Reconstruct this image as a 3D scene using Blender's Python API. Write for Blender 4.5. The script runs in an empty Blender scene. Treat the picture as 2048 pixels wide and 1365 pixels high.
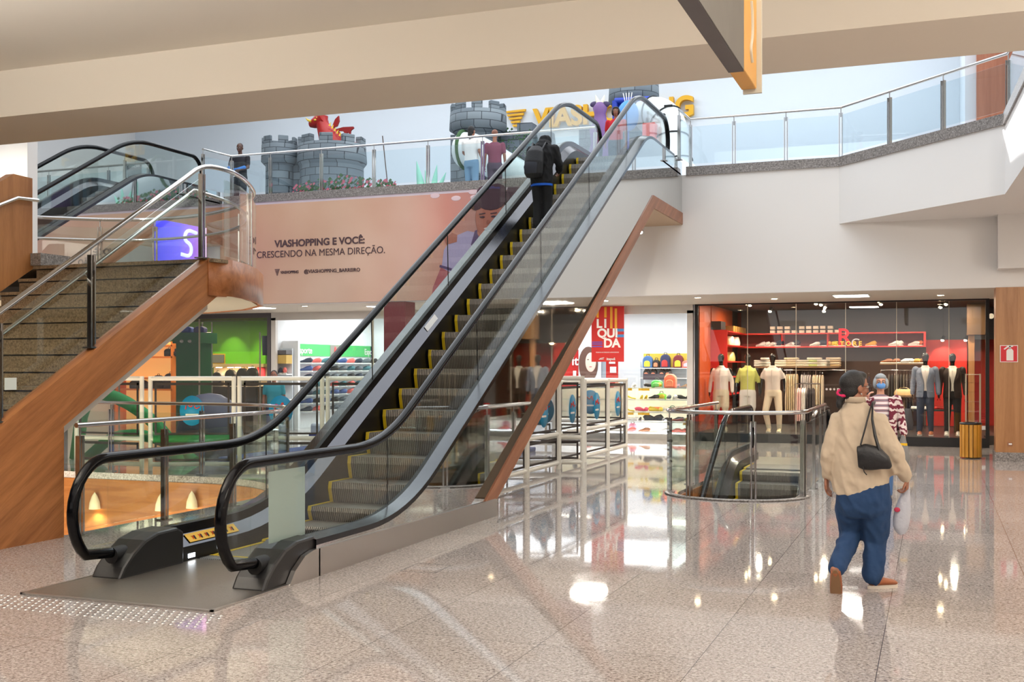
import bpy, math, random
from mathutils import Vector, Matrix, Euler
random.seed(7)
PI = math.pi
scene = bpy.context.scene
COL = scene.collection

# ---------------------------------------------------------------- camera
EYE = Vector((0, 0, 1.63)); FPX = 2220.0; HOR = 734.0
YAW = math.atan(846 / FPX)
cd = bpy.data.cameras.new('camera'); cam = bpy.data.objects.new('camera', cd); COL.objects.link(cam)
cam.location = EYE; cam.rotation_euler = (PI/2, 0, YAW)
cd.sensor_width = 36; cd.sensor_fit = 'HORIZONTAL'; cd.lens = 36 * FPX / 2048
cd.shift_y = (HOR - 682.5) / 2048; cd.clip_start = .05; cd.clip_end = 200
scene.camera = cam
FW = Vector((-math.sin(YAW), math.cos(YAW), 0)); RT = Vector((math.cos(YAW), math.sin(YAW), 0))
def _ray(u, v): return FW*FPX + RT*(u-1024) + Vector((0, 0, HOR-v))
def PY(u, v, y): r = _ray(u, v); return EYE + r*(y/r.y)        # measured point on a wall plane y = const
def PX(u, v, x): r = _ray(u, v); return EYE + r*(x/r.x)
def PZ(u, v, z=0): r = _ray(u, v); return EYE + r*((z-EYE.z)/r.z)

# ---------------------------------------------------------------- view, world, lights
vs = scene.view_settings
vs.view_transform = 'Standard'; vs.look = 'None'; vs.gamma = 1; vs.use_curve_mapping = False
vs.exposure = 0.22
cy = scene.cycles
cy.use_denoising = True; cy.max_bounces = 10; cy.diffuse_bounces = 4; cy.glossy_bounces = 5
cy.transmission_bounces = 6; cy.transparent_max_bounces = 40; cy.sample_clamp_indirect = 6; cy.caustics_reflective = False
w = bpy.data.worlds.new('world'); scene.world = w; w.use_nodes = True
bg = w.node_tree.nodes['Background']; bg.inputs[0].default_value = (1, .93, .85, 1); bg.inputs[1].default_value = .45

def area(name, loc, sx, sy, power, col, rot=(0, 0, 0), spread=PI):
    l = bpy.data.lights.new(name, 'AREA'); l.shape = 'RECTANGLE'; l.size = sx; l.size_y = sy; l.energy = power; l.color = col; l.spread = spread
    o = bpy.data.objects.new(name, l); o.location = loc; o.rotation_euler = rot; COL.objects.link(o); return o
def spot(name, loc, target, power, col, size=1.0, blend=.6, r=.04):
    l = bpy.data.lights.new(name, 'SPOT'); l.energy = power; l.color = col; l.spot_size = size; l.spot_blend = blend; l.shadow_soft_size = r
    o = bpy.data.objects.new(name, l); o.location = loc; COL.objects.link(o)
    o.rotation_euler = (Vector(target)-Vector(loc)).to_track_quat('-Z', 'Y').to_euler(); return o
WARM = (1, .80, .56); NEUT = (1, .94, .86); COOL = (.74, .88, 1.0)
area('skylight', (-7, 17.5, 11.6), 20, 12, 1550, (.90, .95, 1))                # daylight through the atrium roof
area('gallery_skylight', (-7, 25.5, 10.6), 24, 4, 540, (.88, .94, 1.0))
area('hall_ceiling_light', (-2, 3.0, 4.62), 14, 8, 370, (1, .95, .90))
area('hall_ceiling_light_rear', (3, -4, 4.62), 14, 6, 200, (1, .95, .9))
for px, py in ((-11.6, 22.4), (-6.6, 21.75), (-1.5, 22.2), (-14.6, 21.8)): area('soffit_panel', (px, py, 2.975), .62, .62, 55, (1, .95, .88))
area('court_light', (5, 14, 4.0), 5, 10, 300, (1, .86, .70))
area('lower_hall_light', (-10.5, 10.5, -1.7), 4, 3, 260, (1, .86, .68), rot=(PI*.62, 0, 0))
# added fill: unseen lamps on the camera's side that brighten ceiling, beam and walls
for px in (-7.3, 3.5): area('added_fill_trough', (px, 4.0, 3.36), 5.0, .22, 470 if px < 0 else 560, (1, .96, .91), rot=(PI*.82, 0, 0))
area('rear_fill_panel', (-3, -8.0, 3.2), 16, 2.6, 120, (1, .95, .9), rot=(PI/2-.05, 0, 0))  # added fill panel behind the camera, no opening there
SUN_SPOT = 26000

# ---------------------------------------------------------------- materials
def lin(c):
    return tuple(((x/255)/12.92 if x/255 <= .04045 else (((x/255)+.055)/1.055)**2.4) for x in c) + (1,)
MATS = {}
def mat(name, rgb, rough=.5, metal=0, spec=.5, emit=0, emitc=None, coat=0, bump=0, bscale=200, alpha=1, trans=0, sheen=0):
    if name in MATS: return MATS[name]
    m = bpy.data.materials.new(name); m.use_nodes = True; nt = m.node_tree; b = nt.nodes['Principled BSDF']
    b.inputs['Base Color'].default_value = lin(rgb); b.inputs['Roughness'].default_value = rough; b.inputs['Metallic'].default_value = metal
    b.inputs['Specular IOR Level'].default_value = spec; b.inputs['Coat Weight'].default_value = coat; b.inputs['Alpha'].default_value = alpha
    b.inputs['Transmission Weight'].default_value = trans; b.inputs['Sheen Weight'].default_value = sheen
    if emit: b.inputs['Emission Color'].default_value = lin(emitc or rgb); b.inputs['Emission Strength'].default_value = emit
    # a faint irregularity of the surface keeps every material procedural
    tc = nt.nodes.new('ShaderNodeTexCoord'); n = nt.nodes.new('ShaderNodeTexNoise'); n.inputs['Scale'].default_value = bscale if bump else 6
    nt.links.new(tc.outputs['Object'], n.inputs['Vector'])
    if bump:
        bp = nt.nodes.new('ShaderNodeBump'); bp.inputs['Strength'].default_value = bump; bp.inputs['Distance'].default_value = .01
        nt.links.new(n.outputs['Fac'], bp.inputs['Height']); nt.links.new(bp.outputs['Normal'], b.inputs['Normal'])
    mp = nt.nodes.new('ShaderNodeMapRange'); mp.inputs['To Min'].default_value = max(0, rough-.04); mp.inputs['To Max'].default_value = min(1, rough+.04)
    nt.links.new(n.outputs['Fac'], mp.inputs['Value']); nt.links.new(mp.outputs['Result'], b.inputs['Roughness'])
    MATS[name] = m; return m
def nodes(m): return m.node_tree, m.node_tree.nodes['Principled BSDF'], m.node_tree.links
def ramp(nt, stops):
    r = nt.nodes.new('ShaderNodeValToRGB'); e = r.color_ramp.elements
    e[0].position, e[0].color = stops[0][0], lin(stops[0][1]); e[1].position, e[1].color = stops[-1][0], lin(stops[-1][1])
    for p, c in stops[1:-1]: x = e.new(p); x.color = lin(c)
    return r
def wood(name, c1, c2, rot=(0, 0, 0), scale=1.0, rough=.4):
    m = mat(name, c1, rough); nt, b, L = nodes(m)
    tc = nt.nodes.new('ShaderNodeTexCoord'); m0 = nt.nodes.new('ShaderNodeMapping'); m0.inputs['Rotation'].default_value = rot; mp = nt.nodes.new('ShaderNodeMapping')
    mp.inputs['Scale'].default_value = (9*scale, 9*scale, .7*scale)
    n = nt.nodes.new('ShaderNodeTexNoise'); n.inputs['Scale'].default_value = 1.2; n.inputs['Detail'].default_value = 8; n.inputs['Distortion'].default_value = .8
    n2 = nt.nodes.new('ShaderNodeTexNoise'); n2.inputs['Scale'].default_value = 14; n2.inputs['Detail'].default_value = 6
    mx = nt.nodes.new('ShaderNodeMath'); mx.operation = 'MULTIPLY_ADD'; mx.inputs[1].default_value = .35
    L.new(tc.outputs['Object'], m0.inputs['Vector']); L.new(m0.outputs[0], mp.inputs['Vector']); L.new(mp.outputs[0], n.inputs['Vector']); L.new(mp.outputs[0], n2.inputs['Vector'])
    L.new(n2.outputs['Fac'], mx.inputs[0]); L.new(n.outputs['Fac'], mx.inputs[2])
    r = ramp(nt, [(.42, c2), (.85, c1)]); L.new(mx.outputs[0], r.inputs[0]); L.new(r.outputs[0], b.inputs['Base Color']); return m
def granite(name, stops, rough=.06, tile=0, off=(0, 0), scale=60, seam=(95, 82, 78), spec=.5, coat=0):
    m = mat(name, stops[1][1], rough, spec=spec, coat=coat); nt, b, L = nodes(m)
    tc = nt.nodes.new('ShaderNodeTexCoord'); n = nt.nodes.new('ShaderNodeTexNoise'); n.inputs['Scale'].default_value = scale; n.inputs['Detail'].default_value = 4; n.inputs['Roughness'].default_value = .75
    n.inputs['Distortion'].default_value = .6
    L.new(tc.outputs['Object'], n.inputs['Vector']); r = ramp(nt, stops); L.new(n.outputs['Fac'], r.inputs[0]); out = r.outputs[0]
    if tile:
        mp = nt.nodes.new('ShaderNodeMapping'); mp.inputs['Location'].default_value = (-off[0]/tile, -off[1]/tile, 0); mp.inputs['Scale'].default_value = (1/tile, 1/tile, 1)
        L.new(tc.outputs['Object'], mp.inputs['Vector']); sp = nt.nodes.new('ShaderNodeSeparateXYZ'); L.new(mp.outputs[0], sp.inputs[0])
        ds = []
        for ax in 'XY':
            fr = nt.nodes.new('ShaderNodeMath'); fr.operation = 'PINGPONG'; fr.inputs[1].default_value = .5; L.new(sp.outputs[ax], fr.inputs[0])
            lt = nt.nodes.new('ShaderNodeMath'); lt.operation = 'LESS_THAN'; lt.inputs[1].default_value = .0024; L.new(fr.outputs[0], lt.inputs[0]); ds.append(lt)
        mxx = nt.nodes.new('ShaderNodeMath'); mxx.operation = 'MAXIMUM'; L.new(ds[0].outputs[0], mxx.inputs[0]); L.new(ds[1].outputs[0], mxx.inputs[1])
        # slab to slab variation
        fl = nt.nodes.new('ShaderNodeVectorMath'); fl.operation = 'FLOOR'; L.new(mp.outputs[0], fl.inputs[0])
        wn = nt.nodes.new('ShaderNodeTexWhiteNoise'); wn.noise_dimensions = '2D'; L.new(fl.outputs[0], wn.inputs['Vector'])
        mr = nt.nodes.new('ShaderNodeMapRange'); mr.inputs['To Min'].default_value = .90; mr.inputs['To Max'].default_value = 1.06; L.new(wn.outputs['Value'], mr.inputs['Value'])
        vm = nt.nodes.new('ShaderNodeVectorMath'); vm.operation = 'SCALE'; L.new(out, vm.inputs[0]); L.new(mr.outputs[0], vm.inputs['Scale'])
        mc = nt.nodes.new('ShaderNodeMix'); mc.data_type = 'RGBA'; L.new(mxx.outputs[0], mc.inputs['Factor']); L.new(vm.outputs[0], mc.inputs['A']); mc.inputs['B'].default_value = lin(seam)
        out = mc.outputs['Result']
    L.new(out, b.inputs['Base Color']); return m
def glassmat(name, tint=(.93, .97, .95), refl=1.0, rough=0.0):
    m = bpy.data.materials.new(name); m.use_nodes = True; nt = m.node_tree; nt.nodes.clear(); L = nt.links
    o = nt.nodes.new('ShaderNodeOutputMaterial'); t = nt.nodes.new('ShaderNodeBsdfTransparent'); g = nt.nodes.new('ShaderNodeBsdfGlossy')
    t.inputs[0].default_value = (*tint, 1); g.inputs['Roughness'].default_value = rough; g.inputs[0].default_value = (refl, refl, refl, 1)
    f = nt.nodes.new('ShaderNodeFresnel'); f.inputs[0].default_value = 1.5; mx = nt.nodes.new('ShaderNodeMixShader')
    ge = nt.nodes.new('ShaderNodeNewGeometry'); iv = nt.nodes.new('ShaderNodeMapRange'); iv.inputs['To Min'].default_value = 1.5; iv.inputs['To Max'].default_value = 1/1.5
    L.new(ge.outputs['Backfacing'], iv.inputs['Value']); L.new(iv.outputs['Result'], f.inputs[0])     # same reflectance entering and leaving the sheet
    L.new(f.outputs[0], mx.inputs[0]); L.new(t.outputs[0], mx.inputs[1]); L.new(g.outputs[0], mx.inputs[2]); L.new(mx.outputs[0], o.inputs[0])
    MATS[name] = m; return m
M = MATS
GLASS = glassmat('clear_glass'); SHOPGLASS = glassmat('shop_glass', (.97, .97, .96)); BLUEGLASS = glassmat('bluish_glass', (.91, .96, .98)); PVC = glassmat('clear_vinyl', (.93, .94, .95), .8, .12)
BALGLASS = glassmat('balustrade_glass', (.92, .96, .94))
steel = mat('polished_steel', (200, 198, 196), .12, 1); bsteel = mat('brushed_steel', (206, 202, 198), .3, 1, bump=.05, bscale=90)
dsteel = mat('deck_steel', (86, 86, 90), .2, 1); mirror = mat('mirror_cladding', (214, 216, 214), .015, 1)
plate_m = mat('landing_plate_steel', (146, 138, 128), .34, .8, bump=.1, bscale=60)
rubber = mat('handrail_rubber', (7, 7, 10), .12, 0, .2); blackpl = mat('black_plastic', (28, 27, 28), .38); blackm = mat('matt_black', (9, 9, 10), .6)
yellow = mat('yellow_paint', (205, 175, 20), .5); white = mat('white_paint', (232, 230, 226), .6); whitep = mat('white_plastic', (226, 222, 208), .4)
wallm = mat('wall_white', (231, 228, 225), .85); wallcool = mat('wall_upper', (220, 226, 232), .85); ceilm = mat('ceiling_paint', (228, 221, 208), .9)
soffitm = mat('soffit_paint', (214, 208, 196), .9); beamf = mat('beam_paint', (226, 216, 200), .9); darkw = mat('dim_shopfronts', (88, 82, 76), .8)
def ribbed(name, c1, c2, period=.018):
    m = mat(name, c1, .45, .6); nt, b, L = nodes(m)
    tc = nt.nodes.new('ShaderNodeTexCoord'); wv = nt.nodes.new('ShaderNodeTexWave'); wv.wave_type = 'BANDS'; wv.bands_direction = 'X'; wv.inputs['Scale'].default_value = 1/(period*6.283)*2.0
    L.new(tc.outputs['Object'], wv.inputs['Vector']); r = ramp(nt, [(.25, c2), (.7, c1)]); L.new(wv.outputs['Fac'], r.inputs[0]); L.new(r.outputs[0], b.inputs['Base Color'])
    bp = nt.nodes.new('ShaderNodeBump'); bp.inputs['Distance'].default_value = .004; bp.inputs['Strength'].default_value = .6; L.new(wv.outputs['Fac'], bp.inputs['Height']); L.new(bp.outputs[0], b.inputs['Normal']); return m
stepm = ribbed('ribbed_step_metal', (150, 143, 135), (82, 76, 70), .022)
floorm = granite('polished_granite_floor', [(.34, (96, 86, 84)), (.44, (154, 144, 139)), (.55, (190, 180, 174)), (.69, (218, 211, 205))], .045, .94, (-.29, 7.08), 52, seam=(88, 78, 76))
curbm = granite('grey_granite', [(.3, (70, 66, 66)), (.5, (132, 126, 122)), (.72, (190, 184, 180))], .3, scale=40)
stairgr = granite('stair_granite', [(.3, (74, 58, 42)), (.5, (134, 114, 88)), (.72, (172, 152, 124))], .3, scale=45)
woodm = wood('stair_wood', (182, 120, 70), (138, 84, 44), (math.radians(57), 0, 0), rough=.42)
woodp = wood('column_wood', (178, 128, 82), (152, 102, 60), rough=.38); woodt = wood('truss_wood', (164, 110, 80), (126, 80, 56), (math.radians(60), 0, 0), rough=.45)
woodf = wood('fascia_wood', (190, 128, 74), (160, 98, 52), (0, PI/2, 0), rough=.35)

# ---------------------------------------------------------------- mesh helpers
class MB:
    def __init__(s): s.v = []; s.f = []; s.sm = []; s.mi = []; s.cur = 0
    def add(s, vs, fs, smooth=False):
        n = len(s.v); s.v += [tuple(p) for p in vs]; s.f += [tuple(i+n for i in f) for f in fs]; s.sm += [smooth]*len(fs); s.mi += [s.cur]*len(fs); return s
    def box(s, a, b):
        x0, y0, z0 = a; x1, y1, z1 = b
        return s.add([(x0,y0,z0),(x1,y0,z0),(x1,y1,z0),(x0,y1,z0),(x0,y0,z1),(x1,y0,z1),(x1,y1,z1),(x0,y1,z1)], [(3,2,1,0),(4,5,6,7),(0,1,5,4),(1,2,6,5),(2,3,7,6),(3,0,4,7)])
    def bar(s, p, q, w, h, up=(0, 0, 1)):
        p = Vector(p); q = Vector(q); d = (q-p).normalized(); up = Vector(up); sd = d.cross(up)
        if sd.length < 1e-4: sd = d.cross(Vector((1, 0, 0)))
        sd.normalize(); u2 = sd.cross(d); vs = []
        for c in (p, q):
            for a, b in ((-1, -1), (1, -1), (1, 1), (-1, 1)): vs.append(c + sd*a*w/2 + u2*b*h/2)
        return s.add(vs, [(3,2,1,0),(4,5,6,7),(0,1,5,4),(1,2,6,5),(2,3,7,6),(3,0,4,7)])
    def tube(s, path, r, n=12, closed=False, cap=True, rz=None):
        P = [Vector(p) for p in path]; rs = r if isinstance(r, (list, tuple)) else [r]*len(P); N = len(P); rings = []; prev = None
        for i in range(N):
            a = P[i-1] if (i or closed) else P[i]; b = P[(i+1) % N] if (i < N-1 or closed) else P[i]; d = (b-a)
            d = d.normalized() if d.length > 1e-9 else Vector((0, 0, 1))
            if prev is None: ref = Vector((0, 0, 1)) if abs(d.z) < .9 else Vector((1, 0, 0)); sd = d.cross(ref).normalized()
            else: sd = (prev - d*prev.dot(d)); sd = sd.normalized() if sd.length > 1e-6 else d.orthogonal().normalized()
            prev = sd; up = sd.cross(d); k = rz or 1
            rings.append([P[i] + sd*math.cos(2*PI*j/n)*rs[i] + up*math.sin(2*PI*j/n)*rs[i]*k for j in range(n)])
        vs = [p for rg in rings for p in rg]; fs = []
        for i in range(N if closed else N-1):
            for j in range(n): a = i*n+j; b = i*n+(j+1) % n; c = ((i+1) % N)*n; fs.append((a, c+j, c+(j+1) % n, b))
        s.add(vs, fs, True)
        if cap and not closed: s.add(rings[0], [tuple(range(n))]); s.add(rings[-1], [tuple(reversed(range(n)))])
        return s
    def cyl(s, p, q, r, n=16): return s.tube([p, q], r, n)
    def ell(s, c, r, n=16, m=10):
        if not isinstance(r, (tuple, list, Vector)): r = (r, r, r)
        vs = [(c[0], c[1], c[2]-r[2])]
        for i in range(1, m):
            t = -PI/2 + PI*i/m
            for j in range(n): a = 2*PI*j/n; vs.append((c[0]+r[0]*math.cos(t)*math.cos(a), c[1]+r[1]*math.cos(t)*math.sin(a), c[2]+r[2]*math.sin(t)))
        vs.append((c[0], c[1], c[2]+r[2])); fs = [(0, 1+(j+1) % n, 1+j) for j in range(n)]
        for i in range(m-2):
            for j in range(n): a = 1+i*n; fs.append((a+j, a+(j+1) % n, a+n+(j+1) % n, a+n+j))
        a = 1+(m-2)*n; t = len(vs)-1; fs += [(a+j, a+(j+1) % n, t) for j in range(n)]
        return s.add(vs, fs, True)
    def prism(s, poly, axis, a, b):
        """poly in the two other axes (x,y | x,z | y,z), extruded along axis from a to b"""
        def mk(p, t):
            return {'z': (p[0], p[1], t), 'y': (p[0], t, p[1]), 'x': (t, p[0], p[1])}[axis]
        n = len(poly); vs = [mk(p, a) for p in poly]+[mk(p, b) for p in poly]
        area2 = sum(poly[i][0]*poly[(i+1) % n][1]-poly[(i+1) % n][0]*poly[i][1] for i in range(n)); fl = (area2 > 0) == (b > a)
        if axis == 'y': fl = not fl
        lo = tuple(range(n)); hi = tuple(range(n, 2*n)); sides = [(i, (i+1) % n, (i+1) % n+n, i+n) for i in range(n)]
        fs = ([tuple(reversed(lo)), hi]+sides) if fl else ([lo, tuple(reversed(hi))]+[tuple(reversed(f)) for f in sides])
        return s.add(vs, fs)
    def lathe(s, prof, c=(0, 0, 0), n=24):
        vs = []; m = len(prof)
        for r, z in prof:
            for j in range(n): a = 2*PI*j/n; vs.append((c[0]+r*math.cos(a), c[1]+r*math.sin(a), c[2]+z))
        fs = [(i*n+j, i*n+(j+1) % n, (i+1)*n+(j+1) % n, (i+1)*n+j) for i in range(m-1) for j in range(n)]
        return s.add(vs, fs, True)
    def loft(s, secs, n=16, side=(1, 0, 0), cap=True):
        """secs: (centre, ra, rb): elliptic rings; ra along side, rb across; rings square to the path"""
        C = [Vector(c[0]) for c in secs]; side = Vector(side); rings = []
        for i, (c, ra, rb) in enumerate(secs):
            d = (C[min(i+1, len(C)-1)]-C[max(i-1, 0)]).normalized(); sd = side - d*side.dot(d)
            sd = sd.normalized() if sd.length > 1e-3 else d.orthogonal().normalized(); up = d.cross(sd)
            rings.append([C[i]+sd*math.cos(2*PI*j/n)*ra+up*math.sin(2*PI*j/n)*rb for j in range(n)])
        vs = [p for r in rings for p in r]; fs = [(i*n+j, i*n+(j+1) % n, (i+1)*n+(j+1) % n, (i+1)*n+j) for i in range(len(C)-1) for j in range(n)]
        s.add(vs, fs, True)
        if cap: s.add(rings[0], [tuple(reversed(range(n)))], True); s.add(rings[-1], [tuple(range(n))], True)
        return s
    def sheet(s, rows, smooth=True):
        n = len(rows[0]); vs = [p for r in rows for p in r]
        return s.add(vs, [(i*n+j, i*n+j+1, (i+1)*n+j+1, (i+1)*n+j) for i in range(len(rows)-1) for j in range(n-1)], smooth)
    def mesh(s, name, mats, off=(0, 0, 0)):
        me = bpy.data.meshes.new(name); me.from_pydata([(p[0]-off[0], p[1]-off[1], p[2]-off[2]) for p in s.v], [], s.f)
        for m in (mats if isinstance(mats, (list, tuple)) else [mats]): me.materials.append(m)
        me.polygons.foreach_set('use_smooth', s.sm); me.polygons.foreach_set('material_index', s.mi); me.update(); return me
    def build(s, name, m, parent=None, label=None, cat=None, group=None, kind=None, origin=None, bevel=0, solid=0, sub=0):
        off = wloc(parent) if parent else (origin or _base(s.v))
        me = s.mesh(name, m, off); o = bpy.data.objects.new(name, me); COL.objects.link(o)
        if parent: o.parent = parent
        else: o.location = off
        if solid: md = o.modifiers.new('solid', 'SOLIDIFY'); md.thickness = solid; md.offset = 0
        if bevel: md = o.modifiers.new('bevel', 'BEVEL'); md.width = bevel; md.segments = 2; md.limit_method = 'ANGLE'
        if sub: md = o.modifiers.new('sub', 'SUBSURF'); md.levels = sub; md.render_levels = sub
        return tag(o, label, cat, group, kind)
def _base(v):
    xs = [p[0] for p in v]; ys = [p[1] for p in v]; zs = [p[2] for p in v]
    return ((min(xs)+max(xs))/2, (min(ys)+max(ys))/2, min(zs))
def wloc(o):
    t = Vector((0, 0, 0))
    while o: t += o.location; o = o.parent
    return t
def tag(o, label=None, cat=None, group=None, kind=None):
    if label: o['label'] = label
    if cat: o['category'] = cat
    if group: o['group'] = group
    if kind: o['kind'] = kind
    return o
def thing(name, label, cat, loc=(0, 0, 0), group=None):
    o = bpy.data.objects.new(name, None); COL.objects.link(o); o.location = loc; o.empty_display_size = .1
    return tag(o, label, cat, group)
def dup(root, loc, rz=0, label=None, group=None, parent=None, scale=None):
    r = root.copy(); COL.objects.link(r); r.location = loc; r.rotation_euler = (0, 0, rz)
    if scale: r.scale = (scale,)*3 if not isinstance(scale, tuple) else scale
    if label: r['label'] = label
    if group: r['group'] = group
    for ch in list(root.children):
        c = ch.copy(); COL.objects.link(c); c.parent = r
        for g in ch.children:
            d = g.copy(); COL.objects.link(d); d.parent = c
    return r
def put(root, loc, rz=0, label=None, group=None, scale=None):
    root.location = loc; root.rotation_euler = (0, 0, rz)
    if scale: root.scale = (scale,)*3 if not isinstance(scale, tuple) else scale
    if label: root['label'] = label
    if group: root['group'] = group
    return root
def struct(mb, name, m, **k):
    o = mb.build(name, m, origin=(0, 0, 0), kind='structure', **k); return o
def text_mesh(body, size, depth=.004, bold=0, align='CENTER', sx=1.0, shear=0):
    c = bpy.data.curves.new('t', 'FONT'); c.body = body; c.size = size; c.extrude = depth; c.offset = bold; c.align_x = align; c.align_y = 'CENTER'; c.shear = shear
    o = bpy.data.objects.new('t', c); COL.objects.link(o); dg = bpy.context.evaluated_depsgraph_get()
    me = bpy.data.meshes.new_from_object(o.evaluated_get(dg)); bpy.data.objects.remove(o); bpy.data.curves.remove(c)
    for v in me.vertices: v.co.x *= sx
    return me
def text(name, body, pos, size, m, parent=None, facing='-y', **k):
    """letters standing upright; facing -y is towards the hall"""
    me = text_mesh(body, size, **k); me.name = name; me.materials.clear(); me.materials.append(m)
    R = {'-y': Matrix.Rotation(PI/2, 4, 'X'), '+x': Matrix.Rotation(PI/2, 4, 'Z') @ Matrix.Rotation(PI/2, 4, 'X'), '-x': Matrix.Rotation(-PI/2, 4, 'Z') @ Matrix.Rotation(PI/2, 4, 'X')}[facing] if isinstance(facing, str) else facing
    off = wloc(parent) if parent else Vector((0, 0, 0)); me.transform(Matrix.Translation(Vector(pos)-off) @ R)
    o = bpy.data.objects.new(name, me); COL.objects.link(o)
    if parent: o.parent = parent
    return o
def slab(name, outer, holes, z0, z1, m, **k):
    c = bpy.data.curves.new('s', 'CURVE'); c.dimensions = '2D'; c.fill_mode = 'BOTH'; c.extrude = (z1-z0)/2
    for poly in [outer]+holes:
        sp = c.splines.new('POLY'); sp.points.add(len(poly)-1); sp.use_cyclic_u = True
        for i, p in enumerate(poly): sp.points[i].co = (p[0], p[1], 0, 1)
    o = bpy.data.objects.new('s', c); COL.objects.link(o); dg = bpy.context.evaluated_depsgraph_get()
    me = bpy.data.meshes.new_from_object(o.evaluated_get(dg)); bpy.data.objects.remove(o); bpy.data.curves.remove(c)
    me.transform(Matrix.Translation((0, 0, (z0+z1)/2))); me.materials.clear(); me.materials.append(m); me.name = name
    ob = bpy.data.objects.new(name, me); COL.objects.link(ob); return tag(ob, **k)
def arc(cx, cy, r, a0, a1, n=12, ry=None):
    ry = ry or r
    return [(cx+r*math.cos(math.radians(a0+(a1-a0)*i/n)), cy+ry*math.sin(math.radians(a0+(a1-a0)*i/n))) for i in range(n+1)]

# ---------------------------------------------------------------- the building
F2 = 5.28; WY = 20.9; FY = 24.24
hole1 = [(-7.86, 8.5), (-7.86, 11.3)] + arc(-10.0, 11.3, 2.14, 0, 90, 14, 2.42)[1:] + [(-14.5, 13.72), (-14.5, 8.5)]
hole3 = [(-3.0, 19.2), (-3.12, 14.3)] + arc(-2.37, 14.25, .75, 180, 360, 16, .62)[1:] + [(-1.62, 19.2)]
slab('floor', [(-24, -9), (16, -9), (16, 31), (-24, 31)], [hole1, hole3], -.22, 0, floorm, kind='structure')
struct(MB().box((-24, 2, -4.6), (8, 31, -4.5)), 'floor_lower', mat('lower_floor', (190, 176, 160), .2))
def ring(name, poly, z0, z1, m, off=0):
    b = MB(); n = len(poly); b.add([(p[0], p[1], z0) for p in poly]+[(p[0], p[1], z1) for p in poly], [(i, (i+1) % n, (i+1) % n+n, i+n) for i in range(n)])
    return b.build(name, m, origin=(0, 0, 0), kind='structure', solid=.03)
ring('trim_stair_well', hole1, -1.75, -.1, woodf); ring('trim_escalator_well', hole3, -1.4, -.05, woodf)
# ceiling over the camera and the deep beam that ends it
struct(MB().box((-24, -9, 4.70), (16, 8.87, 5.2)), 'ceiling', ceilm)
struct(MB().box((-24, 8.87, 4.22), (16, 9.98, 5.6)), 'beam', beamf)
struct(MB().box((-24, -9.2, 0), (16, -9, 5)), 'wall_rear', darkw)
struct(MB().box((7.5, -9, 0), (7.7, 24, 5)), 'wall_east', wallm)
struct(MB().box((-24.2, -9, 0), (-24, 31, 12)), 'wall_far_west', wallm)
struct(MB().box((-24, 12.9, 0), (PY(65, 300, 13).x, 13.1, 12)), 'wall_west', wallm)
# upper storey: slab front above the shops, its soffit, the gallery floor, the gallery wall and the roof
struct(MB().box((-24, WY, 3.0), (8, WY+.2, F2)), 'wall_slab_front', wallm)
struct(MB().box((-24, WY+.2, 3.0), (8, FY+.1, 3.12)), 'ceiling_soffit', soffitm)
struct(MB().box((-24, WY+.2, F2-.2), (8, 31, F2)), 'floor_gallery', mat('gallery_floor', (200, 204, 208), .25))
struct(MB().box((-24, 29.0, F2), (9, 29.2, 12)), 'wall_gallery', wallcool)
struct(MB().box((-24, 9.7, 5.6), (9, 9.9, 12)), 'wall_atrium_front', wallcool)
struct(MB().box((-5.2, 28.0, F2), (1.2, 28.1, 7.05)), 'wall_hoarding', mat('hoarding_white', (226, 232, 238), .5))
x = PY(108, 260, 29).x
struct(MB().box((x, 28.3, F2), (x+1.4, 29, 12)), 'column_gallery', wallcool)
# the kinked balcony
A = (-1.62, WY); B = (.98, 18.18); C = (1.10, 15.0); D = (3.0, 12.0)
bal = [A, B, C, D, (8, 12), (8, WY), ]
b = MB().prism(bal, 'z', 4.22, F2); struct(b, 'wall_balcony', wallm)
# unseen roof opening, shaped backwards from the sun patch on the balcony corner
SUNU = Vector((-.25, -.38, .9)).normalized()
def wallhit(u, v, P, Q):
    r = _ray(u, v); n = Vector((Q[1]-P[1], P[0]-Q[0], 0)); t = n.dot(Vector((P[0], P[1], 0))-EYE)/n.dot(r); return EYE+r*t
sunpts = [wallhit(1999, 236, A, B), wallhit(2008, 285, A, B), wallhit(2021, 335, B, C), wallhit(2040, 320, B, C), wallhit(2090, 300, B, C), wallhit(2090, 100, B, C), wallhit(2026, 120, B, C), wallhit(2016, 190, B, C)]
roofhole = [tuple((p+SUNU*((12.1-p.z)/SUNU.z))[:2]) for p in sunpts]
slab('ceiling_atrium', [(-24, 9.9), (9, 9.9), (9, 29.2), (-24, 29.2)], [roofhole], 12, 12.2, white, kind='structure')
sl_ = bpy.data.lights.new('sun', 'SUN'); sl_.energy = 16; sl_.angle = .004; so_ = bpy.data.objects.new('sun', sl_); COL.objects.link(so_); so_.location = (0, 0, 14); so_.rotation_euler = SUNU.to_track_quat('Z', 'Y').to_euler()
def curb(path, name='trim_curb'):
    b = MB()
    for p, q in zip(path, path[1:]):
        p = Vector((*p, 0)); q = Vector((*q, 0)); d = (q-p).normalized(); nn = Vector((d.y, -d.x, 0))
        po = [p+nn*.03, q+nn*.03, q-nn*.22, p-nn*.22]; b.prism([(t.x, t.y) for t in po], 'z', F2-.02, 5.43)
    struct(b, name, curbm)
curb([(-24, WY), (-16.6, WY)]); curb([(-14.85, WY), (-6.15, WY)]); curb([(-4.42, WY), (-1.62, WY), B, C, D])
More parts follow.
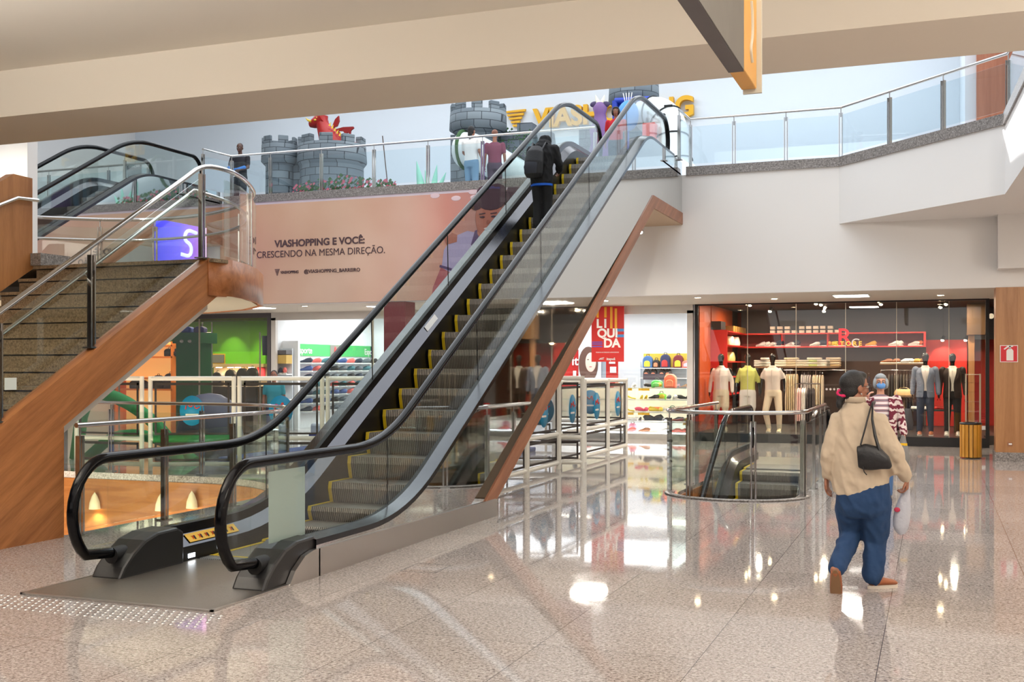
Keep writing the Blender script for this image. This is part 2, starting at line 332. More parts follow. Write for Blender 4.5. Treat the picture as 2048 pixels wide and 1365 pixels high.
# box on the wall above the wooden column, and the column
struct(MB().box((1.0, 20.55, 3.3), (1.55, 20.95, 4.25)), 'trim_bulkhead', wallm)
struct(MB().box((.98, 20.88, .155), (1.75, 21.5, 3.0)), 'column_wood', woodp); struct(MB().box((.96, 20.86, 0), (1.77, 21.52, .155)), 'baseboard_column', curbm)
struct(MB().box((-10.87, 20.93, 0), (-10.37, 21.4, 3.0)), 'column_red', mat('burgundy_paint', (128, 52, 58), .5))
struct(MB().box((.75, 23.2, F2), (1.9, 23.5, 10)), 'wall_gallery_wood', wood('gallery_wood', (176, 112, 84), (150, 88, 62)))
struct(MB().box((.55, 23.5, F2), (.75, 29, 10)), 'wall_gallery_side', wallcool)

# ---------------------------------------------------------------- guard rails
def post_mb(p, h, d, gap=.05):
    """pair of steel flats with a base plate and a pin up to the rail"""
    p = Vector(p); d = Vector((d[0], d[1], 0)).normalized(); b = MB()
    for s_ in (-1, 1):
        b.bar(p+d*s_*gap/2, p+d*s_*gap/2+Vector((0, 0, h-.09)), .05, .018, up=(d.x, d.y, 0))
    b.cyl(p+Vector((0, 0, h-.16)), p+Vector((0, 0, h)), .009, 8)
    b.bar(p+Vector((0, 0, .0)), p+Vector((0, 0, .014)), .11, .13, up=(d.x, d.y, 0)); return b
def guard(name, label, path, h, posts, group=None, gl=None, rail_r=.025, cat='guard rail', top2=None, gz=(.07, .14)):
    P = [Vector(p) for p in path]; L = [0]
    for a, b_ in zip(P, P[1:]): L.append(L[-1]+(b_-a).length)
    def at(t):
        for i in range(len(P)-1):
            if t <= L[i+1]+1e-9: k = (t-L[i])/(L[i+1]-L[i]); return P[i].lerp(P[i+1], k), (P[i+1]-P[i]).normalized()
        return P[-1], (P[-1]-P[-2]).normalized()
    root = thing(name, label, cat, tuple(P[0]), group); up = Vector((0, 0, h))
    MB().tube([p+up for p in P], rail_r, 14).build('handrail', steel, root)
    ts = [t*L[-1] for t in posts]
    for t in ts:
        p, d = at(t); post_mb(p, h-rail_r*.5, d).build('post', steel, root)
    cuts = sorted(set(ts))
    for t0, t1 in zip(cuts, cuts[1:]):
        tt = [t0+.045]+[l for l in L if t0+.06 < l < t1-.06]+[t1-.045]; b = MB(); pts = [at(t) for t in tt]
        r0 = [p+Vector((0, 0, gz[0])) for p, d in pts]; r1 = [p+Vector((0, 0, h-gz[1])) for p, d in pts]
        b.sheet([r0, r1], False); b.build('glass_panel', gl or GLASS, root, solid=.012)
    return root

def frac(path, pts):
    P = [Vector(p) for p in path]; L = [0]
    for a, b_ in zip(P, P[1:]): L.append(L[-1]+(b_-a).length)
    out = []
    for q in pts:
        q = Vector(q); best = (9e9, 0)
        for i in range(len(P)-1):
            d = P[i+1]-P[i]; k = max(0, min(1, (q-P[i]).dot(d)/d.length_squared)); dd = (P[i]+d*k-q).length
            if dd < best[0]: best = (dd, (L[i]+k*d.length)/L[-1])
        out.append(best[1])
    return out
g1 = [(-7.66, 8.42, 0), (-7.66, 11.3, 0)] + [(x, y, 0) for x, y in arc(-10.0, 11.3, 2.34, 0, 90, 16, 2.64)[1:]] + [(-12.4, 13.94, 0), (-14.4, 13.94, 0)]
guard('guard_rail', 'curved steel and glass guard rail around the open stairwell beside the wooden stair', g1, 1.07,
      frac(g1, [(-7.66, 8.47, 0), (-7.66, 9.72, 0), (-7.66, 10.95, 0), (-7.95, 12.6, 0), (-8.75, 13.5, 0), (-10.3, 13.94, 0), (-12.0, 13.94, 0), (-14.2, 13.94, 0)]))
g3 = [(-3.15, 17.2, 0), (-3.22, 14.3, 0)] + [(x, y, 0) for x, y in arc(-2.37, 14.25, .87, 180, 360, 16, .74)[1:]] + [(-1.52, 17.0, 0)]
guard('guard_rail', 'rounded steel and glass guard rail around the descending escalator beside the walking woman', g3, 1.07,
      frac(g3, [(-3.15, 17.1, 0), (-3.2, 15.3, 0), (-3.2, 14.2, 0), (-2.85, 13.62, 0), (-2.05, 13.56, 0), (-1.55, 14.1, 0), (-1.53, 15.2, 0), (-1.52, 16.2, 0), (-1.52, 16.9, 0)]))
struct(MB().tube([(p[0], p[1], .012) for p in g3[1:18]], .05, 8, rz=.3), 'trim_escalator_well_edge', curbm)
# gallery rail: three runs
gb = [(-4.36, 20.0, F2+.12), (-4.36, WY+.1, F2+.15), (-1.60, WY+.1, F2+.15), (B[0]+.05, B[1]+.08, F2+.15), (C[0]+.1, C[1], F2+.15), (2.9, 12.3, F2+.15)]
guard('gallery_guard_rail', 'steel and glass guard rail along the kinked balcony above the red-lit clothes shop', gb, .92,
      frac(gb, [gb[0], gb[1], PY(1468, 300, WY+.1), PY(1572, 300, WY+.1), gb[2], (-.72, 20.1, F2), (.12, 19.2, F2), gb[3], gb[4], gb[5]]), gl=BLUEGLASS)
gl_ = [(PY(404, 300, 20).x+.1, 19.9, F2+.1), (-14.72, WY+.1, F2+.15), (-6.25, WY+.1, F2+.15)]
guard('gallery_guard_rail', 'steel and glass guard rail on the upper floor above the salmon banner', gl_, .92,
      frac(gl_, [gl_[0], gl_[1]]+[PY(u, 330, WY+.1) for u in (541, 643, 748, 856, 965)]+[gl_[2]]), gl=BLUEGLASS)
gl3 = [(-24, WY+.1, F2+.15), (-17.0, WY+.1, F2+.15), (-16.75, 19.9, F2+.1)]
guard('gallery_guard_rail', 'steel and glass guard rail beyond the distant escalator on the upper floor', gl3, .92, [0, .25, .5, .72, .86, 1], gl=BLUEGLASS)

for i, px in enumerate((-7.3, 3.5)):  # added unseen fixtures around the fill lamps for ceiling and beam
    t = thing('added_fill_trough', 'added unseen trough of fill light, %s' % ('over the escalator side' if i == 0 else 'over the aisle side'), 'light', (px, 4, 3.2)); MB().box((px-2.6, 3.85, 3.22), (px+2.6, 4.15, 3.25)).build('housing', white, t); MB().box((px-2.6, 4.13, 3.25), (px+2.6, 4.15, 3.42)).build('front_lip', white, t); MB().box((px-2.6, 3.85, 3.25), (px+2.6, 3.87, 3.34)).build('rear_lip', white, t)
    for dx in (-2.2, 2.2): MB().cyl((px+dx, 3.9, 3.25), (px+dx, 3.9, 4.7), .006, 6).build('suspension_wire', steel, t)

for i, px in enumerate((-13, -9, -3.0, 1.5)):  # added unseen lamps that brighten the play fence and slab front
    t = thing('added_fill_lamp', 'floodlight added unseen behind the deep beam, %s' % ('over the stair landing', 'over the stairwell', 'over the long escalator', 'over the aisle')[i], 'fill_lamp', (px, 10.2, 5.0)); MB().cyl((px, 9.98, 5.1), (px, 10.2, 5.0), .05).build('arm', blackpl, t); MB().cyl((px, 10.14, 5.03), (px, 10.32, 4.9), .10).build('housing', blackpl, t)
    spot('added_fill_beam', (px, 10.36, 4.87), (px, 17.0, .6), 330, (1, .95, .87), 1.5, .7, .08)
# ---------------------------------------------------------------- escalators
TAN = math.tan(math.radians(30)); SN = math.sin(math.radians(30)); CS = math.cos(math.radians(30))
def esc_path(h, y0, kb, z0, kt, z1, y1, Rb=3.0, Rt=1.3, n=8):
    """side line of the escalator offset h square to the step line"""
    k = math.tan(math.radians(15)); yb = kb-h*k; yt = kt-h*k; rb = max(.3, Rb-h); rt = Rt+h; pts = []
    tb = rb*k; c = (yb-tb, z0+h+rb)
    if y0 is not None: pts.append((y0, z0+h))
    for i in range(n+1): a = math.radians(-90+30*i/n); pts.append((c[0]+rb*math.cos(a), c[1]+rb*math.sin(a)))
    tt = rt*k; c = (yt+tt, z1+h-rt)
    for i in range(n+1): a = math.radians(120-30*i/n); pts.append((c[0]+rt*math.cos(a), c[1]+rt*math.sin(a)))
    pts.append((y1, z1+h)); return pts
def clip_low(pts, zmin):
    out = []
    for p, q in zip(pts, pts[1:]):
        if p[1] >= zmin: out.append(p)
        elif q[1] > zmin: k = (zmin-p[1])/(q[1]-p[1]); out.append((p[0]+(q[0]-p[0])*k, zmin))
    out.append(pts[-1]); return out
def zat(pts, y):
    for p, q in zip(pts, pts[1:]):
        if p[0] <= y <= q[0]: return p[1]+(q[1]-p[1])*(y-p[0])/(q[0]-p[0]) if q[0] > p[0] else p[1]
    return pts[0][1] if y < pts[0][0] else pts[-1][1]
blackskirt = mat('skirt_black', (12, 12, 13), .35)
stickery = mat('sticker_yellow', (228, 178, 20), .5); stickerr = mat('sticker_red', (190, 40, 30), .5)
lampw = mat('white_lamp', (235, 245, 255), .5, emit=6)
undersidem = mat('truss_underside', (196, 170, 140), .6)
def escalator(label, cx, y0, kb, z0, kt, z1, y1, zmin=None, truss=True, yt1=None, group=None, detail=True):
    root = thing('escalator', label, 'escalator', (cx, kb, max(z0, zmin if zmin is not None else z0)), group)
    yt1 = yt1 or y1
    def path(h, a=y0, e=y1):
        p = esc_path(h, a, kb, z0, kt, z1, e); return clip_low(p, zmin+h) if zmin is not None else p
    def strip(b, ha, xa, hb, xb, a=y0, e=y1, N=60):
        A = path(ha, a, e); Bp = path(hb, a, e); b.sheet([[(cx+xa, p[0], p[1]) for p in A], [(cx+xb, q[0], q[1]) for q in Bp]], True)
    low = zmin is None
    for s in (-1, 1):
        side = thing('balustrade', None, None, (cx+s*.65, kb, z0)); side.location = Vector((cx+s*.65, kb, z0))-Vector(root.location); side.parent = root
        # handrail with newel loops
        ph = path(.93, y0+.05, y1-.25); pl = []
        if low:
            c = (y0+.05, z0+.93-.40)
            for i in range(14): a = math.radians(-118-152*i/14); pl.append((c[0]+.36*math.cos(a)*1.0, c[1]+.40*math.sin(a)))
            pl = [(y0+.42, z0+.155), (y0+.2, z0+.185)]+pl[1:]
        top = []; c = (y1-.25, z1+.93-.40)
        for i in range(1, 14): a = math.radians(90-150*i/14); top.append((c[0]+.36*math.cos(a), c[1]+.40*math.sin(a)))
        pts = pl+ph+top; b = MB(); b.tube([(cx+s*.65, p[0], p[1]) for p in pts], .042, 12, rz=.62 if False else 1); hr = b.build('handrail', rubber, side)
        # glass
        g = MB(); pg = path(.89, y0+.06, y1-.26); pb = path(.16, y0+.06, y1-.26); gx = cx+s*.645; joints = []
        L = sum((Vector(q)-Vector(p)).length for p, q in zip(pg, pg[1:]))
        rows = [[], []]
        for t in range(0, 61):
            # sample along both paths by fraction so the joints stand square to the slope
            def samp(P, f):
                Ls = [0]
                for p, q in zip(P, P[1:]): Ls.append(Ls[-1]+(Vector(q)-Vector(p)).length)
                d = f*Ls[-1]
                for i in range(len(P)-1):
                    if d <= Ls[i+1]+1e-9: k = (d-Ls[i])/(Ls[i+1]-Ls[i]); return (P[i][0]+(P[i+1][0]-P[i][0])*k, P[i][1]+(P[i+1][1]-P[i][1])*k)
                return P[-1]
            a_, b_ = samp(pg, t/60), samp(pb, t/60); rows[0].append((gx, a_[0], a_[1])); rows[1].append((gx, b_[0], b_[1]))
            if t in (9, 19, 29, 39, 49): joints.append((a_, b_))
        g.sheet(rows, False)
        def fan(c, yy, up, lo_):
            vs = [(gx, yy, lo_), (gx, yy, up)]; n = 14
            for i in range(n+1):
                a = math.radians(90+(150 if yy < kt-1 and low and c == 'b' else -150)*i/n); cc = (yy, z0+.93-.40) if c == 'b' else (yy, z1+.93-.40)
                vs.append((gx, cc[0]+.33*math.cos(a), cc[1]+.36*math.sin(a)))
            g.add(vs, [(0, i+1, i+2) for i in range(1, n+1)])
        if low: fan('b', y0+.06, z0+.89, z0+.16)
        fan('t', y1-.26, z1+.89, z1+.16)
        g.build('glass_panel', BALGLASS, side, solid=.01)
        if detail:
            j = MB()
            for a_, b_ in joints: j.cyl((gx-s*.0, a_[0], a_[1]), (gx, b_[0], b_[1]), .006, 6)
            j.build('glass_joint', blackm, side)
        # inner deck, dark glass clamp, outer deck
        ds_ = y0+.72 if low else y0; b = MB(); strip(b, .13, s*.53, .22, s*.625, ds_); strip(b, .22, s*.625, .30, s*.63, ds_); b.build('inner_deck', dsteel, side)
        b = MB(); strip(b, .30, s*.63, .305, s*.675, ds_); b.build('glass_clamp', blackm, side)
        b = MB(); strip(b, .305, s*.675, .285, s*.80, ds_); strip(b, .285, s*.80, .24, s*.802, ds_); b.build('outer_deck', dsteel, side)
        b = MB(); strip(b, -.30, s*.525, .13, s*.53, ds_); b.build('skirt_panel', blackskirt, side)
        if truss:
            b = MB(); A = path(.24, ds_, yt1); 
            # mirrored side cladding down to the wooden soffit band
            Bp = [(p[0], max(p[1], z0+.0)) for p in path(-.72, y0, yt1)]
            def drop(p):  # bottom edge of the cladding under a deck point
                z = zat(path(-.72), p[0]); return max(z, z0)
            ys = sorted(set([p[0] for p in A]+[p[0] for p in Bp if p[0] > A[0][0]]))
            b.sheet([[(cx+s*.80, y, zat(A, y)) for y in ys], [(cx+s*.80, y, max(z0, zat(path(-.72, y0, yt1), y))) for y in ys]], False)
            b.build('mirror_cladding', mirror, side)
            # wooden band
            pa = [p for p in path(-.72) if p[1] > z0+.18]; k = z0+.18; y_ = kb+(.18+.72/CS)/TAN
            kk = math.tan(math.radians(15))
            o1 = [(y_, z0+.18), (kt+.72*kk, z1-.72), (yt1, z1-.72)]; o2 = [(y_+.36, z0+.18), (kt+.94*kk, z1-.94), (yt1, z1-.94)]
            t = MB(); xs = (cx+s*.79, cx+s*.815)
            t.prism(o1+o2[::-1], 'x', min(xs), max(xs)); t.build('wooden_band', woodt, side)
            if s > 0:
                t = MB(); t.add([(cx-.8, p[0], p[1]) for p in o2]+[(cx+.8, p[0], p[1]) for p in o2], [(0, 1, 4, 3), (1, 2, 5, 4)]); t.build('underside', undersidem, root, solid=.02)
            # base panel of brushed steel
            if low: MB().prism([(y0+.72, z0), (y_+.36, z0), (y_+.3, z0+.19), (y0+.72, z0+.215)], 'x', cx+s*.80, cx+s*.825).build('base_panel', bsteel, side)
        if low and detail:
            # newel cap: black hood where the handrail enters, widening down to the floor
            b = MB(); prof = [(y0+.02, z0), (y0+.08, z0+.09), (y0+.18, z0+.18), (y0+.32, z0+.265), (y0+.48, z0+.305), (y0+.72, z0+.31), (y0+.80, z0+.27), (y0+.80, z0)]
            x0_, x1_ = sorted((cx+s*.50, cx+s*.78)); b.prism(prof, 'x', x0_, x1_)
            cp = b.build('newel_cap', blackpl, side, bevel=.02)
            b = MB(); x0_, x1_ = sorted((cx+s*.785, cx+s*.825)); b.prism([(y0+.30, z0), (y0+.38, z0+.10), (y0+.52, z0+.19), (y0+.64, z0+.215), (y0+.74, z0+.215), (y0+.74, z0)], 'x', x0_, x1_); b.build('newel_side', bsteel, side)
            b = MB(); b.cyl((cx+s*.65, y0+.10, z0+.17), (cx+s*.65, y0+.24, z0+.17), .065, 16); b.build('handrail_inlet', blackm, side)
    # steps
    base = esc_path(0, y0, kb, z0, kt, z1, y1); y = y0+1.15; k = 0; stepob = None
    ys = []
    while y < y1-1.0: ys.append(y); y += .4
    for i, y in enumerate(ys):
        zc = zat(base, y); zp = zat(base, y-.4) if i else zc-.0
        if zmin is not None and zc < zmin: continue
        b = MB(); zt = zc+.012; zb = zt-max(.04, zc-zp+.01)
        n = 6; pr = [(y+.4, zt), (y+.4, zt-.03), (y+.035, zt-.03)]
        rise = zt-zb
        pr = [(y, zt), (y-.012+.03*0, zt-rise*.3), (y+.012, zt-rise*.75), (y+.03, zb), (y+.40, zb), (y+.40, zt)]
        b.prism(pr, 'x', cx-.505, cx+.505); st = b.build('step', stepm, root)
        if detail:
            e = MB()
            for s in (-1, 1):
                a, c = sorted((cx+s*.505, cx+s*.465)); e.box((a, y-.003, zt), (c, y+.4, zt+.004)); e.add([(a, p[0]-.004, p[1]) for p in pr[:4]]+[(c, p[0]-.004, p[1]) for p in pr[:4]], [(0, 1, 5, 4), (1, 2, 6, 5), (2, 3, 7, 6)])
            e.box((cx-.465, y+.0, zt), (cx+.465, y+.012, zt+.003)) if False else None
            e.build('yellow_edge', yellow, st)
    if low:
        b = MB(); b.box((cx-.80, y0-.62, z0+.001), (cx+.80, y0+1.0, z0+.010)); b.build('landing_plate', plate_m, root)
        b = MB()
        for p, q in (((-.82, y0-.64), (-.80, y0+.5)), ((.80, y0-.64), (.82, y0+.5)), ((-.82, y0-.64), (.82, y0-.62))): b.box((cx+p[0], p[1], z0+.001), (cx+q[0], q[1], z0+.013))
        b.build('landing_frame', bsteel, root)
        b = MB(); b.box((cx-.5, y0+1.0, z0+.004), (cx+.5, y0+1.17, z0+.016)); b.build('comb_plate', ribbed('comb_metal', (150, 148, 142), (70, 66, 62), .02), root)
        b = MB(); b.box((cx-.5, y0+1.15, z0+.012), (cx+.5, y0+1.17, z0+.02)); b.build('comb_line', yellow, root)
    b = MB(); b.box((cx-.80, y1-.95, z1-.02), (cx+.80, y1+.55, z1+.012)); b.build('upper_plate', plate_m, root)
    return root
E1 = escalator('long black-railed escalator climbing through the hall, a man in black riding it', -5.30, 6.56+.25, 9.2, 0, 18.35, F2, 20.25, yt1=WY)
E2 = escalator('distant escalator reaching the upper floor behind the wooden stair landing', -15.70, 6.81, 9.2, 0, 18.35, F2, 20.25, zmin=1.0, detail=False, yt1=WY)
E3 = escalator('short view of a descending escalator inside the rounded glass guard', -2.36, 6.0, 10.2, -4.2, 17.45, 0, 19.7, zmin=-2.4, truss=False)
# yellow warning sticker on the inner deck, tread light and the white notice
side0 = [c for c in E1.children if c.name.startswith('balustrade')][0]
b = MB(); b.add([(-5.845, 7.75, .154), (-5.845, 8.45, .154), (-5.91, 8.45, .216), (-5.91, 7.75, .216)], [(0, 1, 2, 3)]); stk = b.build('warning_sticker', stickery, side0, solid=.003, label='yellow strip of safety pictograms')
b = MB()
for k in range(7):
    yy = 7.80+.09*k; pass
b2 = MB()
for k in range(7):
    yy = 7.805+.09*k; c = Vector((-5.872, yy+.02, .186)); b2.bar(c+Vector((.012, -.014, -.014)), c+Vector((-.012, .014, .014)), .006, .003); b2.bar(c+Vector((.012, .014, -.014)), c+Vector((-.012, -.014, .014)), .006, .003)
b2.build('pictograms', stickerr, side0)
b2 = MB()
for k in range(7):
    yy = 7.83+.09*k; c = Vector((-5.868, yy+.012, .186)); b2.bar(c+Vector((.014, 0, -.016)), c+Vector((-.01, 0, .012)), .014, .003)
b2.build('pictograms', blackm, side0)
MB().box((-5.835, 7.7, .03), (-5.825, 7.79, .065)).build('tread_light', lampw, side0)
notice = MB().box((-4.90, 7.18, .32), (-4.897, 7.64, .84)); notice = MB(); notice.box((-4.672, 7.13, .30), (-4.668, 7.64, .84))
nt_ = notice.build('notice_sheet', mat('notice_white', (206, 216, 214), .35), None, 'blank whitish notice sheet stuck on the near balustrade glass', 'notice')
MB().box((-5.86, 13.1, 0), (-5.85, 13.2, .1))
# deck details: rating label on the far inner deck
zz = lambda y: (y-9.2)*TAN
b = MB(); b.add([(-5.86, 12.45, zz(12.45)+.19), (-5.86, 12.75, zz(12.75)+.19), (-5.905, 12.75, zz(12.75)+.245), (-5.905, 12.45, zz(12.45)+.245)], [(0, 1, 2, 3)]); b.build('deck_label', white, side0, solid=.003, label='small white instruction label')
# lamp hanging under the escalator's upper end
p = PX(1280, 465, -4.75)
ld = thing('spotlight', 'round spotlight shining below the wood-trimmed upper end of the long escalator', 'light', tuple(p))
MB().cyl(p+Vector((0, 0, .02)), p+Vector((0, 0, .14)), .05).build('housing', blackpl, ld); MB().ell(p, (.045, .045, .03)).build('bulb', mat('lamp_glow', (255, 240, 215), .5, emit=60, emitc=(255, 225, 180)), ld)
MB().cyl(p+Vector((0, 0, .1)), p+Vector((0, .1, .30)), .012).build('bracket', blackpl, ld)
spot('escalator_spot', p+Vector((0, 0, -.05)), p+Vector((.1, 1.0, -2)), 60, (1, .86, .66), 2.0)
# gallery landings of the escalators
struct(MB().box((-6.05, 20.2, F2-.3), (-4.55, WY, F2-.03)), 'floor_landing', wallm)
struct(MB().box((-16.45, 20.2, F2-.3), (-14.95, WY, F2-.03)), 'floor_landing_far', wallm)

# ---------------------------------------------------------------- the wooden stair
SX0, SX1 = -10.35, -7.78; NR = 16; RZ = 2.87/NR; TY = .277; YT = 10.70
st = thing('staircase', 'wood-sided granite staircase rising to a rounded landing', 'staircase', (-9, 6.3, 0))
for k in range(NR):
    z = 2.87-RZ*k; y = YT-TY*k
    b = MB(); b.box((SX0, y-.02, z-.035), (SX1-.1, y+TY+.01, z)); b.box((SX0, y, z-RZ), (SX1-.1, y+.02, z-.034)); b.cur = 1; b.box((SX0, y-.004, z-.050), (SX1-.1, y+.0, z-.0345)); b.build('stair_step', [stairgr, blackm], st)
def outer(y): return 1.10+(y-7.61)*(2.86-1.10)/(10.64-7.61)
prof = [(5.72, 0), (8.39, 0), (8.39, 1.06), (10.80, 2.45), (11.0, 2.45), (11.0, 2.87), (10.66, 2.87), (5.72, 0.0)]
MB().prism([(8.39, 0), (8.39, 1.06), (10.82, 2.45), (11.0, 2.45), (11.0, 2.87), (10.66, 2.87), (7.61-1.10/.581, 0)], 'x', SX1-.14, SX1).build('stringer', woodm, st)
# soffit of the flight
MB().prism([(8.39, .9), (8.39, 1.06), (10.82, 2.45), (10.82, 2.3)], 'x', SX0, SX1-.14).build('flight_soffit', soffitm, st)
land = [(-7.70, 10.64), (-7.68, 10.95), (-7.82, 11.45), (-8.09, 12.07), (-8.54, 12.88), (-9.33, 13.67), (-10.36, 14.26), (-11.5, 14.44), (-12.35, 14.13), (-13.3, 13.2), (-13.3, 10.64)]
MB().prism(land, 'z', 2.83, 2.87).build('landing_floor', stairgr, st)
MB().prism([(x+(-10.6-x)*.03, y+(12.2-y)*.03) for x, y in land], 'z', 2.46, 2.50).build('landing_soffit', mat('landing_soffit_paint', (196, 190, 172), .8), st)
b = MB(); l3 = [(SX1, 10.64)]+land[1:10]; b.sheet([[(x, y, 2.45) for x, y in l3], [(x, y, 2.875) for x, y in l3]], True); b.build('landing_fascia', wood('fascia_wood_b', (184, 120, 74), (146, 88, 48), (0, PI/2, 0)), st, solid=.03)
# middle wall of the stair with its own handrail
q = [PX(u, v, SX0) for u, v in ((27, 348), (65, 357), (65, 532))]; q0 = q[0]
sl = .62
MB().prism([(q0.y, q0.z), (q[1].y, q[1].z), (q[2].y, 2.87), (YT, 2.87), (7.0, 2.87-(YT-7.0)*sl), (7.0, q0.z-(q0.y-7.0)*sl)], 'x', SX0-.12, SX0).build('middle_wall', wood('middle_wall_wood', (180, 124, 74), (148, 94, 50)), st)
MB().box((SX0-.14, 10.6, 2.87), (SX0+.16, 11.1, 3.02)).build('granite_plinth', curbm, st)
h0 = [PX(u, v, SX0+.06) for u, v in ((0, 410), (35, 396), (76, 401))]
MB().tube([h0[0]+Vector((0, -2, -2*.62)), h0[0], h0[1], h0[2]], .022).build('wall_handrail', steel, st)
# stair guard: slope then round the landing
sg = thing('stair_guard', 'steel and glass guard with double handrail on the wooden staircase', 'guard rail', (-7.85, 7, 1))
gx = -7.85; rp = [(gx, 6.0, 2.08-(7.61-6.0)*.613), (gx, 7.61, 2.08), (gx, 10.62, 3.93)]
lr = [(-7.78, 10.95, 3.95), (-7.89, 11.42, 3.95), (-8.16, 12.03, 3.95), (-8.61, 12.83, 3.95), (-9.38, 13.6, 3.95), (-10.38, 14.18, 3.95), (-11.5, 14.36, 3.95), (-12.31, 14.05, 3.95), (-13.2, 13.3, 3.95)]
def smooth(P, n=2):
    P = [Vector(p) for p in P]
    for _ in range(n):
        Q = [P[0]]
        for a, b_ in zip(P, P[1:]): Q += [a*.75+b_*.25, a*.25+b_*.75]
        Q.append(P[-1]); P = Q
    return P
MB().tube(smooth([(gx, 10.3, 3.735), (gx, 10.62, 3.94)]+lr, 2), .027, 14).build('handrail', steel, sg); MB().tube(rp[:2]+[(gx, 10.3, 3.735)], .027, 14).build('handrail', steel, sg)
r2 = [(gx+.0-.1, y, z-.27) for _, y, z in rp]+[(x-.1 if i < 5 else x, y-.08*(i > 4), z-.33) for i, (x, y, z) in enumerate(lr)]
MB().tube([r2[0], r2[1], r2[2]], .02, 12).build('lower_handrail', steel, sg); MB().tube(smooth(r2[2:], 2), .02, 12).build('lower_handrail', steel, sg)
for y in (6.45, 7.66, 8.84):
    z = outer(y); zr = 2.08+(y-7.61)*.613; post_mb((gx, y, z-.0), zr-z, (0, 1, 0)).build('post', steel, sg)
post_mb((gx, 10.62, 2.87), 1.06, (0, 1, 0)).build('post', steel, sg)
for (x, y, z) in (lr[2], lr[4], lr[6], lr[7]): post_mb((x, y, 2.87), 1.06, (1, .4, 0)).build('post', steel, sg)
for a, c in ((6.0, 6.4), (6.5, 7.6), (7.72, 8.78), (8.9, 10.56),):
    b = MB(); b.sheet([[(gx, y, outer(y)+.03) for y in (a, c)], [(gx, y, 2.08+(y-7.61)*.613-.12) for y in (a, c)]], False); b.build('glass_panel', GLASS, sg, solid=.012)
b = MB(); ls = [V_ for V_ in map(Vector, lr)]; b.sheet([[(p.x, p.y, 2.93) for p in ls], [(p.x, p.y, 3.82) for p in ls]], False); b.build('glass_panel', GLASS, sg, solid=.012)
for k, y in ((0, 8.84), (1, 7.66), (2, 10.6)): MB().tube([(gx, y, 1.98+(y-7.61)*.613-.14), (gx-.06, y, 1.98+(y-7.61)*.613-.2), (gx-.1, y, 1.98+(y-7.61)*.613-.17)], .007, 6).build('rail_bracket', steel, sg)
ns = MB().box((gx+.012, 7.72, 1.42), (gx+.014, 7.86, 1.53)).build('paper_notice', mat('paper', (220, 230, 224), .6), None, 'small white paper note taped to the stair glass', 'notice')
# cone wall lamps on the well fascia
for i, (u, v, lab) in enumerate(((193, 1005, 'white cone wall lamp glowing in the stairwell, beside the nearest guard post'), (325, 1008, 'white cone wall lamp half behind the second guard post of the stairwell'), (387, 1003, 'white cone wall lamp, last along the stairwell wood before the curve'))):
    p = PY(u, v, 13.66); p.y = 13.62; t = thing('cone_wall_lamp', lab, 'wall lamp', tuple(p), 'cone lamps on the stairwell fascia')
    b = MB(); b.lathe([(.0, .16), (.04, .10), (.075, .0), (.085, -.10), (.08, -.10)], tuple(p), 16); b.build('shade', mat('lamp_cone', (236, 220, 180), .5, emit=.35), t)
    MB().ell(p+Vector((0, 0, -.08)), (.03, .03, .025)).build('bulb', mat('warm_bulb', (255, 220, 150), .5, emit=25, emitc=(255, 205, 120)), t)
    spot('cone_lamp_light', p+Vector((0, -.03, -.1)), p+Vector((0, .1, -1)), 26, (1, .84, .5), 1.9)
# ---------------------------------------------------------------- shops behind the glass
shopdark = mat('shop_dark', (44, 40, 38), .7); frameblack = mat('frame_black', (20, 20, 21), .35); framewhite = mat('frame_white', (214, 210, 204), .4); framegrey = mat('frame_grey', (92, 88, 90), .4)
shopwhite = mat('shop_white', (240, 243, 246), .7); shopred = mat('shop_red', (176, 26, 22), .45); shoporange = mat('shop_orange', (196, 84, 34), .55); green = mat('shop_green', (88, 150, 22), .6); dgreen = mat('deep_green', (28, 110, 62), .5)
XL, XG, XW, XR = -24, -15.95, -4.99, 7.4
# partitions, ceilings and back walls
struct(MB().box((XG-.02, FY+.1, 0), (XG+.16, 29.6, 3.12)), 'wall_shop_partition_green', shopwhite)
struct(MB().box((XW+.0, FY+.15, 0), (XW+.06, 29.6, 3.12)), 'wall_shop_partition_white', shopwhite)
struct(MB().box((XW+.06, FY+.15, 0), (XW+.12, 29.6, 3.12)), 'wall_shop_partition_red', shopdark)
struct(MB().box((XL, 29.5, 0), (XG, 29.6, 3.12)), 'wall_shop_green_back', green)
struct(MB().box((XG+.16, 29.5, 0), (XW, 29.6, 3.12)), 'wall_shop_white_back', shopwhite)
struct(MB().box((XW+.12, 29.5, 0), (2.2, 29.6, 3.12)), 'wall_shop_red_back', mat('shop_red_wall', (190, 40, 30), .6))
struct(MB().box((XW+.12, FY+.2, 3.06), (3.2, 29.6, 3.12)), 'ceiling_shop_red', mat('shop_ceiling_dark', (52, 44, 40), .8))
struct(MB().box((XG+.16, FY+.2, 3.06), (XW, 29.6, 3.12)), 'ceiling_shop_white', shopwhite)
struct(MB().box((XL, FY+.2, 3.06), (XG, 29.6, 3.12)), 'ceiling_shop_green', shopdark)
struct(MB().box((2.2, FY, 0), (2.3, 29.6, 3.12)), 'wall_shop_red_side', shopdark)
struct(MB().box((2.3, FY, 0), (7.5, FY+.1, 3.1)), 'wall_far_right', mat('shutter_beige', (196, 184, 168), .6))
area('shop_white_light', (-8.3, 27.0, 3.03), 5.6, 3.6, 200, (.93, .97, 1)); area('shop_white_light_left', (-13.4, 27.0, 3.03), 4.4, 3.6, 230, (.95, .98, 1))
for x_ in (-3.9, -2.4, -.9, .4):
    for y_ in (24.55, 26.6): area('shop_red_light', (x_, y_, 3.03), .12, .12, 46 if y_ > 25 else 34, (1, .84, .64))
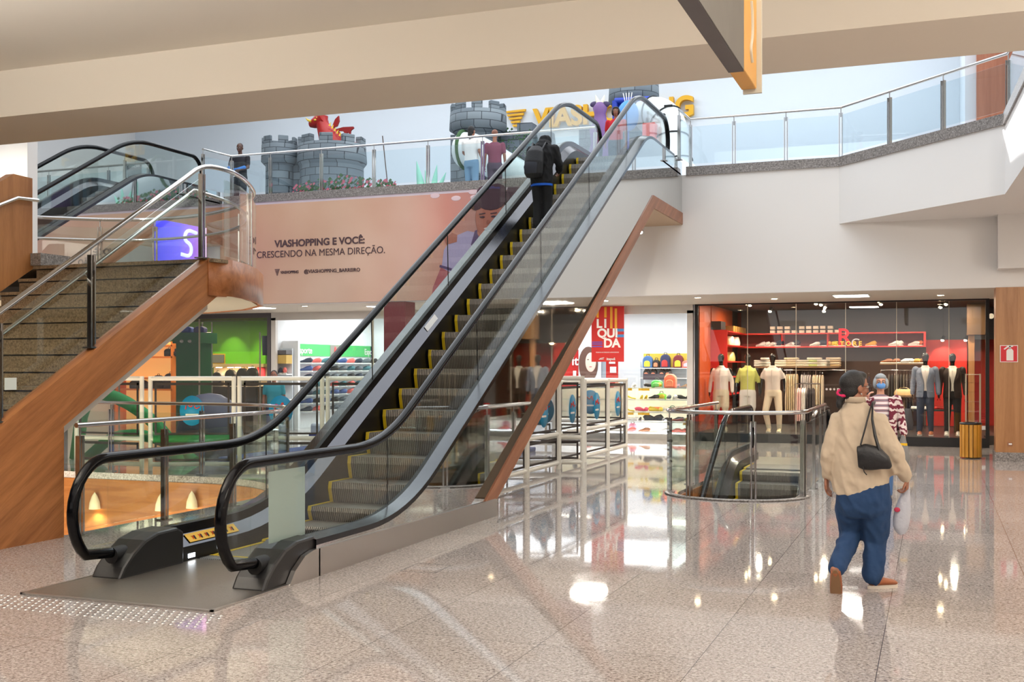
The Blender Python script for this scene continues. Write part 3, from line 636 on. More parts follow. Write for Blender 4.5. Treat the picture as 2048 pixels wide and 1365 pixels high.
area('shop_green_light', (-20.3, 27, 3.03), 5, 3, 120, (1, .86, .6))
spot('green_wall_wash', (-19.4, 28.8, 3.0), (-19.4, 29.5, 1.6), 60, (.9, 1, .5), 1.2)
spot('green_wall_wash', (-20.6, 28.8, 3.0), (-20.6, 29.5, 1.6), 60, (.9, 1, .5), 1.2)
# shop fronts
def front(name, label, x0, x1, cuts, fm, ztop=3.0, base=0, basem=None, fw=.06, thin=.012, header=.0):
    t = thing(name, label, 'shop front', (x0, FY, 0)); b = MB()
    b.box((x0, FY-.04, ztop-fw-header), (x1, FY+.06, ztop+.12)); b.build('header', fm, t)
    for x in (x0, x1-fw): MB().box((x, FY-.04, 0), (x+fw, FY+.06, ztop-fw)).build('jamb', fm, t)
    if base: MB().box((x0+fw, FY-.06, 0), (x1-fw, FY+.9, base)).build('plinth', basem or fm, t)
    xs = [x0+fw]+cuts+[x1-fw]
    for a, c in zip(xs, xs[1:]):
        MB().box((a+thin/2, FY, base), (c-thin/2, FY+.012, ztop-fw-header)).build('glass_panel', SHOPGLASS, t)
    for c in cuts: MB().box((c-thin/2, FY-.004, base), (c+thin/2, FY+.018, ztop-fw-header)).build('glass_edge', mat('glass_edge', (190, 180, 160), .3), t)
    return t
f3 = front('shop_front', 'black-framed glass front of the red-lit menswear shop', -4.93, 1.02, [PY(u, 700, FY).x for u in (1495, 1592, 1691, 1793, 1898)], frameblack, 3.04, .19, frameblack, .07)
struct(MB().box((-4.86, FY+.9, 0), (2.1, 29.5, .19)), 'floor_shop_red', mat('shop_floor_dark', (58, 48, 42), .4))
f2 = front('shop_front', 'white-framed front of the bright shoe shop', -15.78, -4.97, [-12.9, -8.4], framewhite, 3.0, 0, None, .13, .05, .06)
f1 = front('shop_front', 'grey-framed front of the green bag shop', -22.5, -15.80, [-20.6, -18.0], framegrey, 2.98, 0, None, .10, .04)
# lettering on the red shop's glass
pr = PY(1689, 676, FY-.01)
text('logo_letters', 'R', pr, .50, mat('logo_red', (226, 40, 48), .4, emit=.6), f3, bold=.004, depth=.004); text('logo_letters', 'C', pr+Vector((.22, -.004, -.12)), .26, mat('logo_white', (225, 215, 210), .4), f3, depth=.003)
text('logo_letters', 'S T O R E', PY(1697, 688, FY-.03), .13, mat('logo_gold', (232, 178, 70), .4, emit=.3), f3, depth=.003, bold=.004, align='CENTER')
text('window_lettering', '* * * Próx', PY(1651, 781, FY-.01), .11, mat('logo_white', (225, 215, 210), .4), f3, bold=.002, depth=.002, align='LEFT')
b = MB()
for k in range(6): b.box((.80, FY-.008, .50+.05*k), (.98, FY-.004, .525+.05*k))
b.build('red_sticker_lines', mat('sticker_dark_red', (170, 20, 24), .5), f3); MB().box((.86, FY-.008, .36), (.98, FY-.004, .44)).build('door_notice', white, f3)

# ---- small goods: one prototype each, then copies
def shoe(name, col, sole=(236, 234, 228), kind='sneaker', label='', cat='shoe'):
    m = mat('shoe_'+'_'.join(map(str, col)), col, .55); ms = mat('sole_'+'_'.join(map(str, sole)), sole, .6)
    t = thing(name, label, cat); h = {'sneaker': .1, 'loafer': .07, 'heel': .09}[kind]
    b = MB(); 
    if kind == 'heel':
        b.loft([((0, -.11, .075), .022, .03), ((0, -.06, .07), .03, .02), ((0, .02, .03), .035, .015), ((0, .1, .018), .035, .014), ((0, .13, .015), .012, .008)], 10); b.build('upper', m, t)
        MB().tube([(0, -.11, .06), (0, -.115, 0)], [.012, .006], 6).build('heel', m, t)
    else:
        b.loft([((0, -.135, .055), .03, .035), ((0, -.10, .075), .04, h*.55), ((0, -.03, .065), .042, .05), ((0, .05, .045), .045, .032), ((0, .12, .035), .038, .022), ((0, .145, .03), .015, .01)], 12); b.build('upper', m, t)
        MB().prism([(-.03, -.14), (.03, -.14), (.042, -.05), (.04, 0), (.05, .08), (.035, .14), (-.035, .14), (-.05, .08), (-.04, 0), (-.042, -.05)], 'z', 0, .022).build('sole', ms, t, bevel=.006)
    return t
KEEP = []
SHOES = {}
def place_shoe(key, loc, rz, label, group):
    col, kind, nm, cat = key[0], key[1], key[2], 'shoe'; k = (col, kind, nm)
    if k not in SHOES: t = shoe(nm, col, kind=kind, label=label); SHOES[k] = t; return put(t, loc, rz, label, group)
    return dup(SHOES[k], loc, rz, label, group)
NAVY = (34, 46, 66); BLACK = (24, 24, 26); SALMON = (232, 108, 100); GREY = (92, 100, 108); TEAL = (60, 110, 120); BLUE = (60, 84, 140); WHITE = (226, 224, 218)
cn = {NAVY: 'navy', BLACK: 'black', SALMON: 'salmon', GREY: 'grey', TEAL: 'teal', BLUE: 'blue', WHITE: 'white'}
def cname(c): return cn.get(c, {(214, 160, 60): 'mustard', (150, 96, 60): 'brown', (226, 202, 40): 'yellow', (216, 40, 90): 'pink', (196, 92, 50): 'rust', (170, 30, 34): 'red'}.get(c, 'pale'))
# sports wall: green sign band and rows of trainers
SXW = XG+.16
sw = thing('shoe_wall', 'white sports shoe display wall under the green sign band', 'display wall', (SXW+.05, 27.5, 0))
ya, yb = PX(597, 700, SXW+.1).y, 29.4
MB().box((SXW, ya, 0), (SXW+.06, yb, 2.3)).build('panel', shopwhite, sw)
MB().box((SXW+.06, ya, 1.92), (SXW+.1, yb, 2.24)).build('sign_band', mat('sign_green', (60, 176, 90), .5, emit=.15), sw)
text('lettering', 'Esporte', (SXW+.105, PX(609, 703, SXW+.1).y, 2.06), .24, white, sw, facing='+x', bold=.003)
text('lettering', 'Esporte', (SXW+.105, 29.35, 2.06), .24, white, sw, facing='+x', bold=.003)
for u0, u1, c in ((660, 680, (120, 120, 110)), (741, 756, (50, 60, 90))):
    p, q_ = PX(u0, 690, SXW+.1), PX(u1, 716, SXW+.1); MB().box((SXW+.1, p.y, 1.93), (SXW+.108, q_.y, 2.23)).build('photo_panel', mat('photo_%d' % c[0], c, .5), sw)
    MB().ell((SXW+.11, (p.y+q_.y)/2, 2.07), (.01, .07, .13), 8, 6).build('photo_figure', mat('photo_red', (190, 60, 60), .5), sw)
rowname = ['topmost', 'second', 'third', 'fourth', 'fifth', 'sixth', 'seventh', 'eighth', 'lowest']
cols = [NAVY, SALMON, GREY, BLUE, BLACK, TEAL, NAVY, GREY, BLUE, BLACK, TEAL, GREY]
for k in range(7): MB().box((SXW+.06, ya, 1.70-.215*k), (SXW+.32, yb, 1.712-.215*k)).build('shelf', mat('shelf_grey', (176, 182, 190), .4), sw)
for r in range(7):
    for i in range(10):
        y = ya+.2+i*.46; c = cols[(i*5+r*3+(i*r) % 4) % 12] if not (i == 1 and r < 2) else SALMON
        if y > yb-.1: break
        ob_ = place_shoe((c, 'sneaker', 'sneaker'), (SXW+.2, y, 1.712-.215*r), PI/2+.35+random.uniform(-.15, .15), 'small %s trainer on the %s shelf of the sports shoe wall' % (cname(c), rowname[r]), 'trainers on the %s shelf of the sports wall' % rowname[r]); ob_.scale = (1.3, 1.3, 1.3)
MB().box((SXW, 24.75, 0), (PY(596, 700, 24.75).x, 24.85, 2.3)).build('wall_pier', shopwhite, origin=(0, 0, 0), kind='structure')
sl = thing('side_shelves', 'narrow shelf unit with shoes beside the grey shop jamb', 'shelves', (-15.6, 24.5, 0)); x0_, x1_ = SXW+.01, PY(575, 700, 24.4).x
MB().box((x0_, 24.62, 0), (x1_, 24.66, 2.1)).build('back_panel', mat('pale_blue_white', (214, 224, 232), .6), sl)
for z, h_, m_ in ((2.05, .10, framegrey), (1.93, .22, mat('beige_pad', (214, 180, 90), .6)), (1.45, .03, shopwhite), (1.2, .03, shopwhite), (.8, .03, shopwhite)): MB().box((x0_, 24.34, z-h_), (x1_, 24.62, z)).build('shelf', m_, sl)
for i in range(2): place_shoe(([NAVY, SALMON][i], 'sneaker', 'sneaker'), (x0_+.1+i*.13, 24.47, 1.45), .6, '%s trainer on the narrow shelf unit beside the grey jamb' % ['navy', 'salmon'][i], 'trainers on the narrow shelf unit')

# front window of the shoe shop: glass shelves on a lit cream back
wd = thing('window_display', 'lit cream window display with four glass shelves of shoes', 'display shelves', (-6.6, 24.9, 0))
cream = mat('display_cream', (236, 226, 200), .7)
MB().box((-8.4, 25.2, .12), (-5.08, 25.24, 1.14)).build('back_panel', cream, wd); MB().box((-8.4, 24.4, 0), (-5.08, 25.24, .12)).build('base', mat('display_base', (200, 196, 190), .5), wd)
MB().box((-8.4, 24.5, .13), (-5.08, 24.9, .135)).build('light_strip', lampw, wd)
MB().box((-8.4, 25.16, .14), (-5.08, 25.19, .40)).build('lit_panel', mat('lit_panel', (255, 252, 246), .5, emit=.8), wd)
zs = (1.15, .885, .60, .385)
for z in zs: MB().box((-8.4, 24.5, z-.012), (-5.08, 25.18, z)).build('glass_shelf', SHOPGLASS, wd); MB().box((-8.4, 24.495, z-.014), (-5.08, 24.505, z+.001)).build('shelf_edge', mat('shelf_glass_edge', (190, 205, 196), .2), wd)
area('display_light', (-6.7, 24.8, 1.9), 3.2, .4, 80, (1, .93, .80))
goods = {0: [(1196, BLACK, 'sneaker'), (1240, (150, 96, 60), 'loafer'), (1268, WHITE, 'loafer'), (1300, BLACK, 'loafer'), (1312, (226, 202, 40), 'sneaker')],
         1: [(1166, (150, 96, 60), 'loafer'), (1188, GREY, 'loafer'), (1261, (226, 202, 40), 'heel'), (1283, (226, 202, 40), 'heel'), (1292, (226, 202, 40), 'heel'), (1308, BLACK, 'loafer'), (1318, (226, 202, 40), 'sneaker'), (1338, GREY, 'loafer'), (1350, WHITE, 'loafer'), (1364, BLACK, 'loafer'), (1376, BLACK, 'loafer')],
         2: [(1150, BLACK, 'sneaker'), (1172, WHITE, 'sneaker'), (1258, (226, 202, 40), 'heel'), (1282, (216, 40, 90), 'loafer'), (1292, (216, 40, 90), 'loafer'), (1309, (226, 202, 40), 'sneaker'), (1321, (226, 202, 40), 'loafer'), (1336, WHITE, 'heel'), (1372, WHITE, 'sneaker')],
         3: [(1164, WHITE, 'heel'), (1258, WHITE, 'sneaker'), (1266, WHITE, 'sneaker'), (1280, BLACK, 'heel'), (1290, WHITE, 'heel'), (1303, BLACK, 'sneaker'), (1312, BLACK, 'sneaker'), (1327, BLACK, 'heel'), (1334, WHITE, 'heel'), (1354, BLACK, 'loafer'), (1364, BLACK, 'loafer'), (1376, (226, 202, 40), 'loafer')]}
sn = ['top', 'second', 'third', 'bottom']
for r, L_ in goods.items():
    for u, c, k in L_:
        p = PY(u, 800, 24.75); place_shoe((c, k, {'sneaker': 'sneaker', 'loafer': 'loafer', 'heel': 'high_heel'}[k]), (p.x, 24.75, zs[r]), random.choice((1.2, -1.2, .4)), '%s %s on the %s glass shelf of the window display' % (cname(c), {'sneaker': 'trainer', 'loafer': 'flat shoe', 'heel': 'high heel'}[k], sn[r]), 'window display, %s shelf' % sn[r])
for i, (u, c) in enumerate(((1172, SALMON), (1262, SALMON), (1290, (150, 96, 60)), (1330, WHITE), (1352, SALMON), (1368, SALMON))):
    p = PY(u, 860, 24.7); place_shoe((c, 'loafer', 'loafer'), (p.x, 24.65, .135), 1.4, 'pale %s slipper on the lit base of the window display' % cname(c), 'slippers on the lit base')
# price strips
for u0, u1, z in ((1256, 1264, 1.12), (1277, 1299, 1.12), (1255, 1267, .57), (1276, 1299, .57), (1366, 1384, .36)):
    a, c = PY(u0, 800, 24.48), PY(u1, 800, 24.48); MB().box((a.x, 24.47, z-.03), (c.x, 24.485, z+.02)).build('price_strip', stickery, wd)
# bags in the window
def handbag(name, col, w_, h_, d_, lab, loc, handle=True):
    m = mat('bag_%d_%d_%d' % col, col, .45); t = thing(name, lab, 'bag')
    MB().loft([((0, 0, 0), w_/2, d_/2), ((0, 0, h_*.35), w_/2*1.05, d_/2), ((0, 0, h_*.8), w_/2*.9, d_/2*.6), ((0, 0, h_), w_/2*.8, d_/2*.25)], 14).build('body', m, t)
    if handle: MB().tube([(-w_*.25, 0, h_*.9)]+[(w_*.25*math.cos(a), 0, h_*.95+h_*.35*math.sin(a)) for a in [PI*(1-k/6) for k in range(7)]]+[(w_*.25, 0, h_*.9)], .008, 6).build('handle', m, t)
    t.location = loc; return t
def rounded_bag(name, col, w_, h_, lab, loc, pocket=None):
    m = mat('bag_%d_%d_%d' % col, col, .5); t = thing(name, lab, 'backpack')
    pr_ = [(-w_/2, 0), (w_/2, 0), (w_/2, h_*.6)]+[(w_/2*math.cos(a), h_*.6+h_*.4*math.sin(a)) for a in [PI*k/10 for k in range(1, 10)]]+[(-w_/2, h_*.6)]
    MB().prism(pr_, 'y', -.09, .09).build('body', m, t, bevel=.025); 
    MB().prism([(x*.62, z*.5+.03) for x, z in pr_], 'y', -.13, -.085).build('pocket', mat('pocket_%d' % (pocket or col)[0], pocket or col, .5), t, bevel=.015)
    MB().tube([(-.04, 0, h_-.01), (-.03, 0, h_+.04), (.03, 0, h_+.04), (.04, 0, h_-.01)], .01, 6).build('handle', blackpl, t); t.location = loc; return t
px_ = lambda u, y=24.75: PY(u, 800, y).x
rounded_bag('backpack', (238, 118, 84), .27, .32, 'coral orange backpack standing on the top glass shelf of the window', (px_(1340), 24.8, 1.15), (240, 140, 100))
rounded_bag('backpack', (90, 196, 96), .24, .18, 'small lime green bag on the top glass shelf of the window', (px_(1313), 24.8, 1.15), (120, 214, 110))
handbag('handbag', (240, 120, 30), .24, .11, .1, 'orange handbag on the third glass shelf of the window', (px_(1311), 24.9, .60), False)
handbag('handbag', (20, 110, 84), .21, .11, .1, 'dark green handbag on the third glass shelf of the window', (px_(1342), 24.9, .60))
rounded_bag('backpack', (120, 226, 60), .2, .14, 'neon green box bag behind yellow trainers in the window', (px_(1318), 25.0, .885))
rounded_bag('backpack', (238, 160, 186), .16, .2, 'pink toy backpack low in the window display', (px_(1262), 24.9, .135), (244, 190, 206))
# back of the shoe shop: bag shelves
bs = thing('bag_shelves', 'white shelf unit with a yellow top panel and school bags', 'shelves', (-6.5, 28.8, 0))
a, c = PY(1287, 710, 28.9), PY(1392, 710, 28.9)
c.x = -5.05
MB().box((a.x, 28.95, 0), (c.x, 29.05, 2.0)).build('back_panel', mat('pale_blue_white', (214, 224, 232), .6), bs); MB().box((a.x, 28.9, 1.62), (c.x, 28.95, 1.98)).build('yellow_panel', mat('panel_yellow', (236, 196, 70), .6), bs)
for z in (1.60, 1.34, 1.08): MB().box((a.x, 28.5, z-.02), (c.x, 28.95, z)).build('shelf', white, bs)
for i, (u, col, pk, h_, z) in enumerate(((1296, (60, 110, 170), (230, 200, 60), .32, 1.6), (1313, (28, 28, 30), (240, 190, 40), .22, 1.6), (1331, (40, 50, 90), (190, 50, 50), .36, 1.6), (1357, (120, 30, 44), (230, 220, 220), .34, 1.6), (1294, (26, 26, 28), (240, 180, 30), .22, 1.34), (1308, (24, 26, 30), (240, 182, 32), .22, 1.34), (1325, (26, 24, 28), (240, 184, 30), .22, 1.34), (1337, (22, 26, 26), (240, 180, 36), .22, 1.34))):
    p = PY(u, 720, 28.7); names = ['blue and yellow school backpack, first on the yellow-backed shelf', 'small black backpack with yellow pocket on the yellow-backed shelf', 'tall navy school backpack with red pocket on the yellow-backed shelf', 'dark red school backpack with pale pocket on the yellow-backed shelf', 'small black and yellow backpack under the blue school backpack', 'small black and yellow backpack, second in the row below', 'small black and yellow backpack, third in the row below', 'small black and yellow backpack, last in the row below']
    rounded_bag('backpack', col, .26 if h_ > .3 else .17, h_, names[i], (p.x, 28.7, z), pk)
rounded_bag('toy_bag', (244, 130, 110), .34, .2, 'coral and orange bag at the end of the yellow-backed shelf', (px_(1377, 28.7), 28.7, 1.6))
for i, (u, c_) in enumerate(((1352, (240, 200, 210)), (1366, (220, 180, 140)), (1376, (236, 210, 190)), (1300, (230, 226, 230)))):
    place_shoe((c_, 'heel', 'high_heel'), (PY(u, 750, 28.7).x, 28.7, 1.08), 1.3, 'pale high heel on the low shelf under the school bags', 'pale heels under the school bags')
# poster, red panels and posts at the back of the shop
pw = thing('poster_wall', 'white partition with a portrait poster and red panels in the shoe shop', 'display wall', (-8, 28.6, 0))
def flat(u0, v0, u1, v1, y, m, name, par, th=.03): a = PY(u0, v0, y); c = PY(u1, v1, y); return MB().box((a.x, y, c.z), (c.x, y+th, a.z)).build(name, m, par)
flat(1110, 700, 1157, 790, 28.55, shopred, 'red_panel', pw); flat(1212, 712, 1236, 790, 28.55, shopred, 'red_panel', pw); flat(1157, 694, 1202, 790, 28.5, mat('poster_grey', (206, 208, 214), .5), 'poster', pw)
text('lettering', 'it', PY(1150, 723, 28.53), .34, white, pw, bold=.006)
flat(1202, 712, 1212, 790, 28.55, mat('panel_steel', (150, 160, 172), .4), 'grey_panel', pw)
for u0, v0, u1, v1 in ((1218, 716, 1230, 728), (1220, 734, 1232, 746), (1146, 742, 1152, 752)): flat(u0, v0, u1, v1, 28.52, white, 'white_card', pw)
# portrait: hair, face, features as printed shapes
pc = PY(1178, 722, 28.49)
b = MB(); b.ell(pc+Vector((-.02, 0, -.1)), (.27, .012, .48), 20, 12); b.build('printed_hair', mat('print_brown', (96, 66, 56), .6), pw)
b = MB(); b.ell(pc+Vector((.05, -.01, -.04)), (.15, .012, .26), 20, 12); b.build('printed_face', mat('print_skin', (232, 202, 190), .6), pw)
b = MB()
for dx in (-.02, .11): b.ell(pc+Vector((dx, -.022, .03)), (.03, .004, .012), 10, 6)
b.build('printed_eyes', mat('print_dark', (60, 50, 54), .6), pw); MB().ell(pc+Vector((.05, -.022, -.16)), (.04, .004, .014), 10, 6).build('printed_mouth', mat('print_lip', (190, 110, 116), .6), pw)
flat(1286, 748, 1330, 760, 27.5, mat('dark_pile', (70, 60, 70), .7), 'shoe_pile', pw)
flat(1241, 724, 1281, 790, 29.3, mat('door_pale', (220, 228, 234), .6), 'door_panel', pw, .1)
# LIQUIDA banner
a, c = PY(1183, 614, 24.0), PY(1248, 724, 24.0)
bn = thing('sale_banner', 'red hanging sale banner reading LIQUIDA in white', 'banner', (a.x, 24.0, c.z))
bred = mat('banner_red', (206, 38, 30), .55); MB().box((a.x, 24.0, c.z), (c.x, 24.012, a.z)).build('cloth', bred, bn)
W_ = c.x-a.x; Hh = a.z-c.z; bp = lambda fx, fz: Vector((a.x+fx*W_, 23.994, c.z+fz*Hh))
for s_, fx, fz, sz in (('L', .24, .685, .27), ('I', .43, .685, .27), ('QUI', .50, .51, .27), ('DA', .63, .33, .27)): text('lettering', s_, bp(fx, fz), sz, mat('banner_white', (240, 236, 230), .6, emit=.1), bn, bold=.010, depth=.003)
text('lettering', 'itapuã', bp(.60, .05), .085, white, bn, bold=.001, depth=.003); text('lettering', 'TODOS OS PREÇOS ARRASADOS', bp(.49, .17), .036, white, bn, depth=.003)
yl = mat('banner_yellow', (238, 172, 50), .6); bl = mat('banner_blue', (70, 140, 200), .6); pu = mat('banner_purple', (120, 80, 170), .6)
b = MB()
for fx, lo_, hi in ((.16, .80, 1), (.40, .80, .99), (.58, .60, .99), (.72, .60, .96)): p, q_ = bp(fx, lo_), bp(fx+.07, hi); b.box((p.x, 23.99, p.z), (q_.x, 23.998, q_.z))
b.build('yellow_stripe', yl, bn)
b = MB(); 
for fz in (.545, .44): p, q_ = bp(.80, fz), bp(1.0, fz+.05); b.box((p.x, 23.99, p.z), (q_.x, 23.998, q_.z))
b.build('blue_stripe', bl, bn)
b = MB()
for fz in (.265, .31, .345): p, q_ = bp(.02, fz), bp(.34, fz+.022); b.box((p.x, 23.99, p.z), (q_.x, 23.998, q_.z))
b.build('purple_stripe', pu, bn)
p = bp(.30, .05); b = MB(); b.bar(p+Vector((-.05, 0, -.01)), p+Vector((.06, 0, .0)), .008, .012); b.bar(p+Vector((-.03, 0, .012)), p+Vector((.07, 0, .03)), .008, .012); b.build('brand_mark', white, bn)
MB().cyl((a.x, 24.006, a.z), (a.x, 24.006, 3.0), .003, 6).build('cord', steel, bn); MB().cyl((c.x, 24.006, a.z), (c.x, 24.006, 3.0), .003, 6).build('cord', steel, bn)

# ---- green bag shop
gs = thing('shop_pillar', 'deep green square pillar with two cameras in the bag shop', 'pillar', (PY(380, 700, 25.2).x, 25.2, 0))
a, c = PY(352, 650, 25.2), PY(398, 650, 25.2); MB().box((a.x, 25.2, 0), (c.x, 25.75, 2.5)).build('shaft', dgreen, gs)
a2, c2 = PY(345, 650, 25.1), PY(401, 650, 25.1); MB().box((a2.x, 25.1, 2.27), (c2.x, 25.85, 2.56)).build('capital', dgreen, gs)
for u in (364, 380): p = PY(u, 683, 25.1); MB().ell(p, (.05, .08, .045)).build('camera_body', white, gs)
sb = thing('band_sign', 'bright green wall band above the bag shelves', 'sign band', (-18, 29.4, 1.7)); MB().box((PY(398, 700, 29.3).x, 29.3, 1.72), (PY(531, 700, 29.3).x, 29.42, 2.1)).build('panel', mat('bright_green', (96, 170, 20), .5), sb)
sh = thing('bag_counter', 'lit shelf and rail behind the hanging black bags', 'shelves', (-18, 28.6, 0))
ga, gc = PY(404, 700, 28.6).x, PY(527, 700, 28.6).x
MB().box((ga, 28.6, 1.62), (gc, 29.3, 1.72)).build('canopy', mat('canopy_cream', (232, 206, 150), .5), sh); MB().box((ga, 29.2, .3), (gc, 29.3, 1.62)).build('back_panel', mat('back_cream', (222, 204, 168), .6), sh); MB().box((ga, 28.2, 1.0), (gc, 29.2, 1.03)).build('shelf', shopdark, sh); MB().box((ga, 28.2, 0), (gc, 28.3, 1.0)).build('shelf', shopdark, sh)
b = MB()
for k, u in enumerate((432, 455, 470, 497)): p = PY(u, 698, 28.6); MB().ell((p.x, 28.75, 1.605), (.1, .08, .012)).build('downlight', mat('lamp_glow', (255, 240, 215)), sh)
area('bag_canopy_light', (-19.9, 28.8, 1.58), 2.4, .3, 22, (1, .88, .66))
for i, (u, w_, h_, col) in enumerate(((408, .32, .5, (96, 84, 92)), (436, .34, .42, (34, 32, 30)), (462, .36, .5, (44, 42, 34)), (486, .38, .54, (36, 34, 28)), (505, .36, .56, (40, 38, 30)))):
    rounded_bag('backpack', col, w_, h_, ['mauve backpack beside the green pillar', 'small black bag hanging left on the cream rail, tag attached', 'olive black backpack hanging beside the small black bag', 'black backpack with pale print hanging in the bag shop', 'dark backpack hanging nearest the grey jamb of the bag shop'][i], (PY(u, 740, 28.4).x, 28.4, 1.05), (150, 150, 140) if i == 3 else None)
t = thing('framed_print', 'yellow-edged clear pouch hanging above the small black bag', 'pouch', PY(430, 730, 28.2)); a, c = PY(412, 708, 28.2), PY(450, 728, 28.2); MB().box((a.x, 28.2, c.z), (c.x, 28.22, a.z)).build('border', stickery, t); MB().box((a.x+.03, 28.18, c.z+.03), (c.x-.03, 28.2, a.z-.03)).build('pouch', mat('pouch_grey', (120, 122, 112), .5), t)
t = thing('clothes_hook', 'red shirt on a wall hook by the grey jamb of the bag shop', 'shirt', PY(522, 735, 29.1)); MB().loft([((PY(522, 735, 29.1).x, 29.12, 1.25), .14, .05), ((PY(522, 735, 29.1).x, 29.12, 1.6), .15, .05), ((PY(522, 735, 29.1).x, 29.12, 1.72), .08, .03)], 10).build('cloth', mat('shirt_red', (206, 40, 56), .7), t)
# ladder and steel uprights
t = thing('ladder', 'tall steel display ladder in the bag shop', 'ladder', PY(470, 760, 26.5))
for u in (405, 424): p = PY(u, 700, 26.5); MB().cyl((p.x, 26.5, 0), (p.x, 26.5, 2.9), .022).build('rail', steel, t)
a, c = PY(405, 700, 26.5), PY(424, 700, 26.5)
for z in (.3, .7, 1.1, 1.5, 1.88, 2.22, 2.6): MB().cyl((a.x, 26.5, z), (c.x, 26.5, z), .014, 8).build('rung', steel, t)
t = thing('garment_stand', 'single steel upright with navy garments by the grey jamb', 'clothes stand', PY(520, 760, 26.5)); p = PY(520, 700, 26.5); MB().cyl((p.x, 26.5, 0), (p.x, 26.5, 2.6), .022).build('upright', steel, t); MB().loft([((p.x+.05, 26.7, 1.95), .1, .05), ((p.x+.05, 26.7, 2.5), .12, .05)], 10).build('navy_cloth', mat('cloth_navy', (50, 56, 84), .8), t)
# orange shelving left of the pillar
t = thing('orange_shelving', 'orange lit shelving partly behind the wooden stair', 'shelves', (-20, 28, 0)); 
oe = PY(349, 700, 28).x
for x in (-23.9, oe-.06): MB().box((x, 27.9, 0), (x+.05, 28.4, 2.4)).build('upright', mat('orange_board', (240, 130, 40), .5), t)
for z in (.95, 1.3, 1.95, 2.3): MB().box((-23.9, 27.9, z-.05), (oe, 28.4, z)).build('shelf', mat('orange_board', (240, 130, 40), .5), t)
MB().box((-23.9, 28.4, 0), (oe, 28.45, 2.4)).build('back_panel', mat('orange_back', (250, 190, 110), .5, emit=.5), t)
for i, (u, w_, h_, z) in enumerate(((276, .62, .28, .95), (315, .4, .42, .95), (339, .42, .48, .95))):
    rounded_bag('suitcase', (30+i*4, 30, 34), w_, h_, ['black sports bag with a white tag, low on the orange shelving', 'rounded black backpack on the orange shelving', 'square black suitcase by the green pillar'][i], (PY(u, 740, 28.1).x, 28.15, z))
for i, u in enumerate((322, 334, 346)): rounded_bag('handbag', (30, 28+i, 28), .3, .24, 'black handbag on the upper orange shelf, ' + ['farthest from the green pillar', 'in the middle of three', 'right beside the green pillar'][i], (PY(u, 700, 27.7).x, 28.1, 1.95)); 
for i, (u, v, c_) in enumerate(((376, 641, (80, 110, 220)), (398, 649, (90, 90, 160)))):
    p = PY(u, v+8, 25.3); rounded_bag('toy_bag', c_, .34, .17, ['blue lit toy box on top of the green pillar', 'mauve rounded box on top of the green pillar'][i], (p.x-.04+i*.05, 25.35, 2.565))

# ---- the menswear shop
tr = thing('wall_shelving', 'red-edged wall shelving along the back of the menswear shop', 'shelves', (-1.5, 28.3, 0))
a = PY(1480, 666, 28.3).x; c = PY(1852, 666, 28.3).x
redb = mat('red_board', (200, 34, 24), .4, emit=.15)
for z in (2.46, 2.13): MB().box((a, 28.0, z-.03), (c, 28.5, z)).build('shelf', redb, tr)
MB().box((c-.05, 27.99, 2.10), (c, 28.5, 2.80-.34)).build('shelf_end', redb, tr); MB().box((a, 28.5, 2.1), (c, 28.55, 2.46)).build('back_panel', mat('wine_panel', (110, 20, 22), .5), tr)
MB().box((a, 28.5, 2.46), (c, 28.55, 3.05)).build('upper_panel', mat('slate_panel', (62, 60, 64), .6), tr); MB().box((a, 28.5, .2), (c, 28.55, 2.1)).build('lower_panel', mat('umber_panel', (66, 44, 34), .6), tr)
for u in (1564, 1655): p = PY(u, 690, 28.2).x; MB().box((p, 28.05, 2.13), (p+.03, 28.5, 2.43)).build('divider', redb, tr)
MB().box((PY(1512, 730, 28.2).x, 28.0, 1.60), (PY(1680, 730, 28.2).x, 28.5, 1.64)).build('shelf', mat('oak_board', (120, 90, 60), .5), tr)
MB().box((PY(1760, 730, 27.6).x, 27.4, 1.68), (PY(1850, 730, 27.6).x, 27.9, 1.71)).build('shelf', mat('oak_board', (120, 90, 60), .5), tr)
for i, u in enumerate((1546, 1560, 1575, 1589, 1604, 1618, 1632, 1646, 1661, 1675)):
    for j, z in enumerate((2.46, 2.56)):
        if j and i in (3, 9): continue
        p = PY(u, 660, 28.2); MB().box((p.x-.06, 28.1, z), (p.x+.06, 28.3, z+.07)).build('gift_box', mat('box_cream', (228, 212, 190), .6), None, 'small cream box on the top red shelf, %s layer' % ('upper' if j else 'lower'), 'box', 'cream boxes on the top red shelf, %s layer' % ('upper' if j else 'lower'))
for i, (u, c_, k) in enumerate(((1522, WHITE, 'sneaker'), (1531, WHITE, 'sneaker'), (1543, WHITE, 'loafer'), (1555, NAVY, 'sneaker'), (1580, WHITE, 'loafer'), (1587, NAVY, 'sneaker'), (1630, WHITE, 'loafer'), (1640, NAVY, 'sneaker'), (1653, (214, 160, 60), 'sneaker'), (1663, (226, 202, 40), 'sneaker'), (1680, (196, 92, 50), 'sneaker'), (1742, (214, 160, 60), 'sneaker'), (1788, WHITE, 'sneaker'), (1795, WHITE, 'sneaker'), (1835, (196, 92, 50), 'sneaker'), (1828, WHITE, 'loafer'))):
    place_shoe((c_, k, 'sneaker' if k == 'sneaker' else 'loafer'), (PY(u, 690, 28.15).x, 28.15, 2.13), 1.1, '%s shoe on the long red shelf of the menswear shop' % cname(c_), 'shoes on the long red shelf')
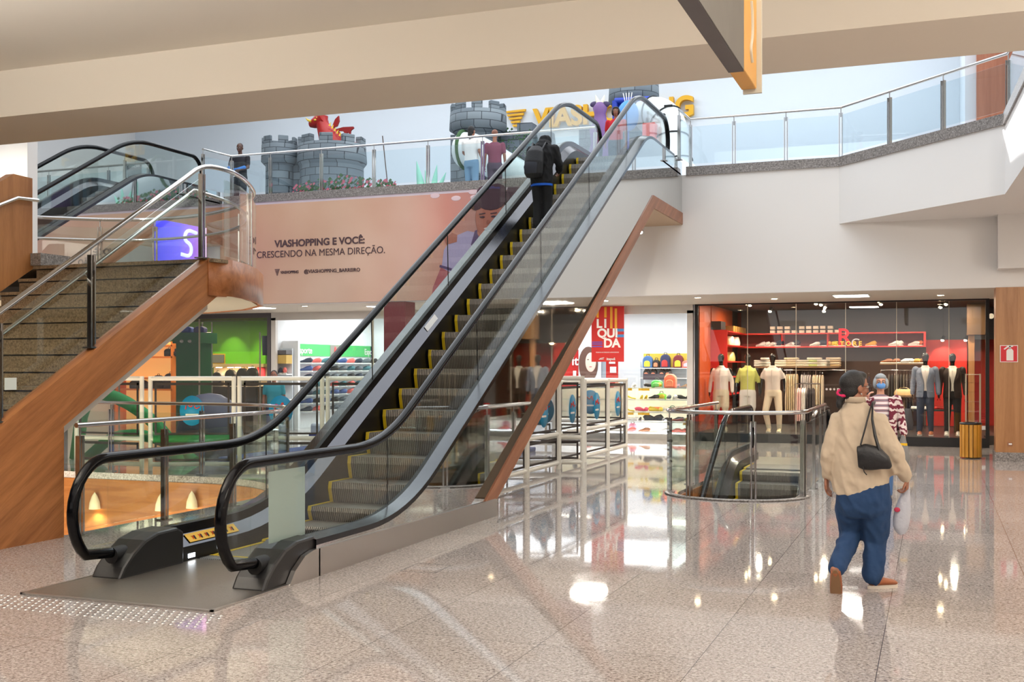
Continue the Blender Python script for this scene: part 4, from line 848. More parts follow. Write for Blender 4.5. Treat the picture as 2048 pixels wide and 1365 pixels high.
for i, (u, c_) in enumerate(((1773, (150, 96, 60)), (1789, (150, 96, 60)), (1808, WHITE), (1816, WHITE), (1829, (214, 160, 60)), (1840, (150, 96, 60)))):
    place_shoe((c_, 'loafer', 'loafer'), (PY(u, 726, 27.6).x, 27.6, 1.71), 1.2, '%s leather shoe on the short oak shelf above the dark suits' % cname(c_), 'leather shoes on the short oak shelf')
# folded clothes
def folded(x, n, cols, lab, grp):
    for k in range(n):
        cc = cols[k % len(cols)]; MB().box((x-.17, 28.05, 1.64+.055*k), (x+.17, 28.4, 1.69+.055*k)).build('folded_garment', mat('fold_%d_%d_%d' % cc, cc, .9), None, lab, 'folded garment', grp, bevel=.02)
for i, (u, cc) in enumerate(((1523, [(226, 220, 208)]), (1536, [(236, 230, 216)]), (1561, [(226, 216, 196)]), (1583, [(206, 184, 150)]), (1606, [(220, 208, 188)]), (1629, [(196, 204, 130), (222, 212, 190)]), (1648, [(226, 216, 200)]), (1667, [(180, 152, 110), (210, 190, 160)]))):
    folded(PY(u, 720, 28.2).x, 3+i % 2, cc, 'pale folded garment, stack %s on the oak shelf' % ['nearest the red cabinet', 'second from the red cabinet', 'third from the red cabinet', 'of tan cloth, fourth from the red cabinet', 'of cream cloth mid-shelf', 'with lime layers', 'after the lime stack', 'of camel cloth, last'][i], 'folded stack %s' % 'abcdefgh'[i] if False else 'folded garments, one stack')
# rails of hanging clothes
def hang_proto(name, col, lab, w_=.23, h_=.8, cat='hanging garment'):
    t = thing(name, lab, cat); m = mat('hang_%d_%d_%d' % col, col, .85)
    MB().loft([((0, 0, 0), .025, w_), ((0, 0, .3*h_), .03, w_*.95), ((0, 0, .8*h_), .03, w_*.85), ((0, 0, .93*h_), .028, w_*.75), ((0, 0, h_), .02, w_*.2)], 12, side=(1, 0, 0)).build('garment', m, t)
    MB().tube([(0, 0, h_), (0, 0, h_+.05), (.0, .03, h_+.08), (0, .0, h_+.1)], .004, 5).build('hanger_hook', steel, t); return t
def rail_row(us, y, ztop, cols, h_, lab, grp, w_=.23):
    for k, u in enumerate(us):
        c_ = cols[k % len(cols)]; x = PY(u, 760, y).x; key = ('h', c_, h_, w_)
        if key not in SHOES: SHOES[key] = hang_proto('hanging_shirt', c_, lab, w_, h_); put(SHOES[key], (x, y, ztop-h_-.1), 0, lab, grp)
        else: dup(SHOES[key], (x, y, ztop-h_-.1), 0, lab, grp)
r1 = thing('clothes_rail', 'long chrome clothes rail at the back of the menswear shop', 'clothes rail', (-2.4, 27.9, 0)); MB().cyl((PY(1560, 741, 27.9).x, 27.9, 1.55), (PY(1700, 741, 27.9).x, 27.9, 1.55), .015).build('bar', steel, r1)
for u in (1560, 1632, 1698): MB().cyl((PY(u, 741, 27.9).x, 27.9, 0), (PY(u, 741, 27.9).x, 27.9, 1.55), .012).build('upright', steel, r1)
rail_row([1573, 1577, 1581, 1585, 1589, 1594], 27.9, 1.55, [(206, 190, 160), (190, 168, 130)], .95, 'beige trousers-length garment on the long chrome rail behind the white-trousered mannequin', 'beige garments on the long rail')
rail_row([1604, 1608, 1612, 1616, 1620], 27.9, 1.53, [(190, 182, 176), (176, 168, 164)], .62, 'grey shirt on the long chrome rail, upper row', 'grey shirts on the long rail')
rail_row([1627, 1631, 1635, 1640, 1645], 27.9, 1.53, [(222, 206, 180), (210, 190, 160)], .72, 'cream shirt on the long chrome rail, beside the grey shirts', 'cream shirts on the long rail')
r2_ = thing('clothes_rail', 'low front clothes rail with pink, white and patterned shirts', 'clothes rail', (-2.2, 26.2, 0)); p = PY(1590, 770, 26.2); q_ = PY(1640, 770, 26.2); MB().cyl((p.x, 26.2, 1.24), (q_.x, 26.2, 1.24), .013).build('bar', steel, r2_)
for x in (p.x, q_.x): MB().cyl((x, 26.2, .2), (x, 26.2, 1.24), .012).build('upright', steel, r2_)
rail_row([1597, 1601], 26.2, 1.24, [(222, 180, 172)], .75, 'pink shirt on the low front rail', 'pink shirts on the low front rail', .26)
rail_row([1606, 1610], 26.2, 1.24, [(230, 222, 214)], .75, 'white shirt on the low front rail', 'white shirts on the low front rail', .26)
rail_row([1617, 1622, 1627], 26.2, 1.24, [(64, 54, 54)], .75, 'dark patterned shirt on the low front rail', 'patterned shirts on the low front rail', .26)
r3_ = thing('clothes_rail', 'chrome rail of dark jackets beside the blue-blazer mannequin', 'clothes rail', (-1, 27.3, 0)); p = PY(1762, 741, 27.3); q_ = PY(1850, 741, 27.3); MB().cyl((p.x, 27.3, 1.55), (q_.x, 27.3, 1.55), .014).build('bar', steel, r3_)
for x in (p.x, q_.x): MB().cyl((x, 27.3, .2), (x, 27.3, 1.55), .012).build('upright', steel, r3_)
rail_row([1778, 1784, 1790, 1796, 1802, 1808, 1814, 1820, 1826], 27.3, 1.55, [(74, 66, 58), (56, 52, 50), (86, 78, 66)], .85, 'dark jacket on the chrome rail beside the blue-blazer mannequin', 'dark jackets on the chrome rail')
rail_row([1700, 1706, 1712, 1718, 1724, 1731, 1738], 27.6, 1.5, [(150, 60, 66), (90, 50, 54), (60, 50, 60), (120, 84, 76)], .8, 'colourful shirt on the rail seen past the masked woman\'s head', 'colourful shirts behind the masked woman')
# red cabinet on the left of the shop
rc = thing('red_cabinet', 'tall red cabinet with side shelves at the left end of the menswear shop', 'cabinet', (-4.6, 26, 0))
a, c = PY(1415, 700, 25.6), PY(1455, 700, 25.6)
MB().box((XW+.13, 25.56, .2), (c.x, 25.62, 2.48)).build('front_panel', shopred, rc); MB().box((XW+.13, 25.6, .2), (XW+.17, 28.4, 3.05)).build('side_wall', shoporange, rc)
MB().box((XW+.13, 24.3, .2), (XW+.15, 25.6, 3.05)).build('side_wall', shoporange, rc)
for z in (1.0, 1.4, 1.76, 2.14, 2.46): MB().box((XW+.17, 25.62, z-.025), (c.x+.02, 28.3, z)).build('shelf', redb, rc)
MB().box((a.x-.02, 25.6, 2.49), (c.x-.15, 26.2, 2.68)).build('top_box', mat('box_black', (34, 26, 24), .5), rc)
for i in range(6): y = 26.4+i*.32; MB().box((c.x-.30, y, 2.465), (c.x+.0, y+.26, 2.60)).build('gold_box', mat('gold_box', (186, 140, 70), .35, .3), None, 'golden gift box on top of the red cabinet', 'box', 'golden boxes on the red cabinet')
for i, z in enumerate((2.14, 2.14, 2.14, 1.76, 1.76)):
    y = (25.8, 26.6, 27.4, 25.8, 26.7)[i]; handbag('handbag', [(190, 130, 80), (226, 200, 170), (236, 216, 206), (200, 150, 60), (210, 180, 110)][i], .3, .22, .4, ['brown bag by the front of the red cabinet, upper shelf', 'cream bag mid-way on the red cabinet, upper shelf', 'pale pink bag at the far end of the red cabinet', 'gold patterned bag on the red cabinet, lower shelf', 'straw-coloured bag on the red cabinet, lower shelf'][i], (c.x-.16, y, z), False)
# right part: red wall and dark panel
rw = thing('red_niche', 'bright red wall niche behind the dark-suited mannequins', 'wall panel', (.2, 28.8, 0)); p, q_ = PY(1852, 683, 28.7), PY(1934, 683, 28.7)
MB().box((p.x, 28.7, .2), (q_.x, 28.75, 2.28)).build('red_panel', mat('red_panel_bright', (214, 40, 26), .5), rw); MB().box((p.x, 28.69, 2.28), (2.1, 28.75, 3.05)).build('dark_panel', mat('slate_panel', (62, 60, 64)), rw)
p, q_ = PY(1934, 640, 27.0), PY(1976, 640, 27.0); MB().box((p.x, 27.0, 2.35), (q_.x, 27.4, 3.05)).build('brown_box', mat('umber_panel2', (86, 60, 30), .6), rw); MB().box((p.x+.03, 27.1, .2), (p.x+.16, 27.2, 2.35)).build('tan_post', woodp, rw)
b = MB(); b.cyl((p.x+.5, 26.99, 2.76), (p.x+.5, 26.95, 2.76), .06); b.build('wall_speaker', whitep, rw)
t = thing('display_table', 'low dark table with red folded cloths behind the suited mannequins', 'table', (.1, 26, 0)); p, q_ = PY(1830, 830, 26), PY(1915, 830, 26); MB().box((p.x, 25.8, .66), (q_.x, 26.4, .70)).build('tabletop', shopdark, t)
for x in (p.x+.03, q_.x-.07):
    for y in (25.82, 26.34): MB().box((x, y, .2), (x+.04, y+.04, .66)).build('leg', blackm, t)
for i, (u, cc) in enumerate(((1835, WHITE), (1850, WHITE), (1872, (206, 44, 34)), (1885, (206, 44, 34)), (1905, (206, 60, 50)))):
    x = PY(u, 830, 26).x; MB().box((x-.14, 25.9, .70), (x+.14, 26.3, .75)).build('folded_garment', mat('fold_%d_%d_%d' % cc, cc, .9), None, '%s folded cloth on the low dark table' % ('white' if cc == WHITE else 'red'), 'folded garment', 'cloths on the low dark table', bevel=.015)
t = handbag('briefcase', (200, 170, 120), .42, .14, .12, 'tan briefcase on the shelf under the dark jackets', (PY(1808, 790, 26.8).x, 26.8, .98)); MB().box((PY(1790, 790, 26.8).x, 26.6, .94), (PY(1826, 790, 26.8).x, 27.0, .975)).build('briefcase_stand', mat('oak_board', (120, 90, 60)), None, 'small oak display shelf carrying the tan briefcase', 'shelf')
MB().box((PY(1806, 790, 26.8).x, 26.75, .19), (PY(1810, 790, 26.8).x, 26.85, .94)).build('stand_leg', mat('oak_board', (120, 90, 60)), [o for o in COL.objects if o.name == 'briefcase_stand'][0])
# ceiling spots of the menswear shop
for i, (u, v, y, pw_) in enumerate(((1493, 608, 25.0, 22), (1500, 611, 25.1, 0), (1540, 623, 26.3, 22), (1632, 608, 25.2, 18), (1642, 610, 25.2, 0), (1648, 623, 26.6, 0), (1757, 603, 24.9, 22), (1762, 609, 25.1, 0), (1881, 615, 25.3, 22), (1892, 609, 25.1, 0), (1885, 681, 28.4, 8), (1931, 681, 28.4, 6))):
    p = PY(u, v, y); t = thing('track_spotlight', 'ceiling spotlight of the menswear shop, %s' % ('front lamp of the pair above the white-shirted mannequin', 'rear lamp of the pair above the white-shirted mannequin', 'alone above the lime-shirted mannequin', 'front lamp of the pair before the red logo', 'rear lamp of the pair before the red logo', 'low one beside the pair before the red logo', 'upper lamp of the bright pair above the masked woman', 'lower lamp of the bright pair above the masked woman', 'lower lamp of the pair above the suited mannequins', 'upper lamp of the pair above the suited mannequins', 'wall light on the red niche', 'wall light by the brown box')[i], 'spotlight', tuple(p))
    MB().cyl(p+Vector((0, 0, .0)), p+Vector((.03, .05, .09)), .04, 12).build('housing', blackpl, t); MB().ell(p, (.038, .03, .03), 10, 8).build('lens', mat('spot_lens', (255, 236, 206), .4, emit=40, emitc=(255, 226, 180)), t)
    if p.z < 3.0: MB().cyl(p+Vector((.02, .03, .07)), (p.x+.02, p.y+.03, 3.06), .006, 6).build('stem', blackpl, t)
    if pw_: spot('shop_spot', p+Vector((0, -.02, -.05)), p+Vector((0, .3 if y < 26 else .9, -1.6)), pw_*2.4, (1, .84, .64), 1.5)
# acrylic tower and slatted bin
t = thing('acrylic_tower', 'tall clear acrylic display tower beside the slatted bin', 'display stand', (.55, 21.9, 0)); a, c = PY(1931, 748, 22.0), PY(1962, 748, 22.0); fr = mat('tower_edge', (190, 176, 150), .3, .4)
for x in (a.x, c.x-.02):
    for y in (22.0, 22.3): MB().box((x, y, 0), (x+.02, y+.02, 1.5)).build('edge', fr, t)
for z in (.4, .62, .80, .98, 1.16, 1.33, 1.48): MB().box((a.x, 22.0, z), (c.x, 22.32, z+.012)).build('shelf', SHOPGLASS if z < 1.4 else fr, t)
MB().box((a.x, 22.0, 0), (c.x, 22.32, .35)).build('base', frameblack, t)
t = thing('slatted_bin', 'wooden slatted litter bin with a dark rim', 'bin', (.58, 21.4, 0)); a, c = PY(1921, 900, 21.25), PY(1963, 900, 21.25); cx_, cy_ = (a.x+c.x)/2, 21.42; R_ = (c.x-a.x)/2
MB().lathe([(0, .02), (R_*.93, .02), (R_*.93, .58), (0, .58)], (cx_, cy_, 0), 24).build('liner', blackm, t)
for k in range(16): an = 2*PI*k/16; b = MB(); p = Vector((cx_+R_*math.cos(an), cy_+R_*math.sin(an), 0)); b.bar(p+Vector((0, 0, .02)), p+Vector((0, 0, .60)), .02, .055, up=(-math.sin(an), math.cos(an), 0)); b.build('slat', wood('bin_wood', (214, 158, 60), (170, 110, 36)), t)
MB().lathe([(R_*.80, .60), (R_*1.08, .60), (R_*1.08, .635), (R_*.80, .635), (R_*.80, .60)], (cx_, cy_, 0), 28).build('rim', frameblack, t)
# extinguisher sign and small plate on the column
t = thing('extinguisher_sign', 'red square sign with a white fire extinguisher on the wooden column', 'sign', (1.18, 20.86, 1.7)); a, c = PY(2000, 691, 20.86), PY(2036, 725, 20.86)
MB().box((a.x, 20.866, c.z), (c.x, 20.878, a.z)).build('border', white, t); MB().box((a.x+.012, 20.862, c.z+.012), (c.x-.012, 20.868, a.z-.012)).build('plate', mat('sign_red', (206, 20, 36), .4), t)
cx_ = (a.x+c.x)/2+.015; zb = c.z+.03; b = MB(); b.prism([(cx_-.055, zb), (cx_+.055, zb), (cx_+.055, zb+.17), (cx_+.02, zb+.21), (cx_-.02, zb+.21), (cx_-.055, zb+.17)], 'y', 20.857, 20.863); b.box((cx_-.014, 20.857, zb+.2), (cx_+.014, 20.863, zb+.25)); b.prism([(cx_-.10, zb+.2), (cx_-.04, zb+.25), (cx_+.05, zb+.255), (cx_+.05, zb+.235), (cx_-.03, zb+.225), (cx_-.085, zb+.185)], 'y', 20.857, 20.863); b.build('extinguisher_symbol', white, t)
p = PY(2020, 889, 20.87); t = thing('socket_plate', 'tiny socket plate low on the wooden column', 'socket', tuple(p)); MB().box((p.x-.04, 20.868, p.z-.03), (p.x+.04, 20.88, p.z+.03)).build('plate', woodt, t); MB().box((p.x-.02, 20.864, p.z-.01), (p.x+.03, 20.869, p.z+.015)).build('outlet', white, t)
# soffit panels (the light that goes with them is set at the top)
for i, (px, py) in enumerate(((-11.6, 22.4), (-6.6, 21.75), (-1.5, 22.2), (-14.6, 21.8))):
    t = thing('ceiling_panel_light', 'square ceiling light in the soffit, %s' % ('above the burgundy pillar side of the shoe shop', 'above the sale banner', 'above the red logo', 'above the green bag shop')[i], 'ceiling light', (px, py, 2.98)); MB().box((px-.34, py-.34, 2.985), (px+.34, py+.34, 3.0)).build('frame', white, t); MB().box((px-.31, py-.31, 2.98), (px+.31, py+.31, 2.986)).build('diffuser', mat('panel_glow', (255, 250, 240), .5, emit=14), t)
for i, (px, py) in enumerate(((-9.6, 21.2), (-4.36, 21.7), (-13.2, 21.6), (-3.0, 22.6), (.1, 22.6))):
    t = thing('downlight', 'small round downlight in the soffit, %s' % ('over the shoe shop centre', 'over the jamb between shoe shop and menswear', 'over the sports wall', 'over the lime-shirted mannequin', 'over the suited mannequins')[i], 'downlight', (px, py, 2.98)); MB().lathe([(.0, .0), (.06, .0)], (px, py, 2.985), 16).build('lens', mat('downlight_glow', (255, 230, 190), .5, emit=40, emitc=(255, 226, 180)), t); MB().lathe([(.06, .0), (.085, .0), (.085, .015)], (px, py, 2.985), 16).build('trim_ring', white, t)
    spot('downlight_beam', (px, py, 2.96), (px, py, 0), 28, (1, .86, .68), 1.4)
# ---------------------------------------------------------------- salmon banner on the slab front
def fit(name, body, x0, x1, z, cap, m, y, parent=None, bold=0, depth=.003, shear=0):
    me = text_mesh(body, 1.0, depth=depth/ (cap/.7) if False else .003, bold=bold, align='LEFT', shear=shear); xs = [v.co.x for v in me.vertices]; a, c = min(xs), max(xs)
    ys = [v.co.y for v in me.vertices]; k = (x1-x0)/(c-a); kz = cap/.72
    for v in me.vertices: v.co.x = (v.co.x-a)*k; v.co.y *= kz
    me.materials.clear(); me.materials.append(m); off = wloc(parent) if parent else Vector((0, 0, 0))
    me.transform(Matrix.Translation(Vector((x0, y, z))-off) @ Matrix.Rotation(PI/2, 4, 'X')); me.name = name
    o = bpy.data.objects.new(name, me); COL.objects.link(o)
    if parent: o.parent = parent
    return o
BY = WY-.015
bm = mat('banner_print', (214, 168, 140), .55); nt, bb, L = nodes(bm)
tc = nt.nodes.new('ShaderNodeTexCoord'); sp = nt.nodes.new('ShaderNodeSeparateXYZ'); L.new(tc.outputs['Object'], sp.inputs[0])
mr = nt.nodes.new('ShaderNodeMapRange'); mr.inputs['From Min'].default_value = -15; mr.inputs['From Max'].default_value = -6.5; L.new(sp.outputs['X'], mr.inputs['Value'])
rp_ = ramp(nt, [(0, (206, 150, 116)), (.16, (214, 172, 142)), (.35, (216, 180, 154)), (.55, (212, 170, 150)), (.66, (206, 140, 124)), (.78, (182, 132, 128)), (1, (150, 108, 112))]); L.new(mr.outputs[0], rp_.inputs[0])
ns_ = nt.nodes.new('ShaderNodeTexNoise'); ns_.inputs['Scale'].default_value = .7; L.new(tc.outputs['Object'], ns_.inputs['Vector'])
mx = nt.nodes.new('ShaderNodeMix'); mx.data_type = 'RGBA'; mx.blend_type = 'SOFT_LIGHT'; mx.inputs['Factor'].default_value = .5; L.new(rp_.outputs[0], mx.inputs['A']); L.new(ns_.outputs['Fac'], mx.inputs['B']); L.new(mx.outputs['Result'], bb.inputs['Base Color'])
bn2 = thing('wall_banner', 'wide salmon wall banner with a smiling young man and dark lettering', 'banner', (0, 0, 0))
b = MB(); b.box((-14.95, BY, 3.01), (-6.3, BY+.01, 5.20)); b.build('print', bm, bn2); MB().box((-14.95, BY+.002, 5.20), (-6.3, BY+.014, 5.27)).build('hem', mat('banner_hem', (214, 200, 208), .6), bn2)
ink = mat('banner_ink', (84, 60, 62), .6); Y1 = BY-.006
fit('lettering', 'ViaShopping e você:'.upper(), -13.53, -11.30, PY(640, 485, WY).z, .15, ink, Y1, bn2, bold=.03)
fit('lettering', 'CRESCENDO NA MESMA DIREÇÃO.', -13.98, -10.82, PY(640, 506, WY).z, .15, ink, Y1, bn2)
fit('lettering', 'VIASHOPPING', -13.38, -12.92, PY(580, 545, WY).z, .06, ink, Y1, bn2, bold=.03); fit('lettering', '@VIASHOPPING_BARREIRO', -12.78, -11.41, PY(665, 542, WY).z, .075, ink, Y1, bn2, bold=.02)
def vbars(cx, zt, w_, h_, n, y, m, par, th=.004, nm='logo_bar'):
    for i in range(n):
        k = i/(n-1); ww = w_*(1-k*.72); z = zt-h_*k; hh = h_/n*.62; MB().prism([(cx-ww/2, z), (cx+ww/2, z+hh*.25), (cx+ww/2-.03*w_, z-hh), (cx-ww/2+.05*w_, z-hh)], 'y', y, y+th).build(nm, m, par)
vbars(-13.46, PY(554, 539, WY).z, .13, .12, 5, Y1, ink, bn2)
# the printed man: hair, ears, face, neck, polo shirt and arm
psk = mat('print_skin_brown', (176, 104, 88), .6); phr = mat('print_hair_dark', (74, 44, 56), .7); psh = mat('print_shirt_lilac', (176, 160, 196), .7); pcol = mat('print_collar', (86, 60, 104), .7); pd = mat('print_dark', (60, 50, 54))
def wp(u, v): p = PY(u, v, BY); return (p.x, p.z)
def poly(pts, m, name, d, th=.003): MB().prism([wp(*q) for q in pts], 'y', BY-d-th, BY-d).build(name, m, bn2)
poly([(874, 610), (880, 560), (888, 500), (905, 475), (935, 462), (975, 470), (1000, 520), (1000, 610)], psh, 'printed_shirt', .001)
poly([(862, 610), (866, 575), (882, 535), (900, 545), (890, 590), (880, 610)], mat('print_sleeve_red', (170, 84, 92), .7), 'printed_arm', .003)
poly([(880, 530), (904, 537), (903, 542), (879, 535)], pcol, 'printed_cuff', .005); poly([(888, 478), (905, 466), (915, 470), (914, 484), (900, 488), (893, 490)], psk, 'printed_hand', .005)
poly([(942, 490), (950, 462), (960, 458), (965, 476), (985, 480), (985, 500), (950, 500)], pcol, 'printed_collar', .005); poly([(955, 468), (955, 440), (985, 440), (990, 486), (968, 488)], psk, 'printed_neck', .007)
b = MB(); c_ = PY(978, 432, BY-.012); b.ell((c_.x, BY-.011, c_.z-.03), (.30, .003, .44), 24, 14); b.build('printed_face', psk, bn2)
b = MB(); c_ = PY(983, 402, BY); 
for dx, dz, r_ in ((0, 0, .34), (-.26, -.02, .17), (.24, .02, .18), (-.12, .13, .2), (.12, .15, .2), (-.33, -.14, .12)): b.ell((c_.x+dx, BY-.016, c_.z+dz+.05), (r_, .003, r_*.72), 16, 8)
b.build('printed_hair', phr, bn2)
b = MB(); e = PY(977, 434, BY)
for dx in (-.13, .12): b.ell((e.x+dx, BY-.020, e.z), (.06, .003, .022), 10, 6); b.bar((e.x+dx-.07, BY-.020, e.z+.06), (e.x+dx+.07, BY-.020, e.z+.075), .004, .022)
b.build('printed_eyes', phr, bn2); b = MB(); b.ell((e.x, BY-.020, e.z-.24), (.10, .003, .025), 12, 6); b.build('printed_smile', mat('print_teeth', (226, 200, 196), .6), bn2); MB().ell((e.x, BY-.020, e.z-.11), (.035, .003, .05), 10, 6).build('printed_nose', mat('print_skin_shadow', (158, 88, 74), .6), bn2)
poly([(1008, 400), (1016, 375), (1048, 374), (1060, 400), (1060, 440), (1010, 440)], phr, 'printed_second_head', .001)
for i, (u, v) in enumerate(((870, 392), (912, 397), (946, 384), (950, 395), (990, 389))): c_ = PY(u, v, BY); MB().ell((c_.x, BY-.002, c_.z), (.11, .003, .055), 14, 6).build('printed_light_dot', mat('print_pale_dot', (224, 196, 200), .6), bn2)
# violet reflection put in as a glowing patch on the far escalator's side
XS = -14.86; ya_, yb_ = PX(310, 480, XS).y, PX(405, 480, XS).y; zt_ = PX(357, 446, XS).z; zb_ = PX(357, 528, XS).z
t = thing('screen_reflection', 'painted violet and blue reflection on the mirrored escalator side, seen through the stair glass', 'reflection', (XS, ya_, zb_))
vm_ = mat('violet_reflection', (120, 90, 230), .4, emit=.8); nt, bb, L = nodes(vm_); tc = nt.nodes.new('ShaderNodeTexCoord'); sp = nt.nodes.new('ShaderNodeSeparateXYZ'); L.new(tc.outputs['Generated'], sp.inputs[0]); r_ = ramp(nt, [(0, (50, 56, 214)), (.5, (104, 88, 236)), (1, (190, 120, 220))]); L.new(sp.outputs['Y'], r_.inputs[0]); L.new(r_.outputs[0], bb.inputs['Emission Color']); L.new(r_.outputs[0], bb.inputs['Base Color'])
MB().box((XS-.03, ya_, zb_), (XS, yb_, zt_)).build('reflected_screen', vm_, t); MB().box((XS-.03, yb_, zb_), (XS+.01, yb_+.12, zt_)).build('reflection_edge', mat('pink_edge', (250, 180, 240), .4, emit=1.6), t)
ym_ = (ya_+yb_)/2; zm_ = (zt_+zb_)/2; k_ = (yb_-ya_)/4
MB().tube(smooth([(XS+.01, ym_+1.4*k_, zm_+.28), (XS+.01, ym_+.6*k_, zm_+.32), (XS+.01, ym_+.3*k_, zm_+.1), (XS+.01, ym_+1.0*k_, zm_), (XS+.01, ym_+.9*k_, zm_-.25), (XS+.01, ym_+.1*k_, zm_-.22)], 2), .04, 8).build('white_mark', mat('screen_white', (230, 230, 255), .4, emit=.9), t)

# ---------------------------------------------------------------- sign on the gallery wall
ylw = mat('sign_yellow', (226, 168, 10), .5); GY = 28.95
sg_ = thing('wall_sign', 'large yellow three-dimensional mall name and striped logo on the upper wall', 'sign', PY(1060, 240, GY))
p0, p1 = PY(1069, 240, GY), PY(1389, 216, GY)
o = fit('lettering', 'VIASHOPPING', p0.x, p1.x, (PY(1069, 243, GY).z+PY(1389, 215, GY).z)/2, .52, ylw, GY-.10, sg_, bold=.035)
for v in o.data.vertices:                        # letters stand 10 cm off the wall
    pass
o.modifiers.new('s', 'SOLIDIFY').thickness = .08
vbars(PY(1032, 230, GY).x, PY(1032, 222, GY).z, .62, .40, 5, GY-.08, ylw, sg_, .08)
for s_ in (0, 1): pass

# ---------------------------------------------------------------- castle playground on the gallery
def brickmat(name, c1, c2, mortar, sc=2.2):
    m = mat(name, c1, .8); nt, b_, L = nodes(m); tc = nt.nodes.new('ShaderNodeTexCoord'); mp = nt.nodes.new('ShaderNodeMapping'); mp.inputs['Rotation'].default_value = (PI/2, 0, 0)
    br = nt.nodes.new('ShaderNodeTexBrick'); br.inputs['Color1'].default_value = lin(c1); br.inputs['Color2'].default_value = lin(c2); br.inputs['Mortar'].default_value = lin(mortar); br.inputs['Scale'].default_value = sc; br.inputs['Mortar Size'].default_value = .018; br.inputs['Brick Width'].default_value = .75; br.inputs['Row Height'].default_value = .42
    L.new(tc.outputs['Object'], mp.inputs['Vector']); L.new(mp.outputs[0], br.inputs['Vector']); L.new(br.outputs[0], b_.inputs['Base Color']); return m
stone = brickmat('castle_stone', (126, 136, 142), (98, 108, 116), (54, 60, 66)); stoned = brickmat('castle_stone_dark', (106, 114, 122), (84, 92, 100), (44, 48, 54))
def tower(label, u0, u1, vtop, y, neck=None, zb=F2, nb=9, capw=1.0, caph=.42, cren=.20):
    p, q_ = PY(u0, vtop, y), PY(u1, vtop, y); R_ = (q_.x-p.x)/2; cx = (p.x+q_.x)/2; zt = p.z; rb = R_*(neck or .84)
    t = thing('castle_tower', label, 'play castle', (cx, y, zb)); MB().lathe([(rb*1.02, 0), (rb, zt-zb-caph-cren-.12)], (cx, y, zb), 28).build('shaft', stone, t)
    zc = zt-cren-caph; MB().lathe([(rb, -.12), (R_*1.03, 0), (R_, caph), (R_*.8, caph), (R_*.8, 0.02), (0, .02)], (cx, y, zc), 28).build('crown_ring', stone, t)
    for i in range(nb):
        an = 2*PI*(i+.25)/nb; b = MB(); w_ = PI/nb*1.15; r0, r1 = R_*.8, R_*1.0; P = [(cx+r*math.cos(an+s*w_/1), y+r*math.sin(an+s*w_/1)) for r, s in ((r1, -.5), (r1, .5), (r0, .5), (r0, -.5))]; b.prism(P, 'z', zt-cren, zt); b.build('battlement', stone, t, bevel=.02)
    return t
tower('small grey castle tower with battlements near the cleaner', 529, 590, 279, 24.5, .78, nb=6)
tower('wide grey castle tower carrying the red dragon', 605, 724, 283, 24.9, .93, nb=9)
tower('grey castle tower with a broad disc crown above the woman in white', 905, 1009, 216, 25.2, .70)
tower('tall grey castle tower with a flat crown behind the escalator top', 1220, 1316, 158, 26.0, .62)
def cwall(label, pts, y, th, m=stone):
    t = thing('castle_rampart', label, 'play castle', (PY(pts[0][0], 300, y).x, y, F2)); MB().prism([(PY(u, v, y).x, max(F2, PY(u, v, y).z)) for u, v in pts], 'y', y, y+th).build('wall_body', m, t); return t
cwall('sloping grey castle wall joining the two towers by the cleaner', [(585, 480), (585, 315), (604, 330), (604, 480)], 24.6, .3)
cwall('dark grey castle gate wall with battlements behind the man in black', [(975, 480), (975, 252), (1004, 252), (1004, 264), (1034, 262), (1034, 246), (1064, 245), (1064, 262), (1100, 262), (1104, 300), (1104, 480)], 25.4, .35, stoned)
cwall('grey castle wall beside the white slide, behind the woman in white', [(901, 480), (901, 270), (933, 268), (933, 480)], 24.9, .3)
cwall('low grey castle block with an arch seen past the escalator glass', [(1158, 480), (1158, 250), (1190, 250), (1190, 480)], 25.0, .3)
# ivy on the gate wall
ivy = mat('ivy_green', (58, 92, 54), .8); b = MB()
for i in range(170):
    u = random.choice((random.uniform(976, 1000), random.uniform(1004, 1062), random.uniform(1004, 1062))); v = random.uniform(256, 330); p = PY(u, v, 25.36); s_ = random.uniform(.02, .045)
    b.add([(p.x-s_, p.y, p.z), (p.x, p.y-.03, p.z-s_), (p.x+s_, p.y, p.z), (p.x, p.y-.01, p.z+s_)], [(0, 1, 2, 3)])
b.build('ivy_leaves', ivy, None, 'small green ivy leaves clinging to the dark castle gate wall', 'ivy', kind='stuff')
# slides
wsl = mat('slide_white', (222, 228, 228), .25)
t = thing('tube_slide', 'glossy white tube slide running down from the grey castle wall', 'slide', PY(930, 300, 24.5)); P = smooth([PY(928, 300, 24.6), PY(945, 300, 24.5), PY(990, 325, 24.3), PY(1040, 355, 24.2), PY(1085, 372, 24.1)], 2); MB().tube(P, [.42-.004*i for i in range(len(P))], 24, cap=False).build('tube', wsl, t, solid=.02)
MB().tube([P[0]+Vector((0, .0, .44*math.cos(a)))+Vector((0, .44*math.sin(a), 0)) for a in [2*PI*i/20 for i in range(21)]], .05, 8).build('rim', ivy, t)
t = thing('tube_slide', 'thick white curved tube slide with black straps behind the tall tower', 'slide', PY(1330, 300, 25.3)); P = smooth([PY(1290, 232, 25.6), PY(1318, 226, 25.4), PY(1340, 250, 25.2), PY(1345, 300, 25.0), PY(1352, 345, 24.9), PY(1380, 370, 24.8)], 2); MB().tube(P, .40, 24).build('tube', wsl, t)
for k in (4, 8, 12, 16):
    d = (P[k+1]-P[k-1]).normalized(); sd = d.cross(Vector((0, 1, 0))).normalized(); up = sd.cross(d); MB().tube([P[k]+sd*.41*math.cos(2*PI*i/24)+up*.41*math.sin(2*PI*i/24) for i in range(24)], .018, 6, closed=True).build('strap', blackm, t)
